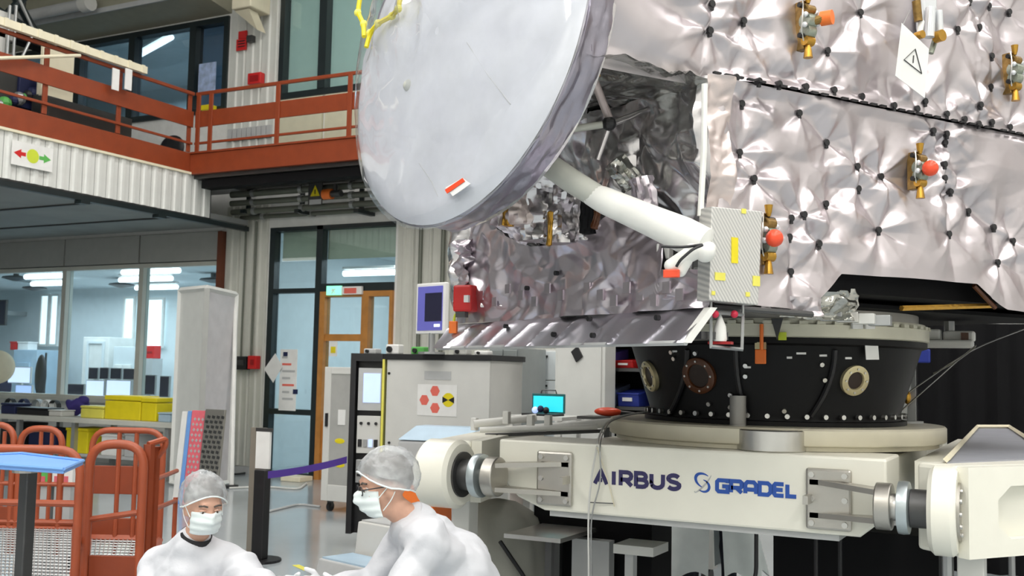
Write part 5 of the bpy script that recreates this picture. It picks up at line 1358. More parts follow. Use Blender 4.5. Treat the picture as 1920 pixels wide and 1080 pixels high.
cab('drawer_cabinet', 990, 1052, 655, 9.9, .6, 'white drawer cabinet with pale blue drawers between locker and white panel', 'cabinet', 'rack_white', 'pale_blue_wall', 6)
# white tall cupboard door panel
a, b = yP(1050, 655, 8.7), yP(1118, 655, 8.4)
wp = thing('tall_panel_cabinet', ((a.x+b.x)/2, 8.8, 0), 'cream white tall cabinet with black latch left of the blue bins', 'cabinet')
MB().box((a.x, 8.6, 0), (b.x, 8.85, 2.2)).build('body', 'fascia_white', wp, bevel=.01); d_ = MB().box((a.x + .03, 8.58, .1), (b.x - .03, 8.599, 2.15)).build('door', 'fascia_white', wp, bevel=.006)
p = yP(1080, 664, 8.56); MB().prism([p + Vector((-.05, 0, .02)), p + Vector((.0, 0, -.07)), p + Vector((.06, 0, -.02)), p + Vector((.01, 0, .07))], (0, .02, 0)).build('latch', 'black_plastic', d_)
# laptop table with cyan laptop
yy = 8.0; a, b = yP(990, 778, yy), yP(1052, 778, yy); zt = a.z
tb = thing('laptop_stand', ((a.x+b.x)/2, yy, 0), 'small white stand under the cyan laptop', 'stand')
MB().box((a.x - .1, yy - .2, zt - .03), (b.x + .1, yy + .25, zt)).build('top', 'rack_white', tb); 
for xx in (a.x - .08, b.x + .05):
    for y_ in (yy - .18, yy + .2): MB().box((xx, y_, 0), (xx + .03, y_ + .03, zt - .03)).build('leg', 'rack_white', tb)
lp = thing('laptop', ((a.x+b.x)/2, yy, zt), 'open laptop with bright cyan screen behind the trolley', 'laptop')
MB().box((a.x, yy - .12, zt), (b.x, yy + .06, zt + .018)).build('keyboard', 'black_plastic', lp); zs1 = yP(1020, 738, yy + .07).z
MB().box((a.x, yy + .07, zt + .018), (b.x, yy + .085, zs1)).build('lid', mat('teal_edge', (.01, .12, .12), .4), lp, bevel=.004); MB().box((a.x + .015, yy + .066, zt + .03), (b.x - .015, yy + .0695, zs1 - .02)).build('screen', 'screen_cyan', lp)
for k in range(3): MB().ball((a.x + .08 + .05*k, yy - .03, zt + .045 + .01*(k % 2)), .028, 10, 8).build('cable_plug', ['screen_blue', 'navy', 'black_plastic'][k], lp)
MB().tube([(a.x + .08, yy + .078, zs1), (a.x + .09, yy + .078, zs1 + .03), (b.x - .09, yy + .078, zs1 + .03), (b.x - .08, yy + .078, zs1)], .006, 6).build('carry_handle', 'dark_metal', lp)
# shelf of blue bins
yy = 8.9; a, b = yP(1116, 700, yy), yP(1330, 700, yy)
sh = thing('bin_shelf', ((a.x+b.x)/2, yy + .25, 0), 'dark shelving of blue bins behind the black adapter', 'shelf')
for xx in (a.x, b.x - .04): MB().box((xx, yy, 0), (xx + .04, yy + .5, 2.1)).build('upright', 'black_plastic', sh)
MB().box((a.x + .04, yy + .48, 0), (b.x - .04, yy + .5, 2.1)).build('back_sheet', 'black_matte', sh)
lv = [yP(1160, py, yy).z for py in (762, 690)] + [.45, 2.05]
for z in lv: MB().box((a.x + .04, yy, z - .03), (b.x - .04, yy + .48, z)).build('shelf_board', 'dark_metal', sh)
def bin_(px0, px1, z, h, mt, lab, extra=None):
    p, q = yP(px0, 740, yy + .03), yP(px1, 740, yy + .03)
    t = thing('storage_bin', ((p.x+q.x)/2, yy + .15, z), lab, 'bin')
    m = MB(); f = lambda x, y, zz: Vector((x, y, zz))
    m.hexa([f(p.x, yy + .04, z), f(q.x, yy + .04, z), f(q.x, yy + .4, z), f(p.x, yy + .4, z), f(p.x, yy + .02, z + h*.7), f(q.x, yy + .02, z + h*.7), f(q.x, yy + .4, z + h), f(p.x, yy + .4, z + h)])
    m.build('bin_body', mt, t, bevel=.008); MB().box((p.x - .004, yy + .01, z + h*.68), (q.x + .004, yy + .03, z + h*.76)).build('front_lip', mt, t)
    MB().box(((p.x+q.x)/2 - .05, yy + .015, z + h*.3), ((p.x+q.x)/2 + .04, yy + .03, z + h*.5)).build('bin_label', 'paper', t)
bin_(1158, 1198, lv[0], .16, 'blue_bin', 'blue bin with white label behind the adapter')
bin_(1120, 1154, lv[0], .20, mat('bin_slate', (.10, .13, .22), .5), 'slate grey bin beside the blue bin')
bin_(1118, 1150, lv[1], .18, 'purple_cloth', 'purple bin on the upper shelf behind the adapter')
bin_(1152, 1186, lv[1], .09, 'red_box', 'red bin on the upper shelf behind the adapter')
# red tool on the trolley rear
p = yP(1140, 772, 6.6)
tl = thing('red_tool', (p.x, p.y, p.z - .03), 'small red tool lying behind the beam by the white cable', 'tool'); MB().ball(p, (.10, .05, .03), 14, 8).build('tool_body', 'orange_red', tl, smooth=True); MB().cyl(p + Vector((.08, 0, 0)), p + Vector((.18, .02, -.01)), .012, n=8).build('tool_tip', 'dark_metal', tl)
MB().box(p + Vector((-.18, -.1, -.05)), p + Vector((.2, .12, -.031))).build('tool_tray', 'dark_metal', tl)
tl_z = p.z - .05
MB().box((p.x - .02, p.y - .02, 0), (p.x + .02, p.y + .02, tl_z)).build('tray_post', 'dark_metal', tl)
# white cable hanging over the beam
c = thing('white_cable', yP(1105, 1000, YT - .06), 'white double cable hanging down over the beam front', 'cable')
P1 = [yP(1215, 772, 5.9), yP(1170, 778, 5.75), yP(1138, 790, 5.6), yP(1124, 815, YT + .15), yP(1119, 838, YT - .03), yP(1108, 900, YT - .03), yP(1103, 965, YT - .03), yP(1104, 1090, YT - .02)]
MB().tube(fillet(P1, .1, 5), .0055, 8).build('strand', 'rack_white', c, smooth=True)
P2 = [p + Vector((.02, -.012, 0)) for p in P1]; P2[5] = yP(1128, 900, YT - .02); P2[6] = yP(1108, 965, YT - .03)
MB().tube(fillet(P2, .1, 5), .004, 6).build('strand', 'grey_metal', c)
MB().tube(fillet([yP(1119, 838, YT - .02), yP(1140, 900, YT - .012), yP(1152, 950, YT - .012)], .1), .003, 6).build('thread', 'cream', c)
MB().tube([yP(1106, 942, YT - .02), yP(1150, 944, YT - .012)], .003, 6).build('thread', 'dark_metal', c)
# dark base machine under the beam
um = thing('under_trolley_unit', (AC.x - .9, AC.y, 0), 'dark machinery with steel shelf under the trolley beam', 'machine')
for pa, pb_ in ((1000, 1222), (1450, 1760)):
    MB().box((yP(pa, 1040, YT + .75).x, YT + .75, .0), (yP(pb_, 1040, YT + .75).x, YT + 1.1, .80)).build('cabinet', 'black_matte', um)
p, q = yP(960, 1000, YT + .3), yP(1065, 1000, YT + .3); MB().box((p.x, YT + .2, p.z - .012), (q.x, YT + .7, p.z + .012)).build('steel_shelf', 'steel', um); MB().box((p.x + .1, YT + .65, .0), (p.x + .14, YT + .69, p.z - .012)).build('shelf_leg', 'dark_metal', um); MB().box((q.x - .14, YT + .3, .0), (q.x - .1, YT + .34, p.z - .012)).build('shelf_leg', 'dark_metal', um)
p, q = yP(1150, 1020, YT + .45), yP(1225, 1020, YT + .45); MB().box((p.x, YT + .45, p.z - .05), (q.x, YT + .7, p.z)).build('tray', 'rack_white', um)
MB().box((p.x + .05, YT + .5, .0), (p.x + .1, YT + .56, p.z - .05)).build('tray_leg', 'rack_grey', um)
p, q = yP(1070, 1010, YT + .6), yP(1140, 1010, YT + .6); MB().box((p.x, YT + .62, 0), (q.x, YT + .7, p.z)).build('panel', 'rack_grey', um)
for px in (1530, 1418, 1575): 
    p = yP(px, 1006, YT + .35); MB().tube(fillet([Vector((p.x, p.y, zBm - .03)), Vector((p.x, p.y, .55)), Vector((p.x - .12, p.y, .4)), Vector((p.x - .15, p.y, .02))], .08), .011, 6).build('cable', 'black_plastic', um)
# grey draped hump left of the beam
p = dP(932, 1010, 6.6)
dr = thing('draped_drum', (p.x, p.y, 0), 'olive grey draped round cover behind the beam end', 'cover')
m = MB().lathe([(.33, 0), (.34, .35), (.33, .55), (.26, .72), (.12, .80), (.02, .82)], (p.x, p.y, 0), 40)
for i, v in enumerate(m.v):
    d = (v - p); a = math.atan2(d.y, d.x); k = 1 + .05*math.sin(a*7) * (1 - v.z/1.0) + .03*math.sin(a*13 + 1); m.v[i] = Vector((p.x + d.x*k, p.y + d.y*k, v.z))
m.build('cover_cloth', mat('olive_cover', (.34, .34, .30), .7, bump=.05), dr, smooth=True); MB().tube(fillet([(p.x + .28, p.y - .25, .0), (p.x + .34, p.y - .2, .35), (p.x + .2, p.y - .34, .62)], .1), .012, 6).build('tie', 'black_plastic', dr)
# ---- right hand side: black cover, white packages, wires
a, b = dP(1706, 700, 9.3), dP(2060, 700, 8.8); zt = dP(1800, 606, 9.1).z
bk = thing('black_covered_crate', ((a.x+b.x)/2, (a.y+b.y)/2, 0), 'large black cloth covered crate right of the adapter', 'crate')
dd = Vector((b.x - a.x, b.y - a.y, 0)); dn = Vector((-dd.y, dd.x, 0)).normalized()
if dn.dot(CAM - a) > 0: dn = -dn
n_ = 40; m = MB(); vs = []
for i in range(n_ + 1):
    t = i / n_; base = Vector((a.x, a.y, 0)) + dd*t
    w_ = .02*math.sin(t*37) + .015*math.sin(t*61 + 1)
    vs += [base + dn*(w_ - .02), base + dn*(.4*w_) + Vector((0, 0, zt)), base + dn*.9 + Vector((0, 0, zt)), base + dn*.9]
for i in range(n_):
    for k in range(4): m.f.append((i*4 + k, (i+1)*4 + k, (i+1)*4 + (k+1) % 4, i*4 + (k+1) % 4))
m.f += [(0, 1, 2, 3), (n_*4 + 3, n_*4 + 2, n_*4 + 1, n_*4)]
m.v = vs; m.build('cloth', 'black_matte', bk, smooth=True)
hoop = MB().tube([Vector((a.x, a.y, zt)) + dd*.02 + dn*.04 + Vector((0, 0, .015)), Vector((a.x, a.y, zt)) + dd*.98 + dn*.04 + Vector((0, 0, .015))], .012, 6).build('edge_bar', 'dark_metal', bk)
# navy side strip with blue boxes
for k, (px0, px1, py0, py1, lab) in enumerate(((1712, 1745, 655, 680, 'small blue pouch on the side of the black crate'), (1700, 1712, 760, 800, 'small blue block at the foot of the black crate'))):
    p, q = dP(px0, py1, 8.8), dP(px1, py0, 8.8)
    t = thing('blue_pouch', (p.x, p.y, 0), lab, 'pouch'); MB().box((p.x, p.y, p.z), (q.x, p.y + .05, q.z)).build('pouch_body', 'blue_bin', t, bevel=.01); MB().box((p.x + .01, p.y + .02, 0), (p.x + .03, p.y + .04, p.z)).build('hanger_post', 'black_plastic', t)
# grey platform with cream edge strips behind the right arm
P = [zP(1775, 866, 1.24), zP(1832, 803, 1.24), zP(1893, 803, 1.24), zP(1975, 858, 1.24)]
pf = thing('side_platform', ((P[0] + P[2])/2).xy.to_3d(), 'grey platform top with cream edge strips behind the right arm', 'platform')
MB().prism(P, (0, 0, -.04)).build('platform_top', mat('platform_grey', (.30, .31, .35), .5), pf)
for i, j in ((0, 1), (1, 2), (2, 3)): MB().tube([P[i] + Vector((0, 0, .012)), P[j] + Vector((0, 0, .012))], .016, 4).build('edge_strip', 'cream', pf)
for q in P: MB().cyl((q.x, q.y, 0), (q.x, q.y, 1.195), .025, n=8).build('leg', 'grey_metal', pf)
# ================================================================== SATELLITE
C0 = dP(1340, 400, 4.44); C0 = Vector((C0.x, C0.y, 0))
SW_ = (c_right * .870 + c_fwd * .492); SW_.z = 0; SW_.normalize()      # along the front face
SN = Vector((SW_.y, -SW_.x, 0))                                        # front face normal, to the camera
SB = -SN
def S(x, y, z): return C0 + SW_*x + SB*y + Vector((0, 0, z))
def Ff(x, z, h): return C0 + SW_*float(x) + SN*float(h) + Vector((0, 0, float(z)))
XS = -.06
def Lf_(y, z, h): return C0 + SB*float(y) - SW_*float(h) + Vector((0, 0, float(z)))     # side face, h = outwards
def fpx(px, py, h=0.0):
    p = planeP(px, py, C0 + SN*h, SN) - C0; return p.dot(SW_), p.z
def lpx(px, py, h=0.0):
    p = planeP(px, py, C0 - SW_*h, SW_) - C0; return p.dot(SB), p.z
ZS = fpx(1440, 160)[1]                       # height of the seam
SAT = thing('satellite', (AC.x, AC.y, zA2), 'large satellite wrapped in silver foil with shrouded round reflector', 'satellite')
XE, YD = 2.85, 2.4
# dark core boxes added behind the blankets to stop light leaks
def sbox(x0, x1, y0, y1, z0, z1):
    return MB().hexa([S(x0, y0, z0), S(x1, y0, z0), S(x1, y1, z0), S(x0, y1, z0), S(x0, y0, z1), S(x1, y0, z1), S(x1, y1, z1), S(x0, y1, z1)])
sbox(.16, XE - .02, .10, YD, 2.00, ZS - .01).build('lower_core', 'black_matte', SAT)
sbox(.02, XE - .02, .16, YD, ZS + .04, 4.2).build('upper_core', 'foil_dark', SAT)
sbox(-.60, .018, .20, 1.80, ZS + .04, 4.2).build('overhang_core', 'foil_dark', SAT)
sbox(XE - .015, XE, .0, YD, 1.97, 4.22).build('end_blanket', 'foil_pink', SAT)
sbox(.02, XE, YD + .002, YD + .02, ZS, 4.22).build('rear_blanket', 'foil_pink', SAT)
sbox(.02, XE, YD + .002, YD + .02, 1.97, ZS - .002).build('rear_blanket', 'foil_pink', SAT)
sbox(-.62, XE, .0, 1.84, 4.202, 4.22).build('top_blanket', 'foil_pink', SAT)
MB().lathe([(.60, 0), (.80, 0), (.80, .06), (.60, .06)], (AC.x, AC.y, zA2 + .001), 48, closed=True).build('interface_ring', 'brushed_steel', SAT, smooth=True)
MB().lathe([(.05, 0), (.78, 0), (.80, max(.03, 2.0 - zA2 - .06)), (.05, max(.03, 2.0 - zA2 - .06))], (AC.x, AC.y, zA2 + .061), 48).build('base_cone', 'black_matte', SAT, smooth=True)
PINS = [(1619,21),(1551,95),(1456,159),(1506,164),(1559,170),(1615,181),(1509,209),(1564,264),(1671,199),(1731,191),(1715,205),(1769,215),(1824,200),(1802,225),(1827,234),(1850,231),(1890,239),(1750,245),(1779,250),(1781,265),(1860,162),(1852,107),(1792,56),(1835,51),(1862,8),(1902,19),(1815,2),
        (1342,4),(1342,53),(1404,35),(1387,143),(1418,154),(1405,190),(1405,281),(1421,333),(1616,310),(1619,352),(1661,329),(1561,380),(1483,409),(1509,402),(1483,444),(1541,456),(1656,430),(1485,509),(1783,438),(1793,357),(1830,394),(1872,425),(1904,451),(1878,491),(1770,308),(1770,334)]
FP = [fpx(a, b) for a, b in PINS]
bot = [fpx(a, b) for a, b in ((1335, 566), (1430, 576), (1496, 582), (1522, 566), (1555, 538), (1584, 513), (1700, 522), (1825, 533), (1850, 560), (1884, 581), (1920, 586))]
bot = [(0.0, bot[0][1])] + [p for p in bot if p[0] > .02] + [(XE, bot[-1][1])]
flo = interp(bot)
pl = [p for p in FP if p[1] < ZS + .005]; pu = [p for p in FP if p[1] >= ZS - .03]
def hl(x, z):
    h = pin_relief(x, z, pl, 3, .030) + crumple(x, z, 11, .09, (.46, .22, .10), (1, .36, .05)) + .012
    e = np.minimum(1, np.minimum((ZS - z) / .05, (x + .02) / .05)); return h * np.clip(e, .15, 1)
def hu(x, z):
    fade = np.clip((x + .02) / .25, 0, 1)
    h = pin_relief(x, z, pu, 5, .030) + crumple(x, z, 27, .092, (.48, .23, .10), (1, .36, .05)) * (.55 + .45 * fade)
    # long soft drapes on the overhanging left part
    h = h + (1 - fade) * .02 * np.sin(x * 9 + z * 14)
    lowz = np.clip((ZS + .55 - z) / .55, 0, 1)
    e = np.clip((z - ZS) / .06, .1, 1); return h * e + .018 - (1 - fade) * .10 * lowz ** 2  # overhang bottom tucked back so that it reflects darker
lowf = sheet(Ff, 0.0, XE, 0, ZS, 380, 130, hl, lo=flo, hi=lambda u: ZS - .003).build('lower_front_blanket', 'foil_pink', SAT, smooth=True)
uppf = sheet(Ff, -.64, XE, ZS, 4.2, 420, 170, hu, lo=lambda u: ZS + .002 - (.035 if u < -.02 else 0)).build('upper_front_blanket', 'foil_pink', SAT, smooth=True)
for o in (lowf, uppf): o.data.set_sharp_from_angle(angle=math.radians(180))
# seam: row of short dark stitches
n0 = None
sx = np.linspace(fpx(1330, 143)[0], XE - .1, 46)
for k, x in enumerate(sx):
    if k % 6 == 5: continue
    p = Ff(x, ZS + .001, .030)
    if n0 is None: n0 = MB().hexa([Ff(x, ZS - .004, .02), Ff(x + .038, ZS - .004, .02), Ff(x + .038, ZS - .004, .034), Ff(x, ZS - .004, .034), Ff(x, ZS + .004, .02), Ff(x + .038, ZS + .004, .02), Ff(x + .038, ZS + .004, .034), Ff(x, ZS + .004, .034)]).build('seam_stitch', 'black_plastic', SAT, org=p); x0k = p
    else: inst(n0, 'seam_stitch', SAT, p)
# black buttons, each a stud with a tab
b0 = None
rr = random.Random(4)
for (px, py), (x, z) in zip(PINS, FP):
    hh = float((hu if z >= ZS else hl)(np.array([x]), np.array([z]))[0])
    p = Ff(x, z, hh)
    if b0 is None:
        m = MB().cyl(p - SN*.012, p + SN*.014, .0155, n=10)
        m.hexa([p - SW_*.008 + Vector((0, 0, -.026)), p + SW_*.008 + Vector((0, 0, -.026)), p + SW_*.008 + Vector((0, 0, -.026)) + SN*.012, p - SW_*.008 + Vector((0, 0, -.026)) + SN*.012,
                p - SW_*.008, p + SW_*.008, p + SW_*.008 + SN*.012, p - SW_*.008 + SN*.012])
        b0 = m.build('button', 'black_plastic', SAT, org=p)
    else: inst(b0, 'button', SAT, p)
# side face inside the recess, strongly crumpled
def hs(y, z): return (crumple(y, z, 41, .16, (.34, .15, .07), (1, .6, .28)) + .03) * np.clip(y / .06, .1, 1)
sheet(Lf_, 0.0, YD, 1.96, ZS, 200, 90, hs).build('side_blanket', 'foil_grey', SAT, smooth=True)
def under(x, y, h): return S(float(x), float(y), ZS + .005 - float(h))
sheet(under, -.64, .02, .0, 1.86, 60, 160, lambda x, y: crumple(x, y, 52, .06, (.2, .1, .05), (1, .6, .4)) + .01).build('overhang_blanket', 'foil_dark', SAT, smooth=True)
def endf(y, z, h): return S(-.64 - float(h), float(y), float(z))
sheet(endf, 0, 1.86, ZS, 4.2, 90, 60, lambda y, z: crumple(y, z, 57, .05)).build('overhang_end_blanket', 'foil_violet', SAT, smooth=True)
# corner: tan flap and white edging
ct = [fpx(1322, 150), fpx(1356, 150)]
def ff2(x, z, h): return Ff(x, z, h + .03)
sheet(ff2, -.06, .07, fpx(1340, 392)[1], ZS - .01, 16, 70, lambda x, z: crumple(x, z, 63, .045, (.16, .07, .03), (1, .6, .3))).build('corner_flap', 'foil_tan', SAT, smooth=True)
e0 = planeP(1321, 158, S(0, -.05, 0), SN); e1 = planeP(1313, 405, S(0, -.05, 0), SN)
MB().tube([e0, (e0 + e1)/2 + SN*.01, e1], .013, 8).build('edge_strip', 'strut_white', SAT, smooth=True)
# lower side panel with the scooped top edge, and its flared skirt
HP = .10
top = [lpx(a, b, HP) for a, b in ((1329, 505), (1240, 505), (1236, 455), (1190, 424), (1153, 401), (1116, 430), (1079, 459), (1005, 463), (965, 445), (938, 430), (905, 385), (889, 405), (885, 450), (866, 452))]
top = sorted(top); yT0, yT1 = top[0][0], top[-1][0]
zK = lpx(1330, 588, HP)[1]; zK2 = lpx(890, 598, HP)[1]; zK = (zK + zK2) / 2
fh = interp(top)
def Lp(y, z, h): return Lf_(y, z, h + HP)
def hp(y, z): return crumple(y, z, 71, .085, (.30, .14, .065), (.9, .7, .32)) + .01
sheet(Lp, yT0, yT1, zK, 3, 210, 80, hp, lo=lambda u: zK, hi=fh).build('side_panel_blanket', 'foil_violet', SAT, smooth=True)
def Lb(y, z, h): return Lf_(y, z, HP - .03 + h)
sheet(Lb, yT0, yT1, zK, 3, 60, 12, lambda y, z: 0*y, lo=lambda u: zK + .01, hi=lambda u: fh(u) - .015).build('side_panel_board', 'dark_metal', SAT)
zQ = lpx(1080, 648, HP + .10)[1]
def Lk(y, z, h):
    t = (zK - z) / (zK - zQ); return Lf_(y + .0*t, z, HP + h + .13 * t)
sheet(Lk, yT0 - .02, yT1 + .02, zQ, zK, 200, 24, lambda y, z: (crumple(y, z, 83, .05, (.24, .11), (1, .4)) + .028*np.abs(((y*4.3 + z*2.5) % 1)*2 - 1)**3 + .012) * np.clip((zK - z)/.03, .2, 1)).build('skirt', 'foil_skirt', SAT, smooth=True)
MB().tube([Lk(yT0 - .02, zQ, .0), Lk(yT1 + .02, zQ, .0)], .012, 6).build('skirt_hem', 'rack_grey', SAT)
MB().hexa([Lk(yT0 - .03, zK, .015), Lk(yT0 + .01, zK, .015), Lk(yT0 + .01, zK, -.02), Lk(yT0 - .03, zK, -.02), Lk(yT0 - .03, zQ, .015), Lk(yT0 + .01, zQ, .015), Lk(yT0 + .01, zQ, -.02), Lk(yT0 - .03, zQ, -.02)]).build('skirt_end_strip', 'strut_white', SAT)
MB().hexa([Lf_(yT0 + .02, zQ + .02, -.02), Lf_(yT1 - .02, zQ + .02, -.02), Lf_(yT1 - .02, zQ + .02, HP + .02), Lf_(yT0 + .02, zQ + .02, HP + .02), Lf_(yT0 + .02, zQ + .05, -.02), Lf_(yT1 - .02, zQ + .05, -.02), Lf_(yT1 - .02, zQ + .05, HP + .02), Lf_(yT0 + .02, zQ + .05, HP + .02)]).build('skirt_floor', 'dark_metal', SAT)
# faint tape tabs on the side panel
for k in range(16):
    px, py = 905 + 25*k, 562 + 14*math.sin(k*2.1)
    y, z = lpx(px, py, HP + .03); MB().hexa([Lp(y, z, .022), Lp(y + .05, z, .022), Lp(y + .05, z, .03), Lp(y, z, .03), Lp(y, z + .05, .022), Lp(y + .05, z + .05, .022), Lp(y + .05, z + .05, .03), Lp(y, z + .05, .03)]).build('tape_tab', 'foil_violet', SAT)
for px, py in ((1062, 628), (1140, 630), (1108, 598), (955, 612), (1240, 596), (1040, 512), (985, 540)):
    y, z = lpx(px, py, HP + .05); t = max(0, (zK - z)/(zK - zQ)); p = Lf_(y, z, HP + .03 + .13*t); MB().cyl(p, p - SW_*.02, .012, n=8).build('side_button', 'black_plastic', SAT)
# tall foil sleeve at the far end of the panel
y, z = lpx(875, 452, HP); y2_, z2_ = lpx(893, 540, HP)
sheet(lambda a, b, h: Lf_(y2_ + .02 + .16*a, z2_ + (z - z2_)*b, HP + .05 + h), 0, 1, 0, 1, 20, 50, lambda a, b: crumple(a*.2, b*.5, 91, .09, (.1, .05), (1, .7))).build('foil_sleeve', 'foil_violet', SAT, smooth=True)

# ---- round reflector under a shroud
al = math.radians(51.5); tau = math.radians(8)
ch_ = c_right.copy(); ch_.z = 0; ch_.normalize(); cf_ = c_fwd.copy(); cf_.z = 0; cf_.normalize()
pdir = (-ch_*math.cos(al) + cf_*math.sin(al)).normalized(); nd0 = (-ch_*math.sin(al) - cf_*math.cos(al)).normalized()
edir = (Vector((0, 0, 1))*math.cos(tau) - nd0*math.sin(tau)).normalized(); nd = (nd0*math.cos(tau) + Vector((0, 0, 1))*math.sin(tau)).normalized()
RD = .862
CD = dP(853, 72, 4.80)
def dish(r, a, h): return CD + (pdir*math.cos(a) + edir*math.sin(a))*r + nd*h
def dpx(px, py, h=0.0):
    p = planeP(px, py, CD + nd*h, nd) - CD; return p.dot(pdir), p.dot(edir)
NA, NR = 128, 40
m = MB()
for i in range(NR + 1):
    r = (RD - .004) * i / NR
    for j in range(NA):
        a = 2*math.pi*j/NA; x, y = r*math.cos(a), r*math.sin(a)
        h = .075*(1 - (r/RD)**2) - .03*max(0, (r/RD - .9)/.1)**2
        wr = min(.10, max(0, (y + x*.3 + .05))*.22) + .016
        h += float(facet(np.array([x]), np.array([y]), .30, 7)[0])*wr*.6 + float(facet(np.array([x]), np.array([y]), .14, 9)[0])*wr*.22
        m.v.append(dish(r, a, h))
for i in range(NR):
    for j in range(NA): m.f.append((i*NA + j, (i+1)*NA + j, (i+1)*NA + (j+1) % NA, i*NA + (j+1) % NA))
mat('dish_cloth', (.76, .775, .83), .30, .0, var=.07, scale=3.5, bump=.08, bscale=10, coat=.25)
rf = m.build('reflector', 'dish_cloth', SAT, smooth=True)
rf.data.set_sharp_from_angle(angle=math.radians(180))
def rimfn(r0, r1, h0, h1, n, seed, amp):
    m = MB()
    for i in range(n + 1):
        t = i/n; r = r0 + (r1 - r0)*t; h = h0 + (h1 - h0)*t
        for j in range(160):
            a = 2*math.pi*j/160; k = float(crumple(np.array([a*RD]), np.array([t*.3]), seed, amp, (.12, .06, .03), (1, .7, .5))[0])
            m.v.append(dish(r + (k if abs(h1-h0) > abs(r1-r0) else 0), a, h + (k if abs(h1-h0) <= abs(r1-r0) else 0)))
    for i in range(n):
        for j in range(160): m.f.append((i*160 + j, (i+1)*160 + j, (i+1)*160 + (j+1) % 160, i*160 + (j+1) % 160))
    return m
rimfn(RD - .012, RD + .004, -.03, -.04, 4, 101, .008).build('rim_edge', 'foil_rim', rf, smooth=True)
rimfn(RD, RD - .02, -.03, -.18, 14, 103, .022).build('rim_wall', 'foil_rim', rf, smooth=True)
MB().prism([dish(RD - .03, 2*math.pi*k/64, -.18) for k in range(64)], nd*-.02).build('back_plate', 'foil_grey', rf)
# loose clear film over the upper left of the shroud
m = MB(); NU, NV = 110, 60
for i in range(NU + 1):
    for j in range(NV + 1):
        a = math.radians(360*i/NU); r = RD*(.02 + 1.0*j/NV)
        x, y = r*math.cos(a), r*math.sin(a)
        k = float(crumple(np.array([x]), np.array([y]), 111, .17, (.30, .13, .06), (1, .6, .3))[0])
        up_ = min(1, max(0, (y + x*.25)/.45 + .1)); m.v.append(dish(r, a, .075*(1 - (r/RD)**2) + .016 + (k + .05)*(.05 + .75*up_)*(1 - .5*(j/NV)**6) - .035*(j/NV)**12 + .035*up_*(1 - (j/NV)**6)))
for i in range(NU):
    for j in range(NV): m.f.append((i*(NV+1) + j, (i+1)*(NV+1) + j, (i+1)*(NV+1) + j + 1, i*(NV+1) + j + 1))
m.build('clear_film', 'plastic_film', rf, smooth=True)
# sticker, dimple, straps, and grey tubes drawn as dark crease lines
def dq(pts, h, th, nm, mt):
    P = [CD + pdir*dpx(a, b, h)[0] + edir*dpx(a, b, h)[1] + nd*h for a, b in pts]; return MB().prism(P, nd*th).build(nm, mt, rf)
dq(((836, 352), (868, 334), (883, 345), (850, 368)), .036, .003, 'sticker', 'paper')
dq(((835, 356), (868, 334), (872, 340), (839, 363)), .040, .003, 'sticker_band', 'orange_red')
x, y = dpx(786, 168); MB().ball(CD + pdir*x + edir*y + nd*.055, .03, 14, 10).build('feed_knob', 'strut_grey', rf, smooth=True)
for pts in (((900, 90), (935, 150), (968, 200)), ((800, 310), (820, 345), (828, 370))):
    MB().tube([CD + pdir*dpx(a, b)[0] + edir*dpx(a, b)[1] + nd*(.075*(1 - (math.hypot(*dpx(a, b))/RD)**2) + .002) for a, b in pts], .0022, 5).build('shroud_crease', 'rack_grey', rf)
for pts in (((676, -10), (674, 25), (682, 45), (686, 70)), ((752, -10), (750, 18), (735, 30), (712, 45), (694, 62), (690, 90))):
    P = [CD + pdir*dpx(a, b, .09)[0] + edir*dpx(a, b, .09)[1] + nd*(.09 + .01*(i % 2)) for i, (a, b) in enumerate(pts)]
    MB().tube(fillet(P, .04), [.012]*len(fillet(P, .04)), 6).build('yellow_strap', 'yellow', rf, smooth=True)
    for q in P[1:-1]: MB().ball(q, (.022, .014, .02), 8, 6).build('strap_knot', 'yellow_soft', rf)
# bracket from the reflector to the body
bk_ = dish(.35, math.pi, -.26)
MB().tube([dish(.1, math.pi, -.262), S(-.62, 1.0, ZS + .45)], .08, 12).build('reflector_mount', 'foil_grey', SAT, smooth=True)
MB().tube([dish(.55, math.pi, -.262), S(-.62, .4, ZS + .3)], .06, 12).build('reflector_mount', 'foil_grey', SAT, smooth=True)

# ---- white strut from the reflector to the lower corner
s0, s1, s2, s3 = dP(1004, 292, 4.62), dP(1070, 338, 4.53), dP(1125, 372, 4.46), dP(1322, 458, 4.22)
MB().tube([s0 - (s1 - s0)*.5, s0, s1, s2], [.05, .05, .052, .05], 16).build('strut_sleeve', 'strut_grey', SAT, smooth=True)
dS = (s3 - s2)
MB().tube([s2 - dS*.10, s2, s2 + dS*.06, s2 + dS*.2, s2 + dS*.5, s2 + dS*.8, s3, s3 + dS*.03], [.046, .054, .057, .059, .064, .072, .066, .03], 20).build('strut', 'strut_white', SAT, smooth=True)
el = dP(1322, 470, 4.20)
MB().ball(el + Vector((0, 0, -.005)), .042, 16, 12).build('elbow', 'strut_white', SAT, smooth=True)
for a, b, r in (((1305, 470), (1258, 498), .034), ((1290, 478), (1276, 508), .030), ((1300, 468), (1330, 466), .034)):
    MB().capsule(dP(*a, 4.2), dP(*b, 4.2), r, r*.8).build('elbow_wrap', 'strut_white', SAT, smooth=True)
MB().tube(fillet([dP(1240, 462, 4.15), dP(1280, 464, 4.14), dP(1322, 458, 4.13), dP(1300, 466, 4.12), dP(1275, 488, 4.13), dP(1268, 500, 4.14)], .05), .006, 6).build('black_lead', 'black_plastic', SAT)
q = dP(1258, 513, 4.18); MB().box(q + Vector((-.03, -.01, -.016)), q + Vector((.035, .01, .016))).build('red_tag', 'orange_red', SAT, bevel=.004)
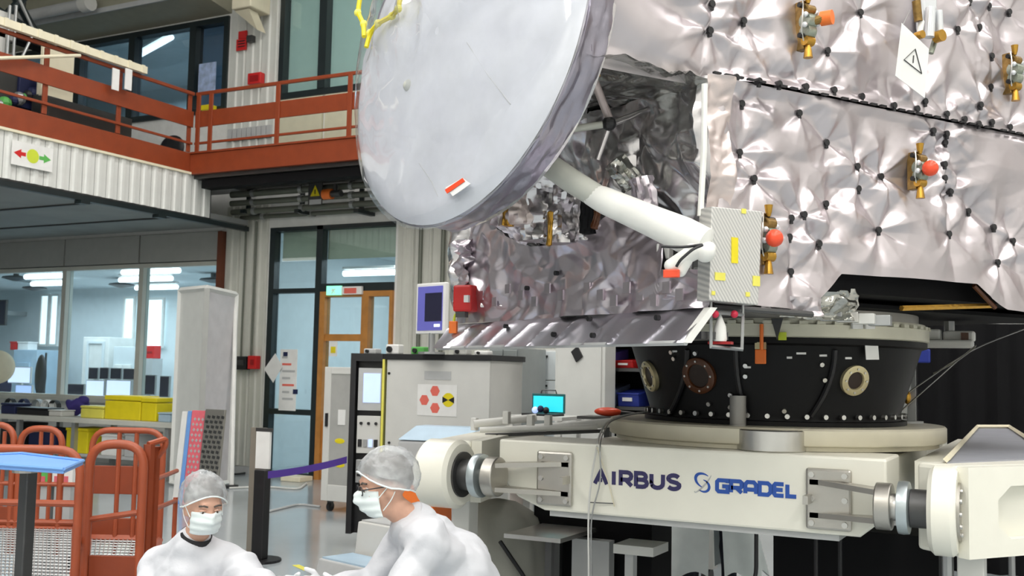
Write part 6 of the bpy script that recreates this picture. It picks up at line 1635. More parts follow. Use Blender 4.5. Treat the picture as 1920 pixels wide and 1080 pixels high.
for px, py, mt in ((1250, 475, 'rack_white'), (1245, 490, 'dark_metal'), (1318, 500, 'dark_metal'), (1285, 520, 'sage_metal'), (1320, 520, 'rack_grey')):
    y, z = lpx(px, py, .03); p = Lf_(y, z, .04); MB().box(p + Vector((-.03, -.03, -.03)), p + Vector((.03, .03, .04))).build('connector_block', mt, SAT, bevel=.006)
MB().tube([S(-.02, .06, lpx(1320, 470)[1]), s3], .03, 10).build('strut_anchor', 'strut_grey', SAT)

# ---- wrapped equipment in the recess below the reflector
def wrapped(px0, py0, px1, py1, d, r, mt, nm, seed):
    a, b = dP(px0, py0, d), dP(px1, py1, d); N1, N2 = 26, 28; m = MB(); ax = (b - a); u_, w_ = perp(ax)
    for i in range(N1 + 1):
        t = i/N1
        for j in range(N2):
            th = 2*math.pi*j/N2
            k = float(crumple(np.array([th*.3]), np.array([t*ax.length*1.6]), seed, .7, (.22, .10, .05), (1, .8, .5))[0])
            rad = r*(1 + k*.9)*(1 if 0 < i < N1 else .3); m.v.append(a + ax*t + (u_*math.cos(th) + w_*math.sin(th))*rad)
    for i in range(N1):
        for j in range(N2): m.f.append((i*N2 + j, (i+1)*N2 + j, (i+1)*N2 + (j+1) % N2, i*N2 + (j+1) % N2))
    m.f += [tuple(range(N2))[::-1], tuple(range(N1*N2, N1*N2 + N2))]
    return m.build(nm, mt, SAT, smooth=True)
k = 0
for px0, py0, px1, py1, d, r, mt in ((960, 350, 965, 425, 5.0, .085, 'foil_tan'), (1005, 330, 1010, 455, 5.05, .09, 'foil_grey'), (1045, 345, 1045, 460, 5.0, .075, 'foil_grey'), (1078, 360, 1080, 455, 5.1, .07, 'foil_grey'), (990, 320, 1050, 330, 4.95, .06, 'foil_grey'), (925, 400, 1000, 440, 5.15, .06, 'foil_violet'), (1032, 395, 1030, 462, 4.9, .012, 'gold_foil'), (1102, 372, 1100, 440, 4.8, .030, 'black_matte'), (1120, 395, 1112, 430, 4.78, .02, 'amber'), (955, 385, 950, 425, 4.95, .03, 'gold_foil'), (1200, 330, 1215, 400, 4.6, .05, 'foil_violet'), (1150, 300, 1190, 350, 4.7, .05, 'foil_dark')):
    k += 1; wrapped(px0, py0, px1, py1, d, r, mt, 'wrapped_unit', 120 + k)
# truss of wrapped rods
def rod(a, da, b, db, r, mt): MB().tube([dP(*a, da), dP(*b, db)], r, 10).build('truss_rod', mt, SAT, smooth=True)
rod((1100, 115), 4.35, (1142, 222), 4.6, .018, 'foil_tan'); rod((1102, 118), 4.35, (1045, 232), 4.55, .016, 'foil_tan'); rod((1030, 248), 4.55, (1142, 232), 4.6, .016, 'strut_grey'); rod((1142, 234), 4.6, (1215, 205), 4.8, .014, 'foil_grey'); rod((1142, 236), 4.6, (1120, 300), 4.6, .014, 'foil_grey'); rod((1062, 148), 4.45, (1125, 140), 4.45, .008, 'gold_foil')
MB().ball(dP(1142, 232, 4.59), .032, 12, 8).build('truss_node', 'black_plastic', SAT); MB().ball(dP(1098, 140, 4.38), .02, 10, 8).build('truss_node', 'black_plastic', SAT)

# ---- perforated panel at the lower left of the front
m_ = bpy.data.materials.new('perforated'); m_.use_nodes = True; nt = m_.node_tree; b_ = nt.nodes['Principled BSDF']; b_.inputs['Metallic'].default_value = .5; b_.inputs['Roughness'].default_value = .4
wv = nt.nodes.new('ShaderNodeTexWave'); wv.inputs['Scale'].default_value = 26; wv.inputs['Distortion'].default_value = 1.2; wv.bands_direction = 'DIAGONAL'; tc = nt.nodes.new('ShaderNodeTexCoord'); nt.links.new(tc.outputs['Object'], wv.inputs['Vector'])
cr = nt.nodes.new('ShaderNodeValToRGB'); cr.color_ramp.elements[0].color = (.50, .50, .49, 1); cr.color_ramp.elements[1].color = (.74, .73, .70, 1); nt.links.new(wv.outputs['Fac'], cr.inputs['Fac']); nt.links.new(cr.outputs['Color'], b_.inputs['Base Color'])
MATS['perforated'] = m_
h0, h1 = .05, .13
Q = [fpx(a, b, h1) for a, b in ((1330, 563), (1422, 572), (1430, 396), (1335, 387))]
pn = MB().hexa([Ff(*Q[0], h0), Ff(*Q[1], h0), Ff(*Q[1], h1), Ff(*Q[0], h1), Ff(*Q[3], h0), Ff(*Q[2], h0), Ff(*Q[2], h1), Ff(*Q[3], h1)]).build('perforated_panel', 'perforated', SAT, bevel=.004)
def onp(px0, py0, px1, py1, mt, nm):
    a, b = fpx(px0, py1, h1), fpx(px1, py0, h1); MB().hexa([Ff(a[0], a[1], h1 + .0005), Ff(b[0], a[1], h1 + .0005), Ff(b[0], a[1], h1 + .004), Ff(a[0], a[1], h1 + .004), Ff(a[0], b[1], h1 + .0005), Ff(b[0], b[1], h1 + .0005), Ff(b[0], b[1], h1 + .004), Ff(a[0], b[1], h1 + .004)]).build(nm, mt, pn)
onp(1371, 446, 1383, 493, 'yellow', 'yellow_tape'); onp(1340, 512, 1359, 525, 'yellow_soft', 'yellow_tape'); onp(1411, 518, 1424, 536, 'yellow_soft', 'yellow_tape'); onp(1390, 392, 1398, 400, 'yellow_soft', 'yellow_tape'); onp(1398, 548, 1405, 556, 'yellow_soft', 'yellow_tape'); onp(1334, 546, 1340, 553, 'yellow_soft', 'yellow_tape')
for k in range(4):
    x, z = fpx(1345 + 18*k, 478 + 2*k, .04); MB().cyl(Ff(x, z, -.0), Ff(x, z, h0 - .001), .012, n=8).build('panel_standoff', 'steel', SAT)
# little frame with red caps and white cone hanging under the panel
A_ = [planeP(a, b, S(0, -.08, 0), SN) for a, b in ((1333, 585), (1393, 590), (1391, 655), (1333, 650))]
hf = MB().tube(A_, .010, 4, True).build('hanging_frame', 'grey_metal', SAT)
MB().tube([A_[0] + Vector((0, 0, .09)), A_[0]], .006, 6).build('frame_hanger', 'grey_metal', SAT); MB().tube([A_[1] + Vector((0, 0, .09)), A_[1]], .006, 6).build('frame_hanger', 'grey_metal', SAT)
for px in (1341, 1377): p = planeP(px, 589, S(0, -.09, 0), SN); MB().ball(p, .016, 10, 8).build('red_cap', mat('crimson', (.62, .02, .06), .4), hf, smooth=True)
p = planeP(1350, 640, S(0, -.06, 0), SN); MB().lathe([(.026, 0), (.028, .01), (.024, .06), (.008, .10), (.004, .11)], p - Vector((0, 0, .0)), 18).build('white_cone', 'strut_white', hf, smooth=True); MB().box(p + Vector((-.045, -.02, -.012)), p + Vector((.05, .02, -.001))).build('cone_tray', 'deep_red', hf)
MB().tube([S(-.05, -.05, fpx(1335, 578)[1]), S(.5, -.05, fpx(1500, 590)[1])], .014, 8).build('lower_edge_bar', 'dark_metal', SAT)
# crumpled foil strip and gold edging below the cut-out
def cut(px0, py0, px1, py1, back, seed, mt, nm, amp=.05):
    a, b = fpx(px0, py1), fpx(px1, py0)
    sheet(lambda x, z, h: Ff(x, z, h - back), a[0], b[0], a[1], b[1], 70, 26, lambda x, z: crumple(x, z, seed, amp, (.12, .06, .03), (1, .7, .5))).build(nm, mt, SAT, smooth=True)
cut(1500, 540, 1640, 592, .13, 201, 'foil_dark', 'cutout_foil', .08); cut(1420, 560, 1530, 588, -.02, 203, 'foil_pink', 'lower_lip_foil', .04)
MB().tube([Ff(*fpx(1690, 578, -.04), -.04), Ff(*fpx(1862, 573, -.04), -.04)], .014, 6).build('gold_edge', 'gold_foil', SAT)
MB().tube([Ff(*fpx(1826, 535, .0), .0), Ff(*fpx(1866, 577, .0), .0)], .012, 6).build('gold_edge', 'amber', SAT)
sbox(.05, XE - .02, .30, YD, 1.955, 1.975).build('base_plate', 'black_matte', SAT)
for k in range(6):
    p = dP(1500 + 30*k, 588 + 3*k, 5.0); MB().box(p + Vector((-.05, -.03, -.02)), p + Vector((.05, .03, .03))).build('base_fitting', ['steel', 'rack_white', 'grey_metal'][k % 3], SAT, bevel=.004)

# ---- thruster clusters on the front
def cluster(px, py, cpx, cpy, capm, hgt, nm='thruster_cluster', flip=1):
    x, z = fpx(px, py, .05); k = hgt / 100.0
    t = MB().hexa([Ff(x - .020, z - .11*k, .0), Ff(x + .020, z - .11*k, .0), Ff(x + .020, z - .11*k, .05), Ff(x - .020, z - .11*k, .05), Ff(x - .020, z + .10*k, .0), Ff(x + .020, z + .10*k, .0), Ff(x + .020, z + .10*k, .05), Ff(x - .020, z + .10*k, .05)]).build(nm, 'bronze', SAT, bevel=.004)
    for dz, r, mt in ((.055, .026, 'bronze'), (.01, .034, 'sage_metal'), (-.035, .030, 'sage_metal'), (-.075, .022, 'gold_foil')):
        MB().cyl(Ff(x - .022, z + dz*k, .06), Ff(x + .024, z + dz*k, .06), r*k**.5, n=14).build('valve', mt, t, smooth=True)
    for dz in (.075, -.055): MB().cyl(Ff(x - .045, z + dz*k, .05), Ff(x + .04, z + dz*k, .05), .012, n=8).build('clamp', 'black_plastic', t)
    for dz, dx in ((.03, -.03), (-.015, -.035), (.0, .04), (.045, .03)): MB().ball(Ff(x + dx, z + dz*k, .075), .013, 8, 6).build('fitting', 'sensor_clear', t, smooth=True)
    MB().lathe([(.008, 0), (.014, .02), (.020, .06), (.021, .065)], Ff(x, z - .085*k, .06), 14, (0, 0, -1)).build('nozzle', 'gold_foil', t, smooth=True)
    MB().lathe([(.008, 0), (.014, .02), (.018, .05)], Ff(x, z + .085*k, .06), 14, (0, 0, 1)).build('nozzle', 'gold_foil', t, smooth=True)
    if capm:
        cx, cz = fpx(cpx, cpy, .11); d_ = (Ff(cx, cz, .12) - Ff(x, z, .06)).normalized()
        MB().cyl(Ff(x, z, .06), Ff(cx, cz, .11), .020, n=12).build('cap_stem', 'bronze', t)
        if capm == 'orange': MB().cyl(Ff(cx, cz, .09), Ff(cx, cz, .09) + (SN*.9 + SW_*.45).normalized()*.05, .032, n=20).build('protective_cap', capm, t, smooth=True)
        else: MB().ball(Ff(cx, cz, .12), .037, 18, 12).build('protective_cap', capm, t, smooth=True)
    MB().tube(fillet([Ff(x - .02, z + .1*k, .05), Ff(x - .05, z + .03*k, .08), Ff(x - .04, z - .05*k, .06), Ff(x, z - .1*k, .05)], .03), .004, 6).build('feed_pipe', 'steel', t)
cluster(1512, 45, 1546, 33, 'orange', 105); cluster(1722, 318, 1741, 316, 'orange_red', 85); cluster(1438, 446, 1449, 447, 'orange_red', 105); cluster(1900, 135, 0, 0, None, 100)
# plumbing block with hanging warning tag
x, z = fpx(1745, 30, .05)
pb = MB().hexa([Ff(x - .05, z - .07, .0), Ff(x + .05, z - .07, .0), Ff(x + .05, z - .07, .05), Ff(x - .05, z - .07, .05), Ff(x - .05, z + .12, .0), Ff(x + .05, z + .12, .0), Ff(x + .05, z + .12, .05), Ff(x - .05, z + .12, .05)]).build('fill_valve_block', 'sensor_clear', SAT, bevel=.01)
for a, b, r, mt in (((1718, 2), (1722, 40), .02, 'bronze'), ((1745, 15), (1742, 70), .024, 'sensor_clear'), ((1760, 20), (1762, 62), .018, 'sensor_clear'), ((1728, 40), (1724, 62), .014, 'strut_white')):
    MB().cyl(Ff(*fpx(*a, .08), .08), Ff(*fpx(*b, .08), .08), r, n=14).build('valve_tube', mt, pb, smooth=True)
for px, py, r in ((1724, 66, .019), (1761, 68, .028)): c_ = Ff(*fpx(px, py, .10), .10); MB().cyl(c_ - SN*.02, c_ + SN*.02, r, n=16).build('valve_cap', 'gold_foil', pb, smooth=True)
MB().tube([Ff(*fpx(1755, 70, .06), .06), Ff(*fpx(1745, 100, .05), .05)], .014, 8).build('valve_tail', 'sage_metal', pb)
ht = .16
T = [Ff(*fpx(a, b, ht), ht) for a, b in ((1691, 43), (1742, 92), (1734, 184), (1679, 142))]
tg = MB().prism(T, SN*-.002).build('warning_tag', 'paper', SAT)
TT = [Ff(*fpx(a, b, ht + .002), ht + .002) for a, b in ((1716, 92), (1728, 138), (1695, 112))]
MB().tube([TT[0], TT[1], TT[2]], .0035, 4, True).build('warning_triangle', 'dark_metal', tg); MB().tube([Ff(*fpx(1713, 104, ht + .002), ht + .002), Ff(*fpx(1712, 118, ht + .002), ht + .002)], .003, 4).build('exclamation_mark', 'dark_metal', tg)
MB().tube([T[0] + (T[1] - T[0])*.05, Ff(*fpx(1706, 20, .06), .06)], .002, 5).build('tag_string', 'grey_metal', tg)
# red covered connector at the far end of the side panel
y, z = lpx(870, 560, HP + .08); p = Lf_(y, z, HP + .06)
rb_ = MB().box(p + Vector((-.06, -.06, -.075)), p + Vector((.06, .06, .075))).build('red_cover', 'red_box', SAT, bevel=.012)
cn = p + (CAM - p).normalized()*.075; MB().box(cn + Vector((-.014, -.014, -.02)), cn + Vector((.014, .014, .02))).build('cover_label', 'paper', rb_)
MB().tube([p + SB*.05, p + SB*.12 + Vector((0, 0, -.02))], .03, 8).build('cover_base', 'black_plastic', rb_); q = dP(850, 612, 6.1)
MB().tube(fillet([p + SB*.05 + Vector((0, 0, -.06)), dP(853, 590, 6.1), dP(851, 604, 6.1)], .03), .008, 6).build('lime_strap', 'lime', rb_); MB().box(q + Vector((-.025, -.01, -.04)), q + Vector((.025, .01, .03))).build('orange_flag', 'orange', rb_, bevel=.004)
MB().box(dP(866, 585, 6.0) + Vector((-.03, -.02, -.03)), dP(866, 585, 6.0) + Vector((.03, .02, .02))).build('panel_foot', 'dark_metal', SAT)
# packages and cables under the far right of the body
for k, (a, b, c_, d_, mt) in enumerate(((1738, 618, 1766, 638, 'strut_white'), (1770, 622, 1830, 640, 'strut_white'), (1700, 640, 1830, 652, 'rack_white'))):
    p, q = dP(a, d_, 6.3), dP(c_, b, 6.3); MB().box((min(p.x, q.x), p.y - .06, p.z), (max(p.x, q.x), p.y + .06, q.z)).build('white_package', mt, SAT, bevel=.012)
p = dP(1780, 630, 6.3); MB().cyl(p, (p.x, p.y, 1.98), .03, n=8).build('package_hanger', 'grey_metal', SAT)
for a, b, c_ in (((1700, 738), (1820, 655), (1925, 615)), ((1690, 770), (1800, 672), (1830, 648)), ((1750, 700), (1790, 680), (1828, 652))):
    MB().tube(fillet([dP(*a, 6.2), dP(*b, 6.1), dP(*c_, 5.9)], .2), .005, 6).build('guy_wire', 'steel', SAT)
q = dP(1701, 745, 6.2); MB().ball(q, (.022, .022, .04), 10, 8).build('wire_weight', 'gold_foil', SAT, smooth=True)
q = dP(1809, 640, 6.15); MB().box(q + Vector((-.02, -.01, -.02)), q + Vector((.02, .01, .05))).build('amber_clip', 'amber', SAT)
# ================================================================== PEOPLE
def blob(prims, voxel, smooth=8, wr=None, name='blob'):
    # union of tapered capsules and ellipsoids turned into one continuous skin
    m = MB()
    for q in prims:
        if q[0] == 'c': m.capsule(q[1], q[2], q[3], q[4])
        else: m.ball(q[1], q[2], 18, 12, q[3] if len(q) > 3 else None)
    me = m.mesh('tmp_' + name, Vector((0, 0, 0))); o = bpy.data.objects.new('tmp_' + name, me); COL.objects.link(o)
    r = o.modifiers.new('r', 'REMESH'); r.mode = 'VOXEL'; r.voxel_size = voxel
    s = o.modifiers.new('s', 'SMOOTH'); s.factor = .5; s.iterations = smooth
    dg = bpy.context.evaluated_depsgraph_get()
    out = bpy.data.meshes.new_from_object(o.evaluated_get(dg))
    n = len(out.vertices); co = np.empty(n*3); out.vertices.foreach_get('co', co); co = co.reshape(-1, 3)
    if wr:
        no = np.empty(n*3); out.vertices.foreach_get('normal', no); no = no.reshape(-1, 3)
        amp, sc, sd = wr
        a = facet(co[:, 0]*1.0 + co[:, 2]*.6, co[:, 1] + co[:, 2]*.5, sc, sd) + .6*facet(co[:, 2] - co[:, 0]*.5, co[:, 0] + co[:, 1]*.7, sc*.55, sd + 2)
        co = co + no * (a * amp)[:, None]
    if wr:
        c2_ = facet(co[:, 0] - co[:, 2]*.8, co[:, 1]*1.1 + co[:, 2]*.7, wr[1]*.36, wr[2] + 5); co = co + no * (c2_ * wr[0] * .45)[:, None]
    res = MB(); res.v = [Vector(p) for p in co]; res.f = [tuple(p.vertices) for p in out.polygons]
    bpy.data.objects.remove(o); bpy.data.meshes.remove(me); bpy.data.meshes.remove(out)
    return res

def axes(fwd, roll=0.0):
    f = Vector(fwd).normalized(); l = Vector((0, 0, 1)).cross(f).normalized(); u = f.cross(l).normalized()
    return f, l, u
def rotm(f, l, u): return Matrix((f, l, u)).transposed()

def head_prims(c, f, l, u, k=1.0):
    R = rotm(f, l, u); P = lambda a, b, d: c + (f*a + l*b + u*d)*k
    e = lambda a, b, d, r: ('e', P(a, b, d), [x*k for x in r], R)
    return [e(-.012, 0, .035, (.098, .076, .090)), e(.02, 0, -.02, (.076, .066, .085)), e(.035, 0, -.075, (.056, .050, .040)), e(.048, .034, -.022, (.038, .032, .038)), e(.048, -.034, -.022, (.038, .032, .038)),
            ('c', P(.088, 0, .012), P(.110, 0, -.030), .010*k, .016*k), e(.098, .0, -.034, (.014, .018, .011)), ('c', P(.078, .034, .034), P(.082, -.034, .034), .014*k, .014*k),
            e(-.005, .078, -.012, (.022, .011, .034)), e(-.005, -.078, -.012, (.022, .011, .034)), e(.082, 0, -.066, (.016, .026, .010))]
def head_parts(root, c, f, l, u, k, seed, glasses=False, cap_low=0.0):
    P = lambda a, b, d: c + (f*a + l*b + u*d)*k
    R = rotm(f, l, u)
    for s in (1, -1):
        ey = MB().ball(P(.0790, .032*s, .006), .0118*k, 14, 10).build('eye', mat('eye_white', (.75, .73, .70), .25), root, smooth=True)
        MB().ball(P(.0872, .032*s, .004), .0062*k, 10, 8).build('iris', mat('iris_brown', (.05, .025, .012), .2), ey, smooth=True)
        MB().tube([P(.092, .014*s, .030), P(.091, .032*s, .036), P(.078, .050*s, .031)], .0042*k, 6).build('eyebrow', 'hair', root)
        lid = MB().tube([P(.088, .019*s, .011), P(.0905, .032*s, .0145), P(.083, .045*s, .011)], .0046*k, 6).build('eyelid', 'skin', root)
    # hair under the net
    m = MB(); NU, NV = 36, 14
    def shell(rad, ctr, front, side, back, wr, sd, NU=48, NV=18):
        m = MB()
        for j in range(NV + 1):
            for i in range(NU):
                a = 2*math.pi*i/NU; ca = math.cos(a)
                low = (front*max(0, ca)**1.5 + back*max(0, -ca)**1.2 + side*(1 - abs(ca)**1.3))
                el = math.radians(90 + (low - 90)*j/NV)
                d = Vector((math.cos(el)*ca, math.cos(el)*math.sin(a), math.sin(el)))
                k2 = 1 + wr*float(facet(np.array([a*2.2 + el]), np.array([el*2.4]), .42, sd)[0]) + wr*.5*float(facet(np.array([a*2.2]), np.array([el*3]), .2, sd + 1)[0])
                m.v.append(P(ctr[0] + rad[0]*d.x*k2, ctr[1] + rad[1]*d.y*k2, ctr[2] + rad[2]*d.z*k2))
        for j in range(NV):
            for i in range(NU): m.f.append((j*NU + i, j*NU + (i+1) % NU, (j+1)*NU + (i+1) % NU, (j+1)*NU + i))
        m.f.append(tuple(range(NU))); return m
    shell((.106, .084, .098), (-.014, 0, .036), 26, -2, -48, .04, seed).build('hair', 'hair', root, smooth=True)
    net = shell((.126, .102, .116), (-.022, 0, .040), 20 + cap_low, -22, -46, .09, seed + 4)
    rim = [net.v[18*48 + i] for i in range(48)]
    no = net.build('hairnet', 'hairnet', root, smooth=True)
    MB().tube(rim, .0035*k, 6, True).build('elastic', 'mask', no)
    # mask: pleated shell over nose and chin
    m = MB(); NU, NV = 30, 16
    for j in range(NV + 1):
        t = j/NV
        for i in range(NU + 1):
            a = math.radians(-80 + 160*i/NU); el = math.radians(42 - 100*t)
            pl_ = .004*math.sin(t*22)
            br = .030*math.exp(-(a/.33)**2)*math.exp(-((t - .12)/.35)**2)
            x = .030 + (.082 + pl_ + br)*math.cos(el)*math.cos(a); y = (.072 + pl_*.5)*math.sin(a)*(.75 + .25*math.cos(el)); z = -.050 + .066*math.sin(el) + .012*math.cos(a)*(1 - t)
            m.v.append(P(x, y, z))
    for j in range(NV):
        for i in range(NU): m.f.append((j*(NU+1) + i, j*(NU+1) + i + 1, (j+1)*(NU+1) + i + 1, (j+1)*(NU+1) + i))
    mk = m.build('face_mask', 'mask', root, smooth=True)
    sol = mk.modifiers.new('thick', 'SOLIDIFY'); sol.thickness = .002
    for s in (1, -1):
        MB().tube(fillet([P(.045, .073*s, -.028), P(.0, .086*s, .012), P(-.02, .087*s, -.005)], .02), .002*k, 5).build('ear_loop', 'mask', mk); MB().tube(fillet([P(.035, .070*s, -.080), P(.0, .084*s, -.045), P(-.02, .086*s, -.015)], .02), .002*k, 5).build('ear_loop', 'mask', mk)
    if glasses:
        g = MB()
        for s in (1, -1):
            g.tube([P(.1, .032*s + .024*math.cos(t*math.pi/8), .006 + .017*math.sin(t*math.pi/8)) for t in range(16)], .0026*k, 6, True); g.tube([P(.1, .056*s, .012), P(.0, .088*s, .010)], .0026*k, 6)
        g.tube([P(.1, .008, .010), P(.104, 0, .013), P(.1, -.008, .010)], .0026*k, 6); g.build('glasses', 'black_plastic', root)
def hand(prims_pos, toward, side, spread=1.0, curl=.35):
    # palm and five fingers as one glove; toward = pointing direction, side = thumb side direction
    c = prims_pos; t = Vector(toward).normalized(); s = Vector(side); s = (s - t*s.dot(t)).normalized(); n = t.cross(s)
    pr = [('c', c, c + t*.05, .030, .034), ('c', c + s*.02, c + t*.07 + s*.028, .022, .018), ('c', c - s*.02, c + t*.065 - s*.028, .022, .017)]
    for i, (o_, L1) in enumerate(((.030, .072), (.010, .080), (-.011, .075), (-.031, .060))):
        a = c + t*.070 + s*o_; d1 = (t*1 + s*o_*4*spread + n*curl*.5).normalized(); b = a + d1*L1*.5; d2 = (t + n*curl*1.6 + s*o_*3).normalized(); e = b + d2*L1*.35; d3 = (t*.7 + n*curl*2.6).normalized()
        pr += [('c', a, b, .0100, .0094), ('c', b, e, .0094, .0088), ('c', e, e + d3*L1*.25, .0088, .0080)]
    a = c + t*.015 + s*.030; b = a + (t*.6 + s*.8).normalized()*.038; pr += [('c', a, b, .013, .011), ('c', b, b + (t*.9 + s*.3 + n*.2).normalized()*.034, .011, .009)]
    return pr

def person(label, J, fwd, k=1.0, glasses=False, seed=1, collar=False, cap_low=0.0, skinc='skin', seat_r=.17):
    root = thing('person', (J['pelvis'].x, J['pelvis'].y, 0), label, 'person')
    f, l, u = axes(fwd); c = J['head']
    # one continuous body
    pr = head_prims(c, f, l, u, k)
    nb = c - u*.085*k - f*.02*k
    pr += [('c', nb, J['neck'], .052, .056), ('c', J['neck'], J['chest'], .060, .11), ('c', J['chest'], J['pelvis'], .11, .12)]
    for s in ('L', 'R'):
        pr += [('c', J['neck'] - Vector((0, 0, .03)), J['sh'+s], .045, .05), ('c', J['sh'+s], J['el'+s], .055, .042), ('c', J['el'+s], J['wr'+s], .042, .029),
               ('c', J['pelvis'], J['hip'+s], .12, .10), ('c', J['hip'+s], J['kn'+s], .085, .058), ('c', J['kn'+s], J['an'+s], .055, .040), ('c', J['an'+s], J['toe'+s], .038, .030)]
    body = blob(pr, .0095, 4).build('body', skinc, root, smooth=True)
    head_parts(root, c, f, l, u, k, seed, glasses, cap_low)
    # coat
    ct = [('c', J['neck'] - Vector((0, 0, .018)), J['chest'], .088, .185), ('c', J['chest'], J['pelvis'], .185, .205)]
    for s in ('L', 'R'):
        mid = (J['el'+s] + J['sh'+s])/2
        ct += [('c', J['neck'] - Vector((0, 0, .03)), J['sh'+s], .082, .088), ('c', J['sh'+s], J['el'+s], .088, .070), ('c', J['el'+s], J['wr'+s], .068, .050), ('c', J['chest'], J['sh'+s], .14, .08), ('c', J['pelvis'], J['hip'+s], .19, .15), ('c', J['hip'+s], J['hip'+s].lerp(J['kn'+s], .8), .14, .12)]
    coat = blob(ct, .011, 6, (.032, .15, seed)).build('coat', 'coat', root, smooth=True)
    if collar:
        ax = (nb - J['neck']).normalized(); MB().lathe([(.062, -.02), (.072, -.015), (.069, .02), (.062, .028), (.058, .02)], J['neck'] + ax*.022, 28, ax).build('collar', 'collar_black', root, smooth=True)
    else:
        ax = (nb - J['neck']).normalized(); MB().lathe([(.085, -.04), (.088, -.01), (.078, .03), (.070, .032), (.070, .0)], J['neck'] - ax*.005, 28, ax).build('coat_collar', 'coat', coat, smooth=True)
    tr = []
    for s in ('L', 'R'): tr += [('c', J['hip'+s], J['kn'+s], .10, .075), ('c', J['kn'+s], J['an'+s] + Vector((0, 0, .05)), .072, .055)]
    blob(tr, .016, 5, (.012, .14, seed + 3)).build('trousers', 'trouser', root, smooth=True)
    for s in ('L', 'R'):
        d = (J['toe'+s] - J['an'+s]); blob([('c', J['an'+s] - d*.25 - Vector((0, 0, .02)), J['toe'+s], .043, .036)], .010, 3).build('shoe', 'cuff_shoe_white', root, smooth=True)
        dh = (J['wr'+s] - J['el'+s]).normalized(); th = J.get('thumb'+s, Vector((0, 0, 1)))
        blob(hand(J['wr'+s] + dh*.01, J.get('hd'+s, dh), th, 1.0, .3), .0042, 3).build('glove', 'glove', root, smooth=True)
        MB().cyl(J['wr'+s] - dh*.03, J['wr'+s] + dh*.005, .046, .041, 20).build('cuff', 'cuff_shoe_white', root, smooth=True)
    return root
def stool(p, h, label):
    t = thing('low_stool', (p.x, p.y, 0), label, 'stool')
    MB().lathe([(.02, 0), (.16, 0), (.175, .015), (.175, .035), (.16, .05), (.02, .05)], (p.x, p.y, h - .05), 28).build('seat', 'navy', t, smooth=True)
    MB().cyl((p.x, p.y, .04), (p.x, p.y, h - .05), .03).build('column', 'steel', t)
    for k in range(5):
        a = k*1.2566; e = Vector((p.x + .22*math.cos(a), p.y + .22*math.sin(a), .055)); MB().tube([(p.x, p.y, .07), e], .016, 8).build('leg', 'steel', t); MB().ball(e - Vector((0, 0, .028)), .027, 10, 8).build('caster', 'black_plastic', t)
CX = lambda v, a, b, z: Vector((v.x + ch_.x*a + cf_.x*b, v.y + ch_.y*a + cf_.y*b, z))
# ---- man leaning in from the right, seen from the side
J = {}
J['head'] = dP(722, 912, 4.2); J['neck'] = dP(775, 978, 4.24)
J['chest'] = dP(836, 1078, 4.28); J['pelvis'] = dP(893, 1215, 4.36); J['pelvis'].z = .47
J['shL'] = dP(800, 1018, 4.08); J['shR'] = dP(770, 1010, 4.44)
J['elL'] = dP(742, 1140, 4.00); J['wrL'] = dP(640, 1120, 4.02); J['elR'] = dP(705, 1098, 4.46); J['wrR'] = dP(606, 1100, 4.34)
pv = J['pelvis']
J['hipL'] = CX(pv, -.02, -.10, .45); J['hipR'] = CX(pv, -.02, .10, .45); J['knL'] = CX(pv, -.44, -.16, .47); J['knR'] = CX(pv, -.44, .16, .47)
J['anL'] = CX(pv, -.42, -.16, .075); J['anR'] = CX(pv, -.42, .17, .075); J['toeL'] = CX(pv, -.58, -.18, .045); J['toeR'] = CX(pv, -.58, .19, .045)
fR = -ch_*.93 - cf_*.30 + Vector((0, 0, -.20))
person('man in white coat, hairnet, mask and dark glasses leaning forward before the beam', J, fR, 1.0, True, 3)
stool(Vector((pv.x, pv.y, 0)), .30, 'low stool under the man with glasses')
rp = [o for o in bpy.data.objects if o.name == 'person'][0]
pm_ = dP(763, 1040, 4.02)
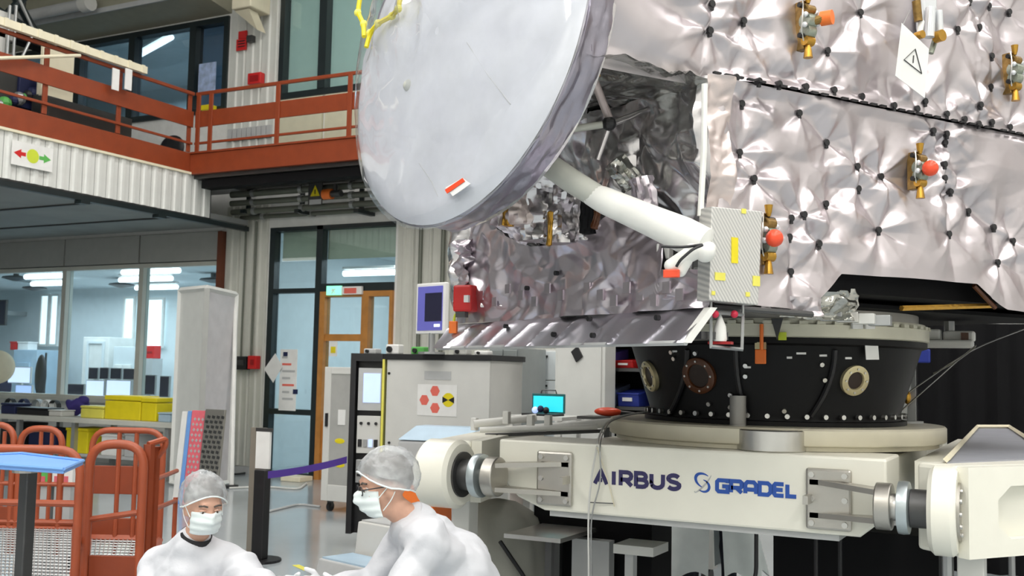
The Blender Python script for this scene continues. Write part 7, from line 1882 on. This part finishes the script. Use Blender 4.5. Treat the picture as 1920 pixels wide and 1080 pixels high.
# ---- man at the left, looking across
J = {}
J['head'] = dP(382, 950, 4.55); J['neck'] = dP(364, 1018, 4.60)
J['chest'] = dP(357, 1110, 4.66); J['pelvis'] = dP(345, 1250, 4.85); J['pelvis'].z = .36
J['shL'] = dP(432, 1060, 4.62); J['shR'] = dP(298, 1062, 4.72)
J['elL'] = dP(492, 1100, 4.40); J['wrL'] = dP(545, 1108, 4.22); J['elR'] = dP(285, 1165, 4.50); J['wrR'] = dP(400, 1165, 4.22)
pv = J['pelvis']
J['hipL'] = CX(pv, .08, -.04, .34); J['hipR'] = CX(pv, -.10, .0, .34); J['knL'] = CX(pv, .28, -.36, .46); J['knR'] = CX(pv, -.02, -.44, .46)
J['anL'] = CX(pv, .26, -.30, .075); J['anR'] = CX(pv, -.02, -.38, .075); J['toeL'] = CX(pv, .34, -.44, .045); J['toeR'] = CX(pv, .0, -.54, .045)
fL = ch_*.55 - cf_*.80 + Vector((0, 0, -.22))
person('man in white coat, hairnet and mask with black collar crouching before the orange carts', J, fL, .95, False, 8, True)
stool(Vector((pv.x, pv.y, 0)), .19, 'very low stool under the man with black collar')
# ---- third person: only the long coat shows under the beam
root3 = dP(1332, 900, 7.75)
px3 = Vector((root3.x, root3.y, 0))
J = {'head': px3 + Vector((0, 0, 1.62)), 'neck': px3 + Vector((0, 0, 1.46)), 'chest': px3 + Vector((0, 0, 1.25)), 'pelvis': px3 + Vector((0, 0, .95))}
for s, g in (('L', -1), ('R', 1)):
    J['sh'+s] = CX(px3, .19*g, 0, 1.40); J['el'+s] = CX(px3, .27*g, .02, 1.12); J['wr'+s] = CX(px3, .24*g, -.12, .90); J['hip'+s] = CX(px3, .10*g, 0, .90); J['kn'+s] = CX(px3, .13*g, 0, .50); J['an'+s] = CX(px3, .14*g, 0, .075); J['toe'+s] = CX(px3, .14*g, .14, .045)
t3 = person('person in long white coat standing behind the trolley, legs showing under the beam', J, cf_*1.0, 1.0, False, 14)
# coat skirt of the standing person: open sheet with a slit
for nm, a0, a1, w0 in (('coat_skirt', 100, 262, 0), ('coat_skirt', 278, 440, 0)):
    m = MB(); NU, NV = 40, 14
    for i in range(NU + 1):
        for j in range(NV + 1):
            a = math.radians(a0 + (a1 - a0)*i/NU); t = j/NV; z = 1.0 - .80*t
            if nm: hem = .03*math.sin(i*.55) * t
            rx = .21 + .20*t + .022*t*math.sin(a*9 + t*2); ry = .16 + .06*t + .02*t*math.sin(a*7)
            q = CX(px3, rx*math.cos(a), ry*math.sin(a), z + hem); m.v.append(q)
    for i in range(NU):
        for j in range(NV): m.f.append((i*(NV+1) + j, (i+1)*(NV+1) + j, (i+1)*(NV+1) + j + 1, i*(NV+1) + j + 1))
    m.build(nm, 'mask', t3, smooth=True)  # lighter than the coat, to offset the dim light under the beam
